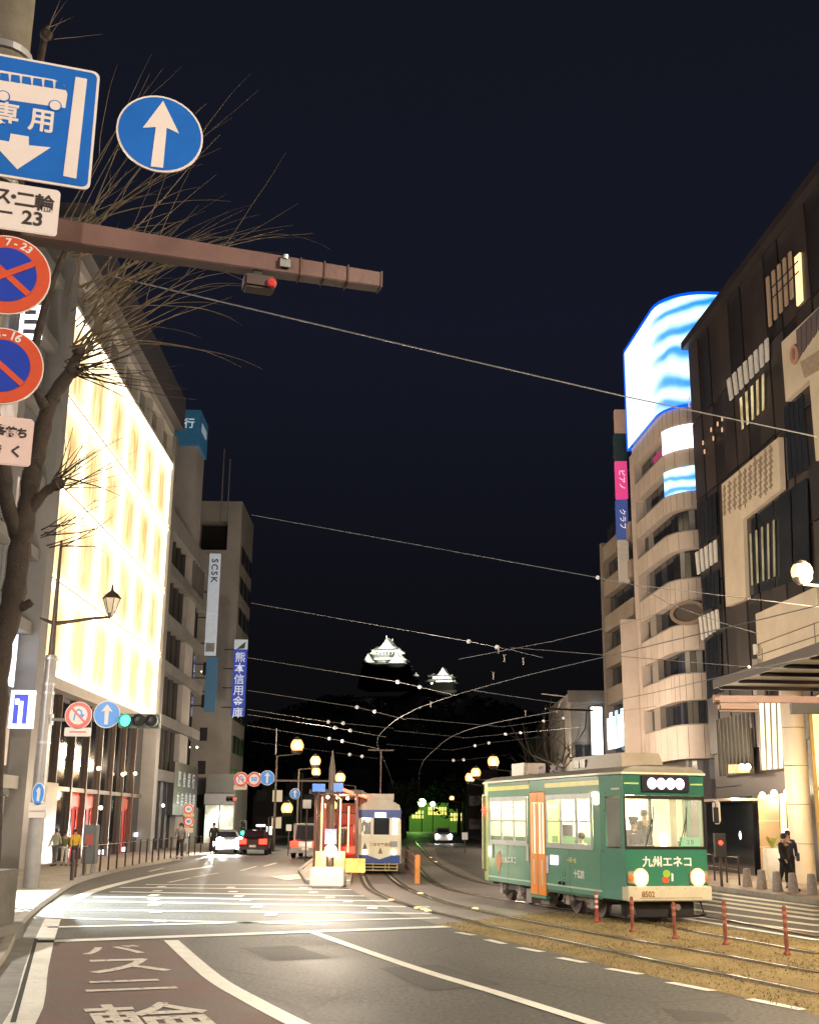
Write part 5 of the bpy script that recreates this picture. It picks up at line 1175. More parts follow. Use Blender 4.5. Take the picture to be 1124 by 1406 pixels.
s, z = FN.h(365, 392, .1); q = FN.w(s, .1, z); dv.location = q; dv.rotation_euler = (0, 0, PS)
MB().box(-.16, .06, -.07, .07, -.05, .05).build('housing', M('housing_brown', (.07, .045, .04), .6), dv, bevel=.015)
MB().box(-.09, -.03, -.02, .02, .05, .13).build('hanger', darksteel, dv)
MB().lathe([(.035, 0), (.03, .02), (.005, .025)], 12).build('red_lens', M('red_lens', (.5, .05, .04), .2, em=(.7, .08, .08), es=.1), dv).matrix_local = T(.03, -.07, -.01) @ Matrix.Rotation(math.pi / 2, 4, 'X')
def rrect(x0, x1, z0, z1, r, n=4):
    pts = []
    for cx, cz, a0 in ((x1 - r, z1 - r, 0), (x0 + r, z1 - r, 90), (x0 + r, z0 + r, 180), (x1 - r, z0 + r, 270)):
        for k in range(n + 1):
            a = math.radians(a0 + 90 * k / n); pts.append((cx + r * math.cos(a), cz + r * math.sin(a)))
    return pts
def disc(cx, cz, r, n=40): return [(cx + r * math.cos(2 * math.pi * k / n), cz + r * math.sin(2 * math.pi * k / n)) for k in range(n)]
def sub(p, nm, poly, y0, y1, mat): return MB().vprism(poly, y0, y1).build(nm, mat, p)
def signroot(name, label, s, z, y=0, cat='traffic sign', F=None, group=None):
    F = F or FN; t = thing(name, label, cat, F.w(s, y, z)[:], F.rz, group); return t
def back(t, w, h):
    MB().box(-w * .4, w * .4, .015, .05, h * .25 - .02, h * .25 + .02).box(-w * .4, w * .4, .015, .05, -h * .25 - .02, -h * .25 + .02).build('back_rail', steel, t)
# blue rectangular bus lane sign (local metres from its own centre)
s1, z1 = FN.h(136, 99, -.1); s0_, z0_ = FN.h(121, 261, -.1); hh = (z1 - z0_) / 2 ; ww = .66; cx = s1 - ww + .01; cz = (z1 + z0_) / 2
t = signroot('bus_lane_sign', 'large blue rectangular sign with white bus, down arrow and vertical bar at top left', cx, cz, -.1)
sub(t, 'rim_plate', rrect(-ww, ww, -hh, hh, .05), 0, .012, signwhite); sub(t, 'blue_face', rrect(-ww + .018, ww - .018, -hh + .018, hh - .018, .04), -.003, -.0005, signblue); back(t, ww, hh * 2)
def L(px, py): s, z = FN.h(px, py, -.1); return (s - cx, z - cz)
sub(t, 'white_bar', [L(104, 106), L(120, 109), L(105, 246), L(87, 242)], -.006, -.0035, signwhite)
sub(t, 'bus_body', [L(-40, 92), L(0, 97), L(75, 110), L(88, 117), L(93, 130), L(90, 149), L(-44, 130)], -.006, -.0035, signwhite)
for k in range(7):
    x = 77 - k * 15.2; y = 111 - k * 2.35
    q = [L(x, y + 1.5), L(x + 11 if k else x + 9, y + 3.2), L(x + (12 if k else 14), y + 13.5), L(x - 1, y + 11)]
    sub(t, 'bus_window', q, -.009, -.0065, signblue)
for cx_, cy_ in ((76, 146), (5, 133), (-30, 128)):
    p = L(cx_, cy_); sub(t, 'wheel_rim', disc(p[0], p[1], .043, 20), -.009, -.0065, signblue); sub(t, 'bus_wheel', disc(p[0], p[1], .035, 20), -.012, -.0095, signwhite)
sub(t, 'arrow', [L(15, 184), L(40, 188), L(40, 200), L(70, 203), L(24, 233), L(-16, 190), L(13, 195)], -.006, -.0035, signwhite)
for ch, (px, py) in (('専', (8, 159)), ('用', (58, 168))):
    p = L(px, py); text_obj('sign_letter', ch, .185, signwhite, t, T(p[0], -.005, p[1]) @ UP, ext=.002, bold=.004, sx=.95)
# circle with white up arrow
s, z = FN.h(220, 184, -.1); sr = abs(FN.h(279, 184, -.1)[0] - FN.h(161, 184, -.1)[0]) / 2
zt_ = FN.h(220, 130.5, -.1)[1]; zb_ = FN.h(220, 237.5, -.1)[1]; r = (sr + (zt_ - zb_) / 2) / 2
t = signroot('round_arrow_sign', 'large round blue sign with a white up arrow above the brown beam', s, (zt_ + zb_) / 2, -.1)
sub(t, 'rim_plate', disc(0, 0, r), 0, .012, signwhite); sub(t, 'blue_face', disc(0, 0, r - .014), -.003, -.0005, signblue); back(t, r, r)
cx, cz = s, (zt_ + zb_) / 2
sub(t, 'arrow', [L(224, 139), L(246, 184), L(229, 176), L(224, 231), L(207, 229), L(214, 175), L(196, 176)], -.006, -.0035, signwhite)
# white plate
def plate(px0, px1, py0, py1, name, label, rows, mat=signwhite, pxc=None):
    s1, z1 = FN.h(px1, py0 + 10, -.12); s1b, z0 = FN.h(px1, py1, -.12); s0, _ = FN.h(px0, py0, -.12)
    cx = (s0 + s1) / 2; cz = (z1 + z0) / 2; w = (s1 - s0) / 2; h = (z1 - z0) / 2
    t = signroot(name, label, cx, cz, -.12); sub(t, 'plate', rrect(-w, w, -h, h, .03), 0, .01, mat); sub(t, 'border', rrect(-w + .008, w - .008, -h + .008, h - .008, .025), -.0018, -.0004, mat)
    for body, px, py, size, rot in rows:
        a, b = FN.h(px, py, -.12); text_obj('sign_letter', body, size, signblack, t, T(a - cx, -.004, b - cz) @ UP, ext=.001, bold=.003)
    return t
plate(-70, 84, 252, 326, 'white_time_plate', 'white plate reading bus and two-wheelers with 7 to 23, under the blue bus sign',
      [('ス', 3, 270, .13, 0), ('・', 19, 272, .12, 0), ('二', 35, 276, .13, 0), ('輪', 61, 281, .125, 0), ('バ', -26, 267, .13, 0), ('23', 45, 301, .135, 0), ('－', 6, 293, .13, 0), ('7', -24, 289, .13, 0)])
plate(-70, 48, 566, 642, 'white_exception_plate', 'pinkish white plate with black characters at the bottom of the sign column',
      [('客', 1, 591, .068, 0), ('待', 16, 594, .068, 0), ('ち', 31, 596, .068, 0), ('駐', -14, 589, .068, 0), ('く', 22, 621, .08, 0), ('除', -6, 616, .07, 0)], M('plate_pinkish', (.72, .55, .5), .4))
def noparking(cpx, cpy, rpx, name, label, cross, txt, tx):
    s, z = FN.h(cpx, cpy, -.14); r = FN.h(cpx + rpx, cpy, -.14)[0] - s
    t = signroot(name, label, s, z, -.14)
    sub(t, 'rim_plate', disc(0, 0, r), 0, .012, signwhite); sub(t, 'red_ring', disc(0, 0, r * .97), -.003, -.0005, signred); sub(t, 'blue_face', disc(0, 0, r * .68), -.006, -.0035, M('sign_blue_deep', (.02, .05, .4), .35)); back(t, r, r)
    def bar(a):
        c, s_ = math.cos(a), math.sin(a); w = r * .072; l = r * .69
        return [(c * l - s_ * w, s_ * l + c * w), (-c * l - s_ * w, -s_ * l + c * w), (-c * l + s_ * w, -s_ * l - c * w), (c * l + s_ * w, s_ * l - c * w)]
    sub(t, 'red_bar', bar(math.radians(-45 + 6)), -.0085, -.0065, signred)
    if cross: sub(t, 'red_bar', bar(math.radians(45 - 14)), -.011, -.0087, signred)
    for body, ang, sz in txt:
        a = math.radians(ang); text_obj('sign_letter', body, sz, signwhite, t, T(r * .82 * math.cos(a), -.0045, r * .82 * math.sin(a)) @ Matrix.Rotation(-(a - math.pi / 2), 4, 'Y') @ UP, ext=.001, bold=.002)
    return t
noparking(9, 377, 62, 'no_stopping_sign', 'red and blue round sign with crossed red bars and 23 on its ring', True, [('3', 57, .07), ('2', 67, .07), ('-', 80, .07), ('7', 92, .07)], 0)
noparking(2, 502, 59, 'no_parking_sign', 'red and blue round sign with one red bar, below the crossed one', False, [('6', 66, .08), ('1', 76, .08), ('-', 90, .08), ('8', 102, .08)], 0)

# ================================================================== STREET TREE (pollarded)
bark = M('bark', (.045, .033, .025), .9, nz=(6, .4), bump=1.0); twigm = M('twig_bark', (.13, .1, .06), .8, nz=(5, .3)); twigd = M('twig_dark', (.06, .043, .03), .8, nz=(5, .3))
YT = 12.5
base = g(-20, 1345); root = thing('street_tree', 'knobbly pollarded bare street tree with sprays of thin twigs behind the left signs', 'tree', (at(-8, 1100, YT).x, YT, 0))
XF[root.name] = Matrix.Translation(root.location)
def Wp(px, py, dy=0): return at(px, py, YT + dy)
def limb(name, pts, rs, mat=bark, seg=10):
    ps = smooth([Vector(p) for p in pts], 4); n = len(ps); rr_ = []
    for i in range(n):
        u = i / (n - 1) * (len(rs) - 1); k = min(int(u), len(rs) - 2); rr_.append((rs[k] + (rs[k + 1] - rs[k]) * (u - k)) * (1 + .09 * math.sin(i * 2.3)))
    return MB().tube(ps, rr_, seg).build(name, mat, root, world=True, smooth=True)
b0 = at(-8, 1100, YT); 
limb('trunk', [(b0.x, YT, -.1), (b0.x, YT, .6), Wp(-10, 1000), Wp(-2, 900), Wp(16, 830), Wp(26, 760), Wp(36, 700)], [.2, .16, .14, .135, .13, .125, .11])
limb('trunk_fork', [Wp(36, 705), Wp(44, 650, .1), Wp(56, 600, .1), Wp(70, 550, .2), Wp(96, 512, .2), Wp(108, 484, .25)], [.1, .11, .1, .085, .075, .05])
limb('trunk_fork', [Wp(26, 740), Wp(10, 690, -.2), Wp(4, 630, -.3), Wp(-10, 560, -.3), Wp(-12, 470, -.3), Wp(-22, 330, -.3)], [.09, .08, .08, .07, .07, .06])
limb('knob_limb', [Wp(20, 745), Wp(40, 705), Wp(62, 676), Wp(80, 666)], [.06, .065, .05, .06])
limb('knob_limb', [Wp(18, 835), Wp(34, 832), Wp(44, 826)], [.06, .05, .04])
limb('knob_limb', [Wp(62, 560), Wp(44, 520, -.1), Wp(50, 470, -.2), Wp(68, 400, -.1), Wp(96, 330, 0)], [.06, .05, .045, .04, .03])
limb('knob_limb', [Wp(-12, 470, -.3), Wp(20, 300, .3), Wp(60, 60, .4), Wp(66, 45, .4)], [.05, .05, .045, .04])
for p in ((80, 664), (108, 482), (98, 512), (74, 548), (48, 655), (58, 600), (64, 48)):
    c = Wp(*p, .2); inv = Vector(root.location); MB().ball((c - inv)[:], .085, 8, .8).build('knob', bark, root, smooth=True)
rt = random.Random(11)
def twig(p0, ang, lpx, bend, r0, mat, dy):
    """one curved shoot; ang in degrees in the fronto-parallel plane, length in metres"""
    n = 9; pts = [p0.copy()]; a = math.radians(ang); st = lpx / n; p = p0.copy(); wob = rt.uniform(-1, 1)
    for i in range(n):
        a += math.radians(bend) / n + .05 * math.sin(i * 1.3 + wob * 3)
        p = p + Vector((math.cos(a) * st, dy * st, math.sin(a) * st)); pts.append(p.copy())
    rs = [r0 * (1 - .85 * i / n) for i in range(n + 1)]
    MB().tube(pts, rs, 4, cap=False).build('twig', mat, root, world=True); return pts, a
cnt = 0
def spray(px, py, n, a0, a1, l0, l1, b0, b1, mat, r=.012, dyr=.6, jit=12):
    global cnt
    for i in range(n):
        p = Wp(px + rt.uniform(-jit, jit), py + rt.uniform(-jit, jit), .2 + rt.uniform(-.1, .1))
        ang = a0 + (a1 - a0) * (i + rt.random()) / n
        dy = rt.uniform(-dyr, dyr); ln = rt.uniform(l0, l1)
        pts, a = twig(p, ang, ln, rt.uniform(b0, b1), r * rt.uniform(.7, 1.2), mat, dy); cnt += 1
        if rt.random() < .55 and cnt < 250:
            k = rt.randint(3, 6); twig(pts[k], ang + rt.choice((-1, 1)) * rt.uniform(12, 30), ln * rt.uniform(.3, .5), rt.uniform(b0, b1), r * .5, mat, dy); cnt += 1
spray(108, 484, 19, 15, 78, 1.3, 2.9, -55, 15, twigm, .013)
spray(100, 505, 22, -25, 30, .5, 1.3, -15, 40, twigd, .011)
spray(96, 335, 20, 15, 75, 1.2, 2.6, -50, 10, twigm, .012, jit=20)
spray(120, 420, 20, 25, 70, 1.5, 2.9, -60, 5, twigm, .012, jit=30)
spray(80, 664, 16, -10, 75, .4, .95, -20, 30, twigd, .01)
spray(66, 48, 5, 20, 80, .3, .7, -30, 20, twigm, .009)
spray(70, 740, 14, -5, 40, .3, .85, -5, 30, twigd, .009, jit=18)
MB().vprism([(0, 0), (.05, .03), (.1, .0), (.05, -.04)], -.01, .01).build('ivy_leaf', M('leaf_lit', (.35, .5, .05), .5, nz=(3, .1)), root).location = Wp(24, 42, -.2) - Vector(root.location)
# ================================================================== LEFT SIGNAL POLE WITH LANTERN
gp = g(42, 1225); YP = gp.y
spo = thing('lantern_pole', 'tall grey pole with an old style lantern on a side arm at the left kerb', 'street lamp', (gp.x, YP, 0))
XF[spo.name] = Matrix.Translation((gp.x, YP, 0))
def Q(px, py, dy=0): return at(px, py, YP + dy)
top1 = Q(69, 900); top2 = Q(85, 742)
greypole = M('pole_grey_paint', (.3, .29, .29), .4, .4, nz=(2, .15))
MB().tube([(gp.x, YP, .05), (gp.x, YP, top1.z)], [.24, .17], 18).build('lower_post', greypole, spo, world=True, smooth=True)
MB().tube([(gp.x, YP, top1.z), (gp.x, YP, top1.z + 1.2), (gp.x, YP, top2.z)], [.1, .075, .04], 12).build('upper_post', M('pole_bronze', (.1, .075, .06), .45, .5), spo, world=True, smooth=True)
for py in (905, 940, 952, 1020, 1100): 
    z = Q(60, py).z; MB().lathe([(.21, -.03), (.21, .04)], 18, (0, 0, z)).build('clamp_band', steel, spo)
arm_z = Q(78, 851).z; xl = Q(152, 845).x - gp.x
bz = M('pole_bronze')
MB().tube([(-.45, 0, arm_z + .05), (0, 0, arm_z - .12), (.5, 0, arm_z - .05), (1.2, 0, arm_z + .06), (xl, 0, arm_z + .1)], [.03, .07, .055, .045, .04], 8).build('lamp_arm', bz, spo, smooth=True)
lz = arm_z + .1
ln = MB().lathe([(.05, 0), (.09, .05), (.12, .12)], 6, (xl, 0, lz)).lathe([(.31, .58), (.2, .72), (.05, .84), (.03, .98), (.005, 1.05)], 6, (xl, 0, lz)).build('lantern_cap', bz, spo)
for k in range(6):
    a = math.radians(60 * k); MB().tube([(xl + .12 * math.cos(a), .12 * math.sin(a), lz + .12), (xl + .27 * math.cos(a), .27 * math.sin(a), lz + .6)], .016, 5).build('lantern_bar', bz, ln)
MB().lathe([(.1, .13), (.25, .585)], 6, (xl, 0, lz)).build('lantern_glass', M('lantern_glass', (.5, .42, .3), .3, em=(.8, .65, .4), es=.25), ln)
# signs and signal carried by the pole
def rsign(px, py, rpx, Y, name, label, kind, grp=None):
    c = at(px, py, Y); r = rpx * Y / FPX * 1.02
    t = thing(name, label, 'traffic sign', (c.x, Y, c.z), 0, grp)
    sub(t, 'rim_plate', disc(0, 0, r, 28), 0, .03, signwhite)
    if kind == 'arrow':
        sub(t, 'blue_face', disc(0, 0, r * .93, 28), -.01, -.001, signblue2)
        sub(t, 'arrow', [(0, .75 * r), (.42 * r, .2 * r), (.15 * r, .28 * r), (.13 * r, -.72 * r), (-.13 * r, -.72 * r), (-.15 * r, .28 * r), (-.42 * r, .2 * r)], -.02, -.011, signwhite)
    else:
        sub(t, 'red_ring', disc(0, 0, r * .95, 28), -.008, -.001, signred2); sub(t, 'white_face', disc(0, 0, r * .68, 28), -.016, -.009, signwhite)
        if kind == 'uturn':
            for a, b in (((-.3, -.4), (-.22, .2)), ((-.22, .2), (-.02, .42)), ((-.02, .42), (.2, .3)), ((.2, .3), (.27, .02))):
                d = (Vector(b) - Vector(a)).normalized(); n = Vector((-d.y, d.x)) * .055 * r; a = Vector(a) * r; b = Vector(b) * r + d * .03 * r
                sub(t, 'mark_stroke', [(a + n)[:], (b + n)[:], (b - n)[:], (a - n)[:]], -.022, -.0165, signblue2)
            sub(t, 'arrow_head', [(.06 * r, .06 * r), (.5 * r, .06 * r), (.28 * r, -.26 * r)], -.0225, -.017, signblue2)
            sub(t, 'red_bar', [(-.52 * r, .42 * r), (-.42 * r, .52 * r), (.52 * r, -.42 * r), (.42 * r, -.52 * r)], -.028, -.023, signred2)
        else: text_obj('sign_letter', kind, r * .8, signblue2, t, T(0, -.018, 0) @ UP, bold=.01)
    return t, r
signblue2 = M('far_sign_blue', (.02, .2, .6), .4, em=(.02, .2, .6), es=.22); signred2 = M('far_sign_red', (.6, .07, .05), .4, em=(.6, .06, .05), es=.12)
rsign(108, 982, 18, YP - .25, 'no_u_turn_sign', 'round red ringed no U-turn sign on the lantern pole with a white plate beneath', 'uturn')
rsign(147, 981, 18, YP - .25, 'straight_ahead_sign', 'round blue arrow sign between the no U-turn sign and the green light', 'arrow')
c = at(107, 1005, YP - .25); t = thing('sign_plate', 'small white supplementary plate under the near no U-turn sign', 'sign', (c.x, YP - .25, c.z)); sub(t, 'plate', rrect(-.4, .4, -.13, .13, .04), 0, .02, signwhite); sub(t, 'red_line', [(-.25, -.02), (.25, -.02), (.25, .02), (-.25, .02)], -.006, -.001, signred2)
c = at(75, 988, YP); d = at(215, 990, YP)
t = thing('signal_arm', 'grey horizontal arm holding the round signs and the green light on the left', 'signal arm', (c.x, YP, c.z)); MB().tube([(-.2, 0, 0), (d.x - c.x, 0, 0)], .05, 8).box(-.35, -.05, -.1, .1, -.16, .16).build('arm', greypole, t)
def signal(px, py, Y, wpx, hpx, lit, name, label, vertical=False, ang=0):
    c = at(px, py, Y); w = wpx * Y / FPX / 2; h = hpx * Y / FPX / 2
    t = thing(name, label, 'traffic light', (c.x, Y, c.z), ang)
    MB().box(-w, w, -.1, .12, -h, h).build('housing', M('signal_housing', (.14, .16, .15), .5), t, bevel=.03)
    cols = {'green': ME('signal_green', (.06, 1, .5), 3.2), 'red': ME('signal_red', (1, .035, .02), 5), 'off': M('signal_off', (.03, .03, .03), .3)}
    names = ['off'] * 3
    idx = {'green': 0, 'yellow': 1, 'red': 2}[lit]; names[idx] = lit
    for k in range(3):
        x = (-w * .64 + k * w * .64) if not vertical else 0; z = 0 if not vertical else (h * .62 - (2 - k) * h * .62)
        rr_ = min(w * .28, h * .8) if not vertical else min(w * .8, h * .28)
        l = MB().lathe([(rr_, 0), (rr_ * .95, .03), (.01, .06)], 14).build('lens', cols[names[k]], t); l.matrix_local = T(x, -.1, z) @ Matrix.Rotation(math.pi / 2, 4, 'X')
        v = MB().tube([(x, -.1, z), (x, -.3, z)], rr_ * 1.12, 14, cap=False).build('visor', M('signal_housing'), t)
    return t
signal(192, 990, YP - .1, 56, 19, 'green', 'traffic_light', 'horizontal traffic light glowing green beside the near blue arrow sign')
c = at(215, 990, YP); 
c = at(53, 1090, YP - .28); t = thing('pedestrian_sign', 'small oval blue pedestrian sign strapped on the lantern pole', 'traffic sign', (c.x, YP - .28, c.z))
sub(t, 'rim_plate', [(.19 * math.cos(a * .2618), .33 * math.sin(a * .2618)) for a in range(24)], 0, .02, signwhite); sub(t, 'blue_face', [(.165 * math.cos(a * .2618), .3 * math.sin(a * .2618)) for a in range(24)], -.006, -.001, signblue2)
sub(t, 'figure', [(-.03, -.2), (.04, -.22), (.06, .02), (.05, .15), (0, .2), (-.06, .1), (-.03, 0)], -.012, -.007, signwhite)
for py, hh_ in ((1108, .13), (1118, .1)):
    c = at(51, py, YP - .28); t = thing('pole_plate', 'small white plate on the lantern pole under the blue oval sign' + (', lower one' if py == 1118 else ', upper one'), 'sign', (c.x, YP - .28, c.z)); sub(t, 'plate', rrect(-.24, .24, -hh_, hh_, .02), 0, .015, signwhite)
# ================================================================== STREET LAMPS
lampg = ME('sodium_globe', (1, .68, .32), 22)
lampn = ME('sodium_globe_near', (1, .72, .38), 30)
frost_halo = bpy.data.materials.new('frosted_halo_globe'); frost_halo.use_nodes = True  # orange halo round each lamp put into the glow of this globe shell
_t = frost_halo.node_tree; _b = _t.nodes['Principled BSDF']; _o = _t.nodes['Material Output']
_b.inputs['Base Color'].default_value = (.8, .6, .4, 1); _b.inputs['Emission Color'].default_value = (1, .36, .07, 1); _b.inputs['Emission Strength'].default_value = 1.7
_tr = _t.nodes.new('ShaderNodeBsdfTransparent'); _mx = _t.nodes.new('ShaderNodeMixShader'); _mx.inputs[0].default_value = .6
_t.links.new(_tr.outputs[0], _mx.inputs[1]); _t.links.new(_b.outputs[0], _mx.inputs[2]); _t.links.new(_mx.outputs[0], _o.inputs['Surface'])
gm = M('lamp_post_paint', (.12, .1, .085), .5, .4)
def globe_lamp(px, py, Y, r, label, mat=lampg, grp='glowing orange street lamps', side=-1, arm=True, zg=None):
    c = at(px, py, Y)
    t = thing('street_lamp', label, 'street lamp', (c.x, Y, 0), 0, grp)
    s = -1 if side < 0 else 1
    MB().ball((0, 0, c.z), r * .48, 12, 1.1).build('lamp_core', mat, t, smooth=True)
    MB().ball((0, 0, c.z), r, 14, 1.1).build('lamp_globe', frost_halo, t, smooth=True)
    MB().lathe([(r * .5, -r * 1.3), (r * .9, -r * .9), (r * .8, -r * .7)], 12, (0, 0, c.z)).lathe([(r * .7, r * .9), (r * .2, r * 1.4)], 12, (0, 0, c.z)).build('lamp_cap', gm, t)
    MB().tube([(s * 1.3, 0, .1), (s * 1.3, 0, c.z - r * 1.3 - .1)], [.1, .06], 8).tube([(s * 1.3, 0, c.z - r * 1.3 - .12), (s * .5, 0, c.z - r * 1.3 - .05), (0, 0, c.z - r * 1.2)], .04, 6).build('post', gm, t)
    return t
for px, py, Y, r, side, lb in ((408, 1024, 78, .42, -1, 'topmost and leftmost orange lamp in the far left row'), (433, 1045, 96, .42, -1, 'second orange lamp down the left row beside the tall pointed pole'),
        (434, 1060, 112, .42, -1, 'third orange lamp down the left row, directly under the second'), (467, 1068, 100, .42, 1, 'orange lamp just right of the tall pointed pole above the shelter'),
        (394, 1110, 88, .42, -1, 'low orange lamp left of the shelter above the red van'), (677, 1046, 88, .42, 1, 'highest of three orange lamps above the rear of the green tram'),
        (653, 1061, 104, .42, 1, 'middle of three orange lamps left of the green tram'), (645, 1068, 112, .45, 1, 'lowest of three orange lamps left of the green tram'), (457, 1106, 56, .2, 1, 'small round lamp on a thin pole inside the tram shelter'),
        (620, 1096, 150, .3, 1, 'small pale lamp near the green lit far building')):
    globe_lamp(px, py, Y, r, lb, side=side)
c = at(1100, 785, 23)
t = thing('street_lamp', 'big glowing orange globe lamp on an arm in front of the dark store at right', 'street lamp', (c.x + 2.6, 23, 0), 0, 'glowing orange street lamps')
dx = -2.6
MB().ball((dx, 0, c.z), .115, 18, 1.0).build('lamp_core', lampn, t, smooth=True)
MB().ball((dx, 0, c.z), .21, 18, 1.0).build('lamp_globe', frost_halo, t, smooth=True)
MB().lathe([(.1, -.26), (.19, -.16), (.2, -.12)], 14, (dx, 0, c.z)).lathe([(.17, .14), (.08, .22), (.01, .25)], 14, (dx, 0, c.z)).build('lamp_cap', gm, t)
MB().tube([(0, 0, .1), (0, 0, c.z + .2)], [.11, .07], 10).tube([(0, 0, c.z - .32), (-1.4, 0, c.z - .34), (dx, 0, c.z - .26)], .025, 6).build('post', gm, t)
# lamps standing outside the picture, the same kind, lighting road and signs
def out_lamp(x, y, z, power, col, label, rad=.25, name='street_lamp'):
    t = thing(name, label, 'street lamp', (x, y, 0))
    MB().tube([(0, 0, 0), (0, 0, z + .35)], [.12, .07], 8).build('post', gm, t)
    MB().lathe([(.05, .36), (.45, .3), (.45, .25), (.05, .24)], 14, (0, 0, z)).build('lamp_hood', gm, t)
    l = bpy.data.lights.new('lamp', 'POINT'); l.energy = power; l.color = col; l.shadow_soft_size = rad
    o = bpy.data.objects.new('lamp_light', l); COL.objects.link(o); o.parent = t; o.location = (0, 0, z)
out_lamp(-6.5, -2.0, 8.5, 3300, (1, .86, .72), 'street lamp behind the viewer on the left pavement')
out_lamp(7.5, 3.5, 9.0, 7000, (1, .84, .66), 'street lamp on the right out of the picture')
out_lamp(11.5, 14.0, 9.0, 8000, (1, .8, .55), 'street lamp right of the picture beside the tram track')
out_lamp(-13.2, 21, 8.0, 7000, (1, .9, .78), 'street lamp left of the picture on the pavement')
l = bpy.data.lights.new('flood', 'SPOT'); l.energy = 36000; l.color = (.92, 1, .93); l.spot_size = math.radians(62); l.spot_blend = .9; l.shadow_soft_size = .15
o = bpy.data.objects.new('added_corner_flood', l); COL.objects.link(o); o.location = (-14.0, 33, 7.6)  # unseen floodlight added to throw the white pool on the kerb
tgt = g(95, 1243); o.rotation_euler = (tgt - o.location).to_track_quat('-Z', 'Y').to_euler()
t = thing('added_corner_flood_post', 'added unseen white floodlight on a post left of the picture aimed at the kerb corner', 'floodlight', (-14.2, 32.8, 0)); MB().tube([(0, 0, 0), (0, 0, 7.8)], .08, 8).box(-.3, .3, -.2, .2, 7.8, 8.1).build('post', gm, t)
def plight(x, y, z, p, col, rad=.3, nm='lamp_light'):
    l = bpy.data.lights.new(nm, 'POINT'); l.energy = p; l.color = col; l.shadow_soft_size = rad; o = bpy.data.objects.new(nm, l); COL.objects.link(o); o.location = (x, y, z)
plight(8.3, 22.4, 6.9, 2300, (1, .74, .45), .25)
plight(-2.6, 38.0, 4.9, 2500, (1, .85, .66), .25, 'added_stop_fill')  # fill light added to brighten the island block and far tram front
q = FR.w(-3.2, -1.2, 3.2); plight(q.x, q.y, q.z, 420, (1, .78, .5), .3, 'entrance_light')
q = FR.w(3, -2.0, 3.2); plight(q.x, q.y, q.z, 260, (1, .74, .45), .3, 'entrance_light')
for (x, y, p) in ((-6, 60, 3400), (8.5, 60, 1300), (-8, 92, 1800), (9, 95, 2600), (-12.3, 72, 800)): plight(x, y, 6.0, p, (1, .78, .56), .4)
plight(-14.9, 60, 3.2, 90, (1, .75, .45), .3, 'shop_light'); plight(-13.6, 48, 3.2, 140, (1, .8, .5), .3, 'shop_light')
plight(-12, 96, 3.0, 350, (.95, 1, .8), .3, 'shop_light')

# ================================================================== RIGHT: SIGNAL ARM, BOLLARDS, PEOPLE, PLANTER
c = at(980, 959, 27); d = at(1150, 964, 27)
t = thing('right_mast_arm', 'brown horizontal mast arm reaching in from the right under the store canopy', 'mast arm', (c.x, 27, c.z))
MB().box(0, d.x - c.x + 3, -.05, .05, -.09, .07).build('beam', brownpaint, t, bevel=.01)
MB().lathe([(.1, 0), (.1, .12)], 10).build('end_cap', brownpaint, t).matrix_local = T(-.02, 0, -.01) @ Matrix.Rotation(math.pi / 2, 4, 'Y')
MB().box(.05, 1.0, -.14, .1, -.3, -.11).build('signal_back', M('signal_back', (.17, .11, .09), .6), t, bevel=.05)
MB().box(d.x - c.x - 1.1, d.x - c.x + 1, -.08, .08, -.33, -.1).build('sign_back', black, t)
MB().tube([(d.x - c.x + 3, 0, -c.z), (d.x - c.x + 3, 0, .4)], .12, 10).build('post', brownpaint, t)
redp = M('bollard_red', (.35, .05, .03), .5, nz=(6, .2)); redd = M('bollard_brown_red', (.22, .055, .035), .55, nz=(6, .25)); refl = M('reflector_band', (.7, .6, .55), .3)
def post(px, py, hpx, mat, name, label, cat, grp, r=.05, bands=3, bm=None):
    p = g(px, py); h = hpx * p.y / FPX
    t = thing(name, label, cat, (p.x, p.y, 0), 0, grp)
    MB().lathe([(r * 1.9, 0), (r * 1.9, .03), (r * 1.1, .06), (r, .1), (r, h - .04), (r * .8, h), (r * .2, h + .01)], 12, (0, 0, .01)).build('post', mat, t, smooth=True)
    for k in range(bands): MB().lathe([(r * 1.12, 0), (r * 1.12, .055)], 12, (0, 0, h * (.9 - .17 * k) - .05)).build('band', bm or refl, t)
    return t
for px, py, hp, mt, lb, nb_ in ((819, 1267, 38, redp, 'bright red post with white bands under the tram front corner', 3), (868, 1280, 43, redd, 'dark red post standing before the tram bumper', 2),
        (926, 1290, 45, redd, 'dark red post at the right end of the tram bumper', 2), (996, 1298, 54, redd, 'dark red post alone on the turf, second from the right', 3), (1080, 1312, 60, redd, 'dark red post closest to the right edge on the turf', 3)):
    post(px, py, hp, mt, 'track_post', lb, 'bollard', 'red posts along the tram reservation', .036, nb_, refl if nb_ == 3 and mt is redp else M('band_dull', (.42, .16, .1), .4))
gran = M('bollard_granite', (.34, .3, .28), .7, nz=(8, .25), bump=.2)
for k, (px, py) in enumerate(((1026, 1223), (1046, 1226), (1067, 1229), (1089, 1232), (1115, 1234))):
    p = g(px, py); t = thing('stone_bollard', ['leftmost grey stone bollard beside the black rail', 'second grey stone bollard from the left', 'middle grey stone bollard of five', 'grey stone bollard directly before the two pedestrians', 'rightmost grey stone bollard near the picture edge'][k], 'bollard', (p.x, p.y, .1), 0, 'grey stone bollards at the crossing')
    MB().lathe([(.17, 0), (.17, .05), (.12, .55), (.11, .6), (.02, .62)], 4 if False else 12, (0, 0, 0)).build('stone', gran, t, smooth=True)
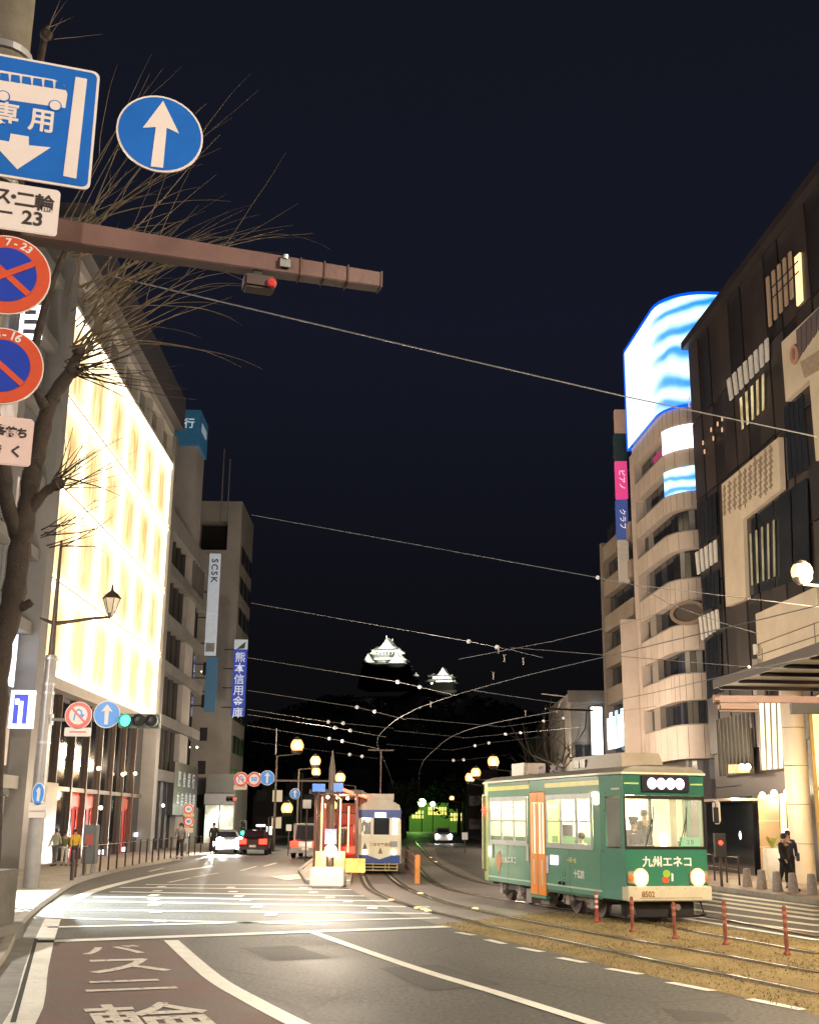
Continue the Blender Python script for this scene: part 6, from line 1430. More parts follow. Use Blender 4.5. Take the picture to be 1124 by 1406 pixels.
def rail_fence(pts, name, label, h=.95, mat=None, rails=(.9, .5), nb=1, r=.035):
    mat = mat or M('fence_brown', (.05, .032, .028), .5, .3)
    t = thing(name, label, 'railing', (*pts[0], .12))
    for p in pts: MB().lathe([(r * 1.2, 0), (r, .03), (r, h), (r * .3, h + .04)], 10, (p[0] - pts[0][0], p[1] - pts[0][1], 0)).build('post', mat, t)
    for z in rails:
        m_ = MB()
        for a, b in zip(pts[:-1], pts[1:]): m_.tube([(a[0] - pts[0][0], a[1] - pts[0][1], z), (b[0] - pts[0][0], b[1] - pts[0][1], z)], r * .55, 6)
        m_.build('rail', mat, t)
    return t
rail_fence(G([(1015, 1221), (998, 1217), (981, 1214), (958, 1209), (938, 1205)]), 'right_railing', 'brown post and rail fence behind the tram nose on the right pavement')
lf = G([(121, 1210), (131, 1207), (142, 1204), (153, 1202), (164, 1200), (175, 1198), (186, 1195), (196, 1193), (205, 1191), (214, 1189), (222, 1188), (230, 1186), (238, 1184), (246, 1183), (254, 1182), (262, 1180), (270, 1179), (278, 1178), (286, 1177)])
rail_fence([(p[0] - .45, p[1]) for p in lf], 'left_railing', 'long dark post and rail fence along the left kerb', h=1.05, rails=(1.0,))
# left stuff: bin-like box, guard post, planter
p = g(120, 1205); t = thing('utility_box', 'grey roadside utility cabinet at the start of the left railing', 'cabinet', (p.x - .05, p.y + .3, .12))
MB().box(-.24, .24, -.25, .25, .35, 1.75).build('case', M('cabinet_grey', (.13, .14, .14), .5), t, bevel=.03); MB().box(-.22, -.15, -.2, .2, 0, .35).build('leg', steel, t); MB().box(.15, .22, -.2, .2, 0, .35).build('leg', steel, t)
MB().box(-.15, .15, -.262, -.251, 1.0, 1.4).build('notice', M('notice_red', (.4, .1, .08), .5), t)
p = g(98, 1213); t = post(98, 1215, 42, M('fence_brown'), 'guard_post', 'dark post on the pavement corner left of the utility cabinet', 'bollard', None, .06, 0)
p = g(-8, 1300); w0 = g(18, 1290)
t = thing('stone_planter', 'weathered grey stone planter wall at the bottom left edge', 'planter', (w0.x, w0.y, 0))
MB().prism([(.02, -6.5), (0, 0), (-3, .2), (-3, -6.5)], 0, 1.22).build('wall', M('old_concrete', (.16, .155, .14), .85, nz=(1.5, .35), bump=.5), t, bevel=.03)
MB().prism([(.14, -6.6), (.14, .12), (-3, .3), (-3, -6.6)], 0, .3).build('plinth', concrete_d, t, bevel=.02)
t = thing('bus_shelter', 'dark roofed shelter with slatted sides at the left edge behind the planter', 'shelter', (at(0, 1100, 26).x, 26, 0))
x1 = at(18, 1100, 26).x - at(0, 1100, 26).x
MB().add([(-3, 0, 3.1), (x1 - .1, 0, 2.6), (x1 - 1.1, 3, 2.6), (-3, 3, 3.1), (-3, 0, 3.3), (x1 - .1, 0, 2.72), (x1 - 1.1, 3, 2.72), (-3, 3, 3.3)], [(0, 3, 2, 1), (4, 5, 6, 7), (0, 1, 5, 4), (1, 2, 6, 5), (2, 3, 7, 6), (3, 0, 4, 7)]).build('roof', M('shelter_roof', (.1, .085, .07), .6), t)
for k in range(6): MB().box(-.3 - .22 * k, -.18 - .22 * k, .1, .16, .1, 2.6).build('slat', M('shelter_slat', (.08, .07, .055), .6), t)
for y, xx in ((.1, x1 - .35), (2.8, x1 - 1.4)): MB().box(xx, xx + .1, y, y + .1, 0, 2.6).build('post', darksteel, t)
p = g(20, 1196); t = thing('dark_street_post', 'slim dark post with a red glowing strip left of the lantern pole', 'post', (p.x, p.y, 0))
MB().tube([(0, 0, 0), (0, 0, 5.5)], .1, 8).build('post', black, t); MB().box(-.3, -.12, -.05, .05, 1.2, 3.4).build('red_strip', ME('red_strip_glow', (1, .08, .05), 1.1), t)
MB().box(-.5, .5, -.3, .05, 5.5, 6.1).build('sign_box', M('small_box', (.25, .25, .3), .5), t)
# people
pg_ = g(1080, 1229); person((pg_.x, pg_.y), .5, 1.72, M('coat_black', (.02, .018, .025), .8), blackc, 'pedestrian in a long black coat waiting by the entrance at right', None, 'walk', coat=True, seed=4, zfloor=.12)
pg_ = g(1091, 1226); person((pg_.x, pg_.y + .4), -.3, 1.8, navy, blackc, 'taller pedestrian in a dark blue coat beside the black coat', None, 'stand', coat=True, seed=5, hair_long=True, zfloor=.12, bag=(M('bag_blue', (.03, .05, .12), .6), 'dark blue bag hanging by the hip of the right hand pedestrian'))
for (px, h, tp, bt, lb, pz, sd_) in ((74, 1.5, lightc, greyc, 'pedestrian in a pale top and grey trousers by the bronze wall at left', 'walk', 6), (87, 1.42, olive, whitec, 'pedestrian in olive between the pale top and the yellow jacket', 'stand', 7), (101, 1.5, yellowc, jeans, 'pedestrian in a bright yellow jacket near the utility cabinet', 'walk', 8)):
    q = g(px, 1193); person((q.x, q.y), .4 if px > 80 else -.3, h, tp, bt, lb, None, pz, seed=sd_, zfloor=.12)
for (px, pyb, lb, sd_) in ((246, 1183, 'dim walking figure in dark clothes behind the left railing', 10), (292, 1176, 'dark figure silhouetted against the bright glass shop', 12)):
    q = g(px, pyb); person((q.x, q.y), .2, 1.75, greyc if px < 260 else blackc, blackc, lb, None, 'walk', seed=sd_, zfloor=.12)
q = FR.w(FR.h(1062, 1200, -.7)[0], -.7, 0); t = thing('white_planter', 'tall white planter with a yellow green plant by the entrance', 'planter', (q.x, q.y, .12))
MB().prism([(-.3, -.3), (.3, -.3), (.3, .3), (-.3, .3)], 0, 1.15).build('pot', M('planter_white', (.75, .7, .6), .5), t, bevel=.03)
rn = random.Random(5)
for k in range(40):
    a = rn.uniform(0, 6.28); r_ = rn.uniform(.15, .42); h_ = rn.uniform(.25, .55); ca_, sa_ = math.cos(a), math.sin(a)
    MB().add([(0, 0, 1.12), (ca_ * r_ * .5 - sa_ * .04, sa_ * r_ * .5 + ca_ * .04, 1.12 + h_ * .7), (ca_ * r_, sa_ * r_, 1.12 + h_), (ca_ * r_ * .5 + sa_ * .04, sa_ * r_ * .5 - ca_ * .04, 1.12 + h_ * .7)], [(0, 1, 2, 3)]).build('leaf', M('plant_leaf', (.3, .3, .05), .6), t)
# red-lit pedestrian light and hanging lantern right of the tram
c = at(987, 1157, 40); t = thing('pedestrian_light', 'small red pedestrian light on a post right of the tram', 'traffic light', (c.x, 40, 0))
MB().tube([(0, 0, .1), (0, 0, c.z + .3)], .05, 8).build('post', gm, t); MB().box(-.18, .18, -.15, .1, c.z - .45, c.z + .3).build('housing', darksteel, t); MB().ball((0, -.16, c.z), .075, 8, 1, 1, .5).build('red_lens', ME('signal_red'), t)
c = at(983, 1115, 41); t = thing('hanging_lantern', 'pale paper lantern sign hanging before the dark shop right of the tram', 'lantern', (c.x, 41, c.z)); MB().lathe([(.06, -.4), (.13, -.3), (.13, .3), (.06, .4)], 10).build('lantern', M('paper', (.5, .45, .4), .7, em=(.6, .5, .4), es=.3), t); MB().tube([(0, 0, .4), (0, 0, .8), (1.0, .3, .9)], .015, 5).build('hook', black, t)

# ================================================================== CENTRE: ISLAND, SHELTER, SIGNS, CARS
ip = g(448, 1218); ax_ = at(425, 1218, ip.y).x; bx_ = at(471, 1218, ip.y).x
t = thing('island_block', 'white concrete block at the end of the tram stop island', 'barrier', (ip.x, ip.y, 0))
hz = at(448, 1192, ip.y).z
MB().box(ax_ - ip.x, bx_ - ip.x, 0, 1.0, 0, hz).build('block', M('block_white', (.78, .74, .7), .6, nz=(1.5, .15)), t, bevel=.04)
sheet('stop_island', [(ax_ - .05, ip.y + .95), (bx_ + .05, ip.y + .95), (at(480, 1190, 50).x, 50), (at(500, 1170, 75).x, 75), (at(440, 1170, 75).x, 75), (at(415, 1190, 50).x, 50)], .13, pave_l)
kerb('island_kerb', [(at(480, 1190, 50).x + .1, 49), (bx_ + .12, ip.y + .9), (ax_ - .12, ip.y + .9), (at(415, 1190, 50).x - .1, 50), (at(440, 1170, 75).x, 75)], h=.16, maxn=40)
yellp = ME('yellow_board', (1, .66, .16), .75, 3.0, .5)
t = thing('yellow_guard_board', 'glowing yellow guard boards with a crossed panel behind the white block', 'barrier', (ip.x, ip.y + 1.6, .13))
zy = at(448, 1162, ip.y + 1.6).z
for x0, x1 in ((-.5, -.14), (.14, .5)): MB().box(x0, x1, 0, .08, .1, zy - .3).build('board', yellp, t)
MB().box(-.2, .2, -.03, .05, zy - .05, zy + .45).build('crossed_panel', M('mauve_panel', (.3, .2, .3), .5), t)
for a in (.7, -.7): MB().box(-.22, .22, -.045, -.031, -.02, .02).build('cross_bar', signwhite, t).matrix_local = T(0, 0, zy + .2) @ Matrix.Rotation(a, 4, 'Y')
MB().box(-.06, .06, -.1, .15, 0, zy - .1).build('centre_post', brownpaint, t)
t = thing('warning_lamp', 'dazzling white warning lamp on the yellow guard boards', 'lamp', (ip.x + .03, ip.y + 1.35, 0)); zc = at(451, 1168, ip.y + 1.3).z
MB().ball((0, 0, zc), .2, 14).build('lamp_globe', ME('warning_white', (1, .9, .66), 40), t); MB().tube([(0, .05, .1), (0, .05, zc)], .03, 6).build('stalk', gm, t)
# yellow raised wedge right of island
t = thing('road_barrier', 'glowing yellow low barrier in front of the red car next to the far tram', 'barrier', (at(474, 1190, 46).x, 46, .1))
MB().box(0, .75, 0, .1, .12, .62).build('board', yellp, t); MB().box(.1, .18, -.1, .2, 0, .12).build('foot', gm, t); MB().box(.62, .7, -.1, .2, 0, .12).build('foot', gm, t)
# tram stop shelter
YS = 48.0; sx0 = at(432, 1100, YS).x; sx1 = at(488, 1100, YS).x
t = thing('tram_stop_shelter', 'tram stop shelter glowing red and orange left of the far cream tram', 'shelter', (sx0, YS, .13)); w = sx1 - sx0
zr = at(450, 1090, YS).z - .13
MB().box(-.2, w + .25, -.3, 14, zr, zr + .16).build('roof', M('shelter_dark', (.06, .04, .04), .5), t)
redn = ME('red_neon', (1, .16, .08), 3)
MB().tube([(w * .55, -.4, zr + .25), (w * .9, -.4, zr + .05), (w + .3, 1, zr - .05), (w + .45, 6, zr - .1)], .07, 6).build('neon_edge', redn, t)
for k in range(7):
    y = k * 2.2
    for x in (0, w): MB().box(x, x + .1, y, y + .1, 0, zr).build('post', M('shelter_post', (.15, .07, .05), .4, .3), t)
for k in range(5): MB().box(w * (.12 + .17 * k), w * (.12 + .17 * k) + .05, 1.2 + k * 1.8, 1.3 + k * 1.8, .6, zr - .1 - .3 * (k % 2)).build('light_strip', ME('orange_strip', (1, .55, .22), 3.5), t)
for k in range(5): MB().box(.02, .05, .3 + k * 2.2, 2.1 + k * 2.2, .4, zr - .3).build('side_pane', M('red_glass', (.25, .05, .04), .15, em=(.5, .08, .05), es=.3), t)
MB().box(.1, w, 12, 12.1, .2, zr - .2).build('back_panel', ME('red_back', (.4, .07, .05), .4, 1.5, .6), t)
MB().box(.5, .9, 3, 8, .35, .45).build('bench', M('bench_wood', (.2, .1, .05), .6), t)
for k in range(4): MB().ball((w * .3 + k * .35, .5 + k, zr - .12), .07, 6).build('down_light', ME('down_light_glow', (1, .8, .5), 8), t)
plight(sx0 + w * .5, YS + 4, 2.4, 160, (1, .5, .3), .3, 'shelter_light')
def board(px0, px1, py0, py1, Y, name, label, mat, textb=None):
    a = at(px0, py0, Y); b = at(px1, py1, Y); t = thing(name, label, 'sign', (a.x, Y, b.z)); MB().box(0, b.x - a.x, 0, .1, 0, a.z - b.z).build('face', mat, t, bevel=.01)
    MB().tube([((b.x - a.x) / 2, .12, 0), ((b.x - a.x) / 2, .12, -b.z + .1)], .04, 6).build('post', gm, t); return t
board(429, 446, 1076, 1087, 46.5, 'blue_stop_sign', 'blue rectangular sign on the left of the tall pointed pole', M('stop_blue', (.02, .14, .5), .4, em=(.02, .16, .55), es=.4))
board(458, 471, 1075, 1087, 46.5, 'blue_stop_sign', 'smaller blue sign on the right of the tall pointed pole', M('stop_blue'))
board(416, 427, 1098, 1110, 60, 'white_notice_sign', 'small white and black notice sign left of the shelter', M('notice_pale', (.5, .5, .46), .5, em=(.4, .4, .36), es=.25))
board(393, 400, 1132, 1141, 70, 'small_notice_sign', 'tiny pale square sign under the low orange lamp', M('notice_pale'))
# tall pointed pole with its sign arm
c = at(453, 1180, 50); zt = at(453, 1030, 50).z
t = thing('pointed_pole', 'tall pointed pole on the tram stop island carrying an arm of round signs', 'pole', (c.x, 50, 0))
MB().tube([(0, 0, .1), (0, 0, zt - .8), (0, 0, zt)], [.17, .13, .02], 12).build('post', M('pole_tan', (.2, .16, .14), .5), t, smooth=True)
za_ = at(400, 1072, 50).z; xa_ = at(330, 1072, 50).x - c.x
MB().tube([(0, 0, za_), (xa_ - .3, 0, za_)], .045, 6).build('sign_arm', M('pole_tan'), t)
rsign(331, 1070, 9.6, 49.7, 'far_no_u_turn_sign', 'far round no U-turn sign, leftmost of three on the long arm', 'uturn')
rsign(349, 1070, 9.4, 49.7, 'far_speed_sign', 'far round speed limit sign between the no U-turn and arrow signs', '50')
rsign(367, 1068, 9.6, 49.7, 'far_arrow_sign', 'far round blue arrow sign, rightmost of three on the long arm', 'arrow')
rsign(405, 1090, 7, 60, 'blue_bicycle_sign', 'small round blue sign with white marks above the low orange lamp', 'arrow')
c = at(330, 1081, 49.7); t = thing('far_sign_plate', 'small pale plate under the far no U-turn sign', 'sign', (c.x, 49.7, c.z)); sub(t, 'plate', rrect(-.28, .28, -.1, .1, .03), 0, .02, M('reflection_cream2', (.6, .5, .38), .5))
for (px, py, lb) in ((259, 1111, 'small round red ringed sign on a post by the left railing, upper'), (259, 1128, 'small round red sign under the upper one by the left railing')):
    rsign(px, py, 6.6, 66, 'roadside_round_sign', lb, '40')
c = at(258, 1140, 66.1); t = thing('roadside_sign_post', 'thin post with pale plates carrying two small red round signs', 'post', (c.x + .02, 66.1, 0)); MB().tube([(0, 0, .1), (0, 0, at(258, 1102, 66).z)], .04, 6).build('post', steel, t); MB().box(-.28, .28, -.1, -.05, c.z - .12, c.z + .12).box(-.28, .28, -.1, -.05, at(258, 1119, 66).z - .08, at(258, 1119, 66).z + .08).build('plate', M('reflection_cream2'), t)
signal(318, 1097, 90, 14, 7, 'red', 'far_red_traffic_light', 'far red traffic light above the glass fronted shop')
signal(334, 1137, 80, 9, 20, 'green', 'far_green_traffic_light', 'far green light glowing above the red tail lights of the sports car', vertical=True)
t = board(352, 364, 1132, 1135, 100, 'white_strip_sign', 'thin white lit strip sign far down the street', ME('strip_white', (.95, .95, .85), 3))
t = board(366, 373, 1135, 1146, 100, 'small_white_lit_sign', 'small white lit sign right of the thin strip', ME('strip_white'))
# cars
def car(x, y, rz, col, label, front=False, lamp=8, van=False, roof=1.45, lens=.09):
    t = thing('car', label, 'car', (x, y, .01), rz)
    bodym = M('car_paint_%s' % label[:8].replace(' ', '_'), col, .3, .2, coat=.6)
    h = 1.9 if van else roof
    prof = [(-2.15, .3), (-2.18, .62), (-2.1, .9), (-1.85, .98)] + ([(-1.95, h - .1), (-1.8, h), (.9, h), (1.35, 1.1)] if van else [(-1.3, h - .02), (-.4, h), (.35, h - .08), (1.1, .95)]) + [(1.95, .85), (2.15, .65), (2.15, .3)]
    m_ = MB(); n = len(prof)
    vs = []
    for s in (-1, 1):
        for (yy, zz) in prof: vs.append((s * (.85 if zz < .97 else .62 + (.12 if van else 0)), yy, zz))
    m_.add(vs, [tuple(range(n)), tuple(range(n, 2 * n))[::-1]] + [(i, n + i, n + (i + 1) % n, (i + 1) % n) for i in range(n)])
    m_.build('body', bodym, t, bevel=.03)
    gl = M('car_glass', (.02, .02, .025), .08)
    MB().add([(-.6, -1.87 if not van else -2.0, 1.02), (.6, -1.87 if not van else -2.0, 1.02), (.52, -1.36 if not van else -1.96, h - .1), (-.52, -1.36 if not van else -1.96, h - .1)], [(0, 1, 2, 3)]).build('rear_window', gl, t)
    MB().add([(-.62, 1.12, 1.0), (.62, 1.12, 1.0), (.52, .45 if not van else 1.0, h - .12), (-.52, .45 if not van else 1.0, h - .12)], [(0, 1, 2, 3)]).build('windscreen', gl, t)
    for s in (-1, 1):
        for yy in (-1.35, 1.35):
            w = MB().lathe([(.1, 0), (.31, .0), (.32, .05), (.32, .2), (.1, .22)], 16).build('wheel', rubber, t); w.matrix_local = T(s * .78 - (.1), yy, .32) @ Matrix.Rotation(math.pi / 2, 4, 'Y')
        if front: MB().ball((s * .62, 2.12, .66), lens, 10).build('headlight', ME('car_headlight_%d' % lamp, (1, .98, .9), lamp), t)
        MB().box(s * .62 - .23, s * .62 + .23, -2.24, -2.1, .64, .93).build('tail_light', ME('car_tail_off' if front else 'car_tail', (1, .025, .012), 0.5 if front else 6), t)
    MB().box(-.2, .2, -2.21, -2.17, .45, .58).build('number_plate', M('plate_white', (.6, .6, .55), .5), t)
    MB().box(-.84, .84, -2.2, -2.1, .3, .5).build('rear_bumper', bodym, t)
    return t
q = g(345, 1174); car(q.x, q.y + 2, math.radians(2), (.03, .01, .015), 'low dark red car with lit tail lights driving away on the left')
q = g(420, 1179); car(q.x + .1, q.y + 2, math.radians(-4), (.3, .3, .3), 'white taxi van with red tail lights left of the tram stop', van=True)
q = g(478, 1180); car(q.x, 58, math.radians(0), (.4, .05, .05), 'red lit car behind the yellow panel beside the far tram', van=True)
q = g(398, 1172); car(q.x, 92, math.radians(0), (.3, .05, .05), 'far car with red tail lights left of the taxi van')
q = g(597, 1151); car(q.x, 118, math.pi, (.3, .3, .32), 'oncoming car with bright white headlights on the far roadway', front=True, lamp=60, lens=.2)
q = g(268, 1177); car(q.x + .6, 76, math.pi + .25, (.4, .4, .4), 'car with dazzling white headlights facing us by the left railing', front=True, lamp=90, lens=.36)  # headlight balls oversized to stand in for their glare
l = bpy.data.lights.new('headlight_beam', 'SPOT'); l.energy = 3000; l.color = (1, 1, .9); l.spot_size = math.radians(60); l.spot_blend = .8
o = bpy.data.objects.new('headlight_beam', l); COL.objects.link(o); o.location = (q.x + .3, 73.3, .8); o.rotation_euler = (math.radians(86), 0, math.radians(170))
# orange low barrier between the tracks
bx, by = g2(573, 1214); ex, ey = g2(556, 1194)
t = thing('orange_barrier', 'rusty orange low barrier fence between the two tram tracks', 'barrier', (bx, by, 0))
MB().box(-.09, .09, -.09, .09, 0, .98).build('end_post', M('orange_post', (.6, .24, .06), .5), t, bevel=.02)
for k in range(1, 7): MB().box((ex - bx) * k / 6 - .03, (ex - bx) * k / 6 + .03, (ey - by) * k / 6, (ey - by) * k / 6 + .06, 0, .95).build('post', M('barrier_brown', (.16, .09, .07), .6), t)
for z in (.25, .55, .85): MB().tube([(0, 0, z), (ex - bx, ey - by, z)], .035, 6).build('rail', M('barrier_brown'), t)
for k in range(18): MB().box((ex - bx) * k / 18 - .012, (ex - bx) * k / 18 + .012, (ey - by) * k / 18, (ey - by) * k / 18 + .02, .1, .9).build('baluster', M('barrier_brown'), t)
# signs mid distance right of the far tram
for (px, py, lb) in ((638, 1153, 'small white square sign in front of the far right roadway'), ):
    board(634, 642, 1143, 1153, 80, 'small_square_sign', lb, M('notice_pale'))
# ================================================================== OVERHEAD WIRES
wire_m = M('wire_grey', (.2, .2, .21), .5, .3); insul = M('insulator_white', (.8, .8, .78), .3, em=(.8, .8, .8), es=.15)
WR = [0]
wg = 'overhead wires above the street'
def wire(pts, r, label, beads=(), sag=.0, nm='overhead_wire', grp=wg, br=.05):
    P = []
    for a, b in zip(pts[:-1], pts[1:]):
        n = 10 if len(pts) < 10 else 1
        for k in range(n): 
            u = k / n; q = a.lerp(b, u); q = q - Vector((0, 0, sag * 4 * u * (1 - u))); P.append(q)
    P.append(pts[-1]); o = P[0]
    t = thing(nm, label, 'wire', o[:], 0, grp)
    MB().tube([(p - o) for p in P], r, 5, cap=False).build('cable', wire_m, t)
    for bd in beads:
        MB().ball((bd - o)[:], br, 8).build('insulator', insul, t)
wire([at(150, 378, 15), at(640, 494, 17), at(860, 545, 18), at(1180, 612, 19)], .011, 'highest grey cable slanting across the sky from the bare tree to the right edge')
def CW(px, py, z=5.25): return g(px, py, z)
cen = lambda A, B: [((Vector(g2(*a)) + Vector(g2(*b))) / 2) for a, b in zip(A, B)]
def centre(A, B, z):
    a = [Vector(g2(*p)) for p in A]; b = [Vector(g2(*p)) for p in B]; out = []
    for p in a:
        q = min((b[i].lerp(b[i + 1], k / 10) for i in range(len(b) - 1) for k in range(11)), key=lambda v: (v - p).length)
        m_ = (p + q) / 2; out.append(Vector((m_.x, m_.y, z)))
    return out
cL = centre(L1[2:], L2[2:], 5.25); cR = centre(R1[1:], R2[1:], 5.25)
cL = [Vector((-1.3, 150, 5.25)), Vector((-1.2, 75, 5.25))] + cL + [cL[-1] + (cL[-1] - cL[-2]) * 2]
cR = [Vector((1.6, 150, 5.25))] + cR + [cR[-1] + (cR[-1] - cR[-2]) * 2]
wire(smooth(cL, 3), .009, 'tram contact wire following the near track from the far tram', grp=None); wire(smooth(cR, 3), .009, 'tram contact wire above the green tram', grp=None)
def spanw(l, label, beads, YL=None, r=.008):
    pts = []
    for px, py, Y in l: pts.append(at(px, py, Y))
    bs = []
    for bx_, by_ in beads:
        # bead sits on the wire: find Y by interpolation in px
        for a, b in zip(l[:-1], l[1:]):
            if a[0] <= bx_ <= b[0]: u = (bx_ - a[0]) / (b[0] - a[0]); A = at(*a); B = at(*b); best = min((A.lerp(B, k / 200) for k in range(201)), key=lambda q: abs((q - CAM).dot(_R) / (q - CAM).dot(_F) * FPX + 562 - bx_)); bs.append(best)
    wire(pts, r, label, bs, br=.0014 * l[0][2])
spanw([(346, 707, 34), (820, 793, 26), (870, 803, 25), (1160, 838, 24)], 'span wire from the concrete block past the rounded corner building, with one white insulator', [(820, 793)], r=.010)
spanw([(345, 828, 42), (640, 880, 31), (700, 892, 29), (745, 903, 28)], 'span wire with two white insulators right of the castle', [(643, 881), (682, 888)])
spanw([(700, 889, 29), (800, 897, 29), (1030, 916, 28), (1160, 921, 28)], 'span wire running right over the tram to the store front', [(1028, 916)])
spanw([(340, 903, 48), (545, 936, 39), (627, 955, 36)], 'span wire passing just below the castle keep with two insulators', [(546, 936), (576, 943)])
spanw([(650, 948, 36), (770, 966, 34)], 'short span wire under the small keep leading right', [])
spanw([(340, 948, 56), (490, 971, 47), (557, 988, 43)], 'span wire above the far lamps with two insulators, second below the keep', [(490, 971), (514, 977)])
spanw([(557, 986, 43), (690, 998, 45), (780, 985, 46), (900, 970, 46)], 'span wire crossing both tracks towards the low corner building', [(746, 990), (773, 987)])
spanw([(340, 974, 62), (450, 991, 55), (540, 1000, 52)], 'span wire with two insulators just over the orange lamps', [(451, 991), (471, 994)])
spanw([(340, 981, 66), (459, 999, 59), (530, 1012, 55)], 'span wire with two insulators directly beneath the last one', [(460, 999), (481, 1002)])
spanw([(540, 1003, 55), (640, 1013, 60), (714, 1006, 61), (800, 998, 62)], 'span wire with two insulators left of the dark bare tree', [(693, 1009), (714, 1007)])
spanw([(340, 996, 72), (452, 1014, 66), (520, 1028, 62)], 'span wire nearly touching the topmost orange lamp', [(452, 1014), (470, 1018)])
spanw([(530, 1022, 66), (620, 1030, 70), (672, 1020, 71), (740, 1012, 72)], 'low span wire above the three right hand lamps', [(652, 1024), (671, 1021)])
spanw([(345, 1018, 84), (480, 1036, 80), (520, 1042, 78)], 'faint low span wire with two small insulators', [(480, 1037), (497, 1040)])
spanw([(560, 1043, 84), (620, 1044, 86), (640, 1043, 88), (700, 1036, 90)], 'faint farthest span wire on the right', [(622, 1045), (636, 1044)])
spanw([(870, 802, 25), (920, 830, 26), (990, 855, 27), (1040, 870, 27)], 'thin stay wire curving down from the pilaster', [])
spanw([(630, 905, 42), (760, 880, 38), (880, 850, 34), (960, 820, 32)], 'thin stay wire rising to the right behind the span wires', [])
for (px, py), hl_ in zip(((692, 905), (718, 909), (677, 929), (591, 968), (721, 980), (684, 893)), ('left of two side by side right of the small keep', 'right of two side by side right of the small keep', 'diagonally above the small keep', 'straight below the main keep', 'lowest on the right near the dark bare tree', 'touching the white insulators of the second span wire')):
    c = at(px, py, 31 if py < 935 else 42); t = thing('wire_hanger', 'small pale wire hanger clip ' + hl_, 'wire hanger', c[:], 0, 'small hanger clips on the tram wires'); MB().box(-.014, .014, -.014, .014, -.08, .1).box(-.035, .035, -.01, .01, .101, .115).build('clip', M('clip_pale', (.35, .3, .28), .5), t)
c = at(380, 1000, 64); t = thing('short_drop_wire', 'short vertical drop wire left of the topmost orange lamp', 'wire', c[:]); MB().tube([(0, 0, 0), (0, 0, -1.4)], .02, 5).build('cable', wire_m, t)
c = at(743, 960, 44); t = thing('wire_bracket', 'curved pale bracket arm holding wires left of the low corner building', 'bracket', c[:]); MB().tube([(0, 0, .2), (.5, 0, .15), (.95, 0, .1), (.7, 0, -.1), (.55, 0, -.5)], .025, 6).build('arm', M('clip_pale'), t)
# ================================================================== BARE MEDIAN TREE, FAR TREES
def bare_tree(px, pyb, Y, hh_, label, seed, spread=.5):
    rn = random.Random(seed); c = at(px, pyb, Y); t = thing('bare_tree', label, 'tree', (c.x, Y, .1))
    MB().tube([(0, 0, 0), (.1, 0, hh_ * .3), (-.05, 0, hh_ * .5)], [.16, .13, .1], 8).build('trunk', bark, t)
    for k in range(9):
        z0 = hh_ * rn.uniform(.28, .5); a = rn.uniform(0, 6.28); p = Vector((0, 0, z0)); pts = [p.copy()]
        d = Vector((math.cos(a) * spread, math.sin(a) * spread, 1)).normalized()
        for i in range(6): d = (d + Vector((rn.uniform(-.25, .25), rn.uniform(-.25, .25), .08))).normalized(); p = p + d * hh_ * .1; pts.append(p.copy())
        b = MB().tube(pts, [.07 * (1 - i / 7) for i in range(7)], 5, cap=False).build('branch', bark, t)
        for q in range(4):
            s = pts[rn.randint(2, 5)]; e = s + Vector((rn.uniform(-1, 1), rn.uniform(-1, 1), rn.uniform(.3, 1.2))) * hh_ * .12
            MB().tube([s, s.lerp(e, .5) + Vector((0, 0, .15)), e], [.025, .018, .008], 4, cap=False).build('twig', bark, b)
bare_tree(766, 1100, 72, 9.0, 'dark bare tree behind the rear roof of the green tram', 3)
bare_tree(748, 1100, 84, 8.0, 'dim bare tree left of the one behind the tram roof', 8)
def dark_tree(px0, px1, pyt, Y, label, seed, n=900, colr=(.02, .03, .015)):
    rn = random.Random(seed); a = at(px0, pyt, Y); b = at(px1, pyt, Y); w = (b.x - a.x); c = (a.x + b.x) / 2; ht = a.z
    t = thing('evergreen_tree', label, 'tree', (c, Y, 0)); MB().tube([(0, 0, 0), (0, 0, ht * .6)], [.35, .15], 8).build('trunk', bark, t)
    vs = []; fs = []
    cl = [(rn.uniform(-.35, .35) * w, rn.uniform(-.3, .3) * w, ht * rn.uniform(.4, .85), rn.uniform(.12, .25) * w) for _ in range(14)]
    for i in range(n):
        x, y, z, r = rn.choice(cl); v = Vector((rn.gauss(0, 1), rn.gauss(0, 1), rn.gauss(0, .8))); v = v.normalized() * r * rn.uniform(.6, 1.1); p = Vector((x, y, z)) + v
        s = rn.uniform(.18, .4); e1 = Vector((rn.gauss(0, 1), rn.gauss(0, 1), rn.gauss(0, 1))).normalized() * s; e2 = Vector((rn.gauss(0, 1), rn.gauss(0, 1), rn.gauss(0, 1))).normalized() * s
        k = len(vs); vs += [p - e1, p + e2, p + e1, p - e2]; fs.append((k, k + 1, k + 2, k + 3))
    MB().add(vs, fs).build('crown', M('dark_leaves', colr, .7), t)
for k, (p0, p1, pt, Y, lb) in enumerate(((530, 580, 1068, 150, 'dark rounded evergreen behind the far tram roof'), (575, 640, 1075, 260, 'dark tree mass over the green lit building'), (600, 660, 1058, 180, 'dark evergreen left of the three right lamps'), (340, 400, 1080, 190, 'dark tree above the white strip sign'), (655, 720, 1062, 150, 'dark evergreen behind the rear of the green tram'))):
    dark_tree(p0, p1, pt, Y, lb, 20 + k)
c = at(579, 1102, 225); t = thing('green_floodlight', 'bright green white floodlight before the far yellow windows', 'lamp', (c.x, 225, 0)); MB().ball((0, 0, c.z), .75, 10).build('lamp_globe', ME('green_flood', (.55, 1, .3), 14), t); MB().tube([(0, 0, 0), (0, 0, c.z)], .1, 6).build('post', gm, t)
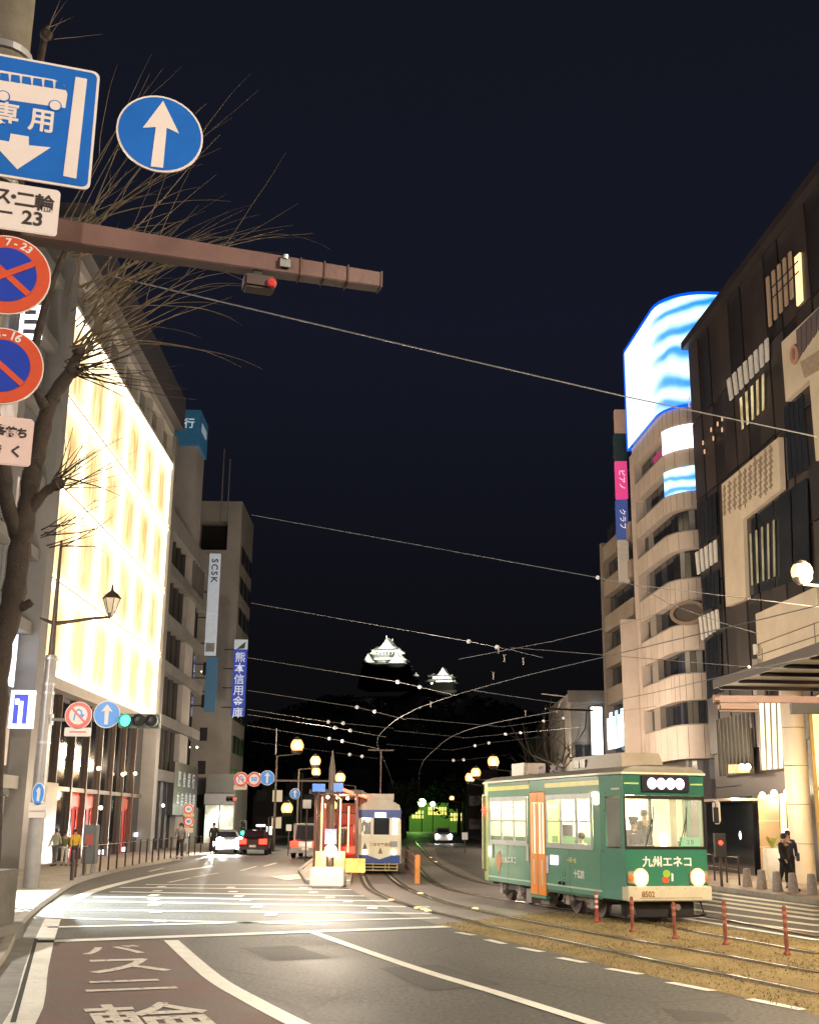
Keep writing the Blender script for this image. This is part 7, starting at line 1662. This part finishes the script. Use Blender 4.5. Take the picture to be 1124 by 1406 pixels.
c = at(594, 1104, 225); t = thing('white_floodlight', 'smaller white lamp right of the green floodlight', 'lamp', (c.x, 225, 0)); MB().ball((0, 0, c.z), .45, 10).build('lamp_globe', ME('white_flood', (.9, 1, .8), 10), t); MB().tube([(0, 0, 0), (0, 0, c.z)], .1, 6).build('post', gm, t)
plight(c.x - 3, 232, 7, 2500, (.4, 1, .15), .5, 'green_light')
# ================================================================== CASTLE ON ITS HILL
YC = 750; cc_ = at(533, 917, YC); cs2 = at(606, 952, YC)
vs = []; fs = []; nx, ny = 60, 26
for j in range(ny + 1):
    for i in range(nx + 1):
        x = -230 + 460 * i / nx; y = 420 + 640 * j / ny
        u = (x + 0) / 150; w_ = (y - 780) / 190
        hgt = 84 * math.exp(-(abs(u) ** 2.6) * .9) * math.exp(-(w_ * w_) * 1.3) if True else 0
        hgt += 3 * math.sin(x * .09 + y * .05) + 2 * math.sin(x * .21); hgt *= min(1, max(0, (y - 420) / 60))
        vs.append((x, y, max(-1, hgt - 2)))
for j in range(ny):
    for i in range(nx):
        a = j * (nx + 1) + i; fs.append((a, a + 1, a + nx + 2, a + nx + 1))
MB().add(vs, fs).build('castle_hill', M('hill_dark', (.018, .022, .012), .95, nz=(.02, .3)), kind='structure', smooth=True)
tilem = M('roof_tile_grey', (.13, .135, .12), .6, nz=(.5, .15)); plaster = M('plaster_white', (.75, .73, .66), .7, nz=(.3, .06)); wood = M('black_boards', (.004, .0035, .003), .9, spec=.03)
def hip(mb, x0, x1, y0, y1, z, h, ov, top=.45):
    """flared hip roof slab: eaves curve up at the corners"""
    n = 6; vs = []; rings = []
    for k in range(5):
        u = k / 4; s = 1 - (1 - top) * u; zz = z + h * u ** 1.5
        r = []
        cx, cy = (x0 + x1) / 2, (y0 + y1) / 2; wx, wy = ((x1 - x0) / 2 + ov) * s, ((y1 - y0) / 2 + ov) * s
        for (ax_, ay_, bx_, by_) in ((-1, -1, 1, -1), (1, -1, 1, 1), (1, 1, -1, 1), (-1, 1, -1, -1)):
            for q in range(n):
                t_ = q / n; e = abs(2 * t_ - 1) ** 4 * .9 * (1 - u) ** 2
                r.append((cx + wx * (ax_ + (bx_ - ax_) * t_), cy + wy * (ay_ + (by_ - ay_) * t_), zz + e))
        rings.append(r)
    L_ = len(rings[0]); v = [p for r in rings for p in r]; f = [(k * L_ + i, k * L_ + (i + 1) % L_, (k + 1) * L_ + (i + 1) % L_, (k + 1) * L_ + i) for k in range(4) for i in range(L_)]
    f += [tuple(range(L_))[::-1], tuple(range(4 * L_, 5 * L_))]; mb.add(v, f)
def gable(parent, cx, cz, w, h, y0, y1, flare=.25):
    """triangular gable with concave bargeboards and a white face"""
    k = 7; out = [(cx - w / 2 + w / 2 * i / k, cz + h * (i / k) ** 1.45) for i in range(k + 1)]; out += [(cx + w / 2 * i / k, cz + h * ((k - i) / k) ** 1.45) for i in range(1, k + 1)]
    MB().vprism(out + [(cx, cz - .1)], y0, y1).build('gable_roof', tilem, parent)
    inn = [(cx + (x - cx) * .82, cz + .2 + (z - cz) * .86) for x, z in out]; MB().vprism(inn + [(cx, cz)], y0 - .25, y0 - .01).build('gable_face', plaster, parent)
kp = thing('castle_keep', 'floodlit white and black castle keep with curved gabled roofs on the dark hill', 'castle', (cc_.x, YC, cc_.z - 14), math.radians(-16)); kp.scale = (1.3, 1.2, 1.0)
U_ = YC / FPX     # metres per photo pixel at that distance
h0 = 14.0
MB().add([(-13, -10, 0), (13, -10, 0), (13, 10, 0), (-13, 10, 0), (-11, -8.5, h0), (11, -8.5, h0), (11, 8.5, h0), (-11, 8.5, h0)], [(0, 3, 2, 1), (4, 5, 6, 7), (0, 1, 5, 4), (1, 2, 6, 5), (2, 3, 7, 6), (3, 0, 4, 7)]).build('stone_base', M('castle_stone', (.012, .011, .01), .95, spec=.03), kp)
m_ = MB().box(-10, 10, -8, 8, h0, h0 + 2.2).build('lower_wall', wood, kp)
m_ = MB(); hip(m_, -10, 10, -8, 8, h0 + 1.2, 2.6, 1.3, .7); m_.build('lower_roof', tilem, kp)
MB().box(-7.6, 7.6, -6.3, 6.3, h0 + 2.5, h0 + 6.2).build('middle_wall', plaster, kp); MB().box(-7.7, 7.7, -6.4, 6.4, h0 + 2.5, h0 + 4.3).build('middle_boards', wood, kp)
m_ = MB(); hip(m_, -7.6, 7.6, -6.3, 6.3, h0 + 5.4, 2.2, 1.6, .72); m_.build('middle_roof', tilem, kp)
for x0 in range(6): MB().box(-4.9 + x0 * 1.7, -4.1 + x0 * 1.7, -4.95, -4.6, h0 + 7.9, h0 + 9.6).build('top_window', M('castle_dark_window', (.02, .02, .02), .5), kp)
MB().box(-5.4, 5.4, -4.6, 4.6, h0 + 7.0, h0 + 10.4).build('top_wall', plaster, kp)
MB().box(-6, 6, -5.2, 5.2, h0 + 7.2, h0 + 7.5).build('balcony', plaster, kp)
m_ = MB(); hip(m_, -5.4, 5.4, -4.6, 4.6, h0 + 10.2, 3.0, 2.1, .62); m_.build('top_roof', tilem, kp)
MB().box(-8.6, 8.6, -7.3, 7.3, h0 + 4.75, h0 + 5.35).box(-6.8, 6.8, -6, 6, h0 + 9.6, h0 + 10.15).build('eave_plaster', plaster, kp)
gable(kp, .6, h0 + 11.6, 9.5, 6.6, -6.0, 5.0); 
MB().box(.3, .9, -6.2, 5.2, h0 + 18.0, h0 + 18.5).build('ridge', tilem, kp); 
for y in (-6.2, 4.9): MB().add([(.4, y, h0 + 18.5), (.8, y, h0 + 18.5), (.8, y + .5, h0 + 18.5), (.4, y + .5, h0 + 18.5), (.6, y, h0 + 20)], [(0, 1, 4), (1, 2, 4), (2, 3, 4), (3, 0, 4), (0, 3, 2, 1)]).build('ridge_ornament', plaster, kp)
gable(kp, -7.6, h0 + 2.2, 7.5, 6.0, -10.0, -5.5); gable(kp, 6.8, h0 + 1.6, 8.5, 6.6, -10.2, -5.5); gable(kp, -6.0, h0 + 8.0, 5.0, 3.0, -6.6, -4.0)
k2 = thing('small_castle_keep', 'smaller floodlit castle turret right of the main keep', 'castle', (cs2.x, YC - 10, cs2.z - 9.5), math.radians(-14)); k2.scale = (1.45, 1.3, 1.05)
MB().box(-7.5, 7.5, -6, 6, 0, 9).build('stone_base', M('castle_stone'), k2); MB().box(-5.5, 5.5, -4.6, 4.6, 9, 15.2).build('wall', wood, k2); MB().box(-3.6, 3.6, -3.4, 3.4, 15.4, 18.4).build('upper_wall', plaster, k2)
m_ = MB(); hip(m_, -5.5, 5.5, -4.6, 4.6, 14.2, 1.8, 1.4, .7); m_.build('lower_roof', tilem, k2); m_ = MB(); hip(m_, -3.6, 3.6, -3.4, 3.4, 17.6, 2.0, 2.0, .6); m_.build('upper_roof', tilem, k2)
gable(k2, 1.2, 18.2, 6.0, 4.8, -5.0, 3.5); MB().box(-1.6, 5.4, -6.1, -4.7, 14.1, 14.7).build('eave_band', plaster, k2)
MB().ball((-3.2, -7, 13.2), .5, 8).build('flood_lamp', ME('castle_lamp', (1, 1, .9), 6), k2)
c = at(622, 951, YC - 14); t = thing('castle_wall_corner', 'small lit corner of castle wall below the turret', 'wall', (c.x, YC - 14, c.z - 3)); MB().box(-3, 3, 0, 2, 0, 3.4).build('wall', plaster, t); m_ = MB(); hip(m_, -3, 3, 0, 2, 3.4, .9, .5, .5); m_.build('roof', tilem, t)
c = at(571, 925, YC - 5); t = thing('gatehouse_roof', 'tiny lit gable between the two castle keeps', 'building', (c.x, YC - 5, c.z - 2)); gable(t, 0, .5, 4.5, 2.6, 0, 2); MB().box(-1.5, 1.5, .2, 3, -3, .6).build('wall', wood, t)
def spot(p, tg, e, size, col=(1, 1, .84)):
    l = bpy.data.lights.new('castle_flood', 'SPOT'); l.energy = e; l.color = col; l.spot_size = math.radians(size); l.spot_blend = .5; l.shadow_soft_size = .8
    o = bpy.data.objects.new('castle_flood', l); COL.objects.link(o); o.location = p; o.rotation_euler = (Vector(tg) - Vector(p)).to_track_quat('-Z', 'Y').to_euler()
spot((cc_.x + 22, YC - 48, cc_.z - 1), (cc_.x, YC, cc_.z + 12.5), 620000, 30); spot((cc_.x - 30, YC - 44, cc_.z - 1), (cc_.x, YC, cc_.z + 12.5), 200000, 27)
spot((cs2.x + 15, YC - 50, cs2.z), (cs2.x, YC - 10, cs2.z + 7.5), 260000, 32)
rn = random.Random(77); vs = []; fs = []
for i in range(9000):
    x = rn.uniform(-190, 190); y = rn.uniform(560, 745)
    u = x / 150; w_ = (y - 780) / 190; z = 84 * math.exp(-(abs(u) ** 2.6) * .9) * math.exp(-(w_ * w_) * 1.3) - 2
    if abs(x - cc_.x) < 20 and y > 715: continue
    p = Vector((x, y, z + rn.uniform(0, 3.5))); s = rn.uniform(.8, 2.2)
    e1 = Vector((rn.gauss(0, 1), rn.gauss(0, 1), rn.gauss(0, 1))).normalized() * s; e2 = Vector((rn.gauss(0, 1), rn.gauss(0, 1), rn.gauss(0, 1))).normalized() * s
    k = len(vs); vs += [p - e1, p + e2, p + e1, p - e2]; fs.append((k, k + 1, k + 2, k + 3))
MB().add(vs, fs).build('hill_woods', M('dark_leaves_far', (.02, .028, .014), .8), kind='stuff', label='dark mass of trees covering the castle hill', cat='woods')
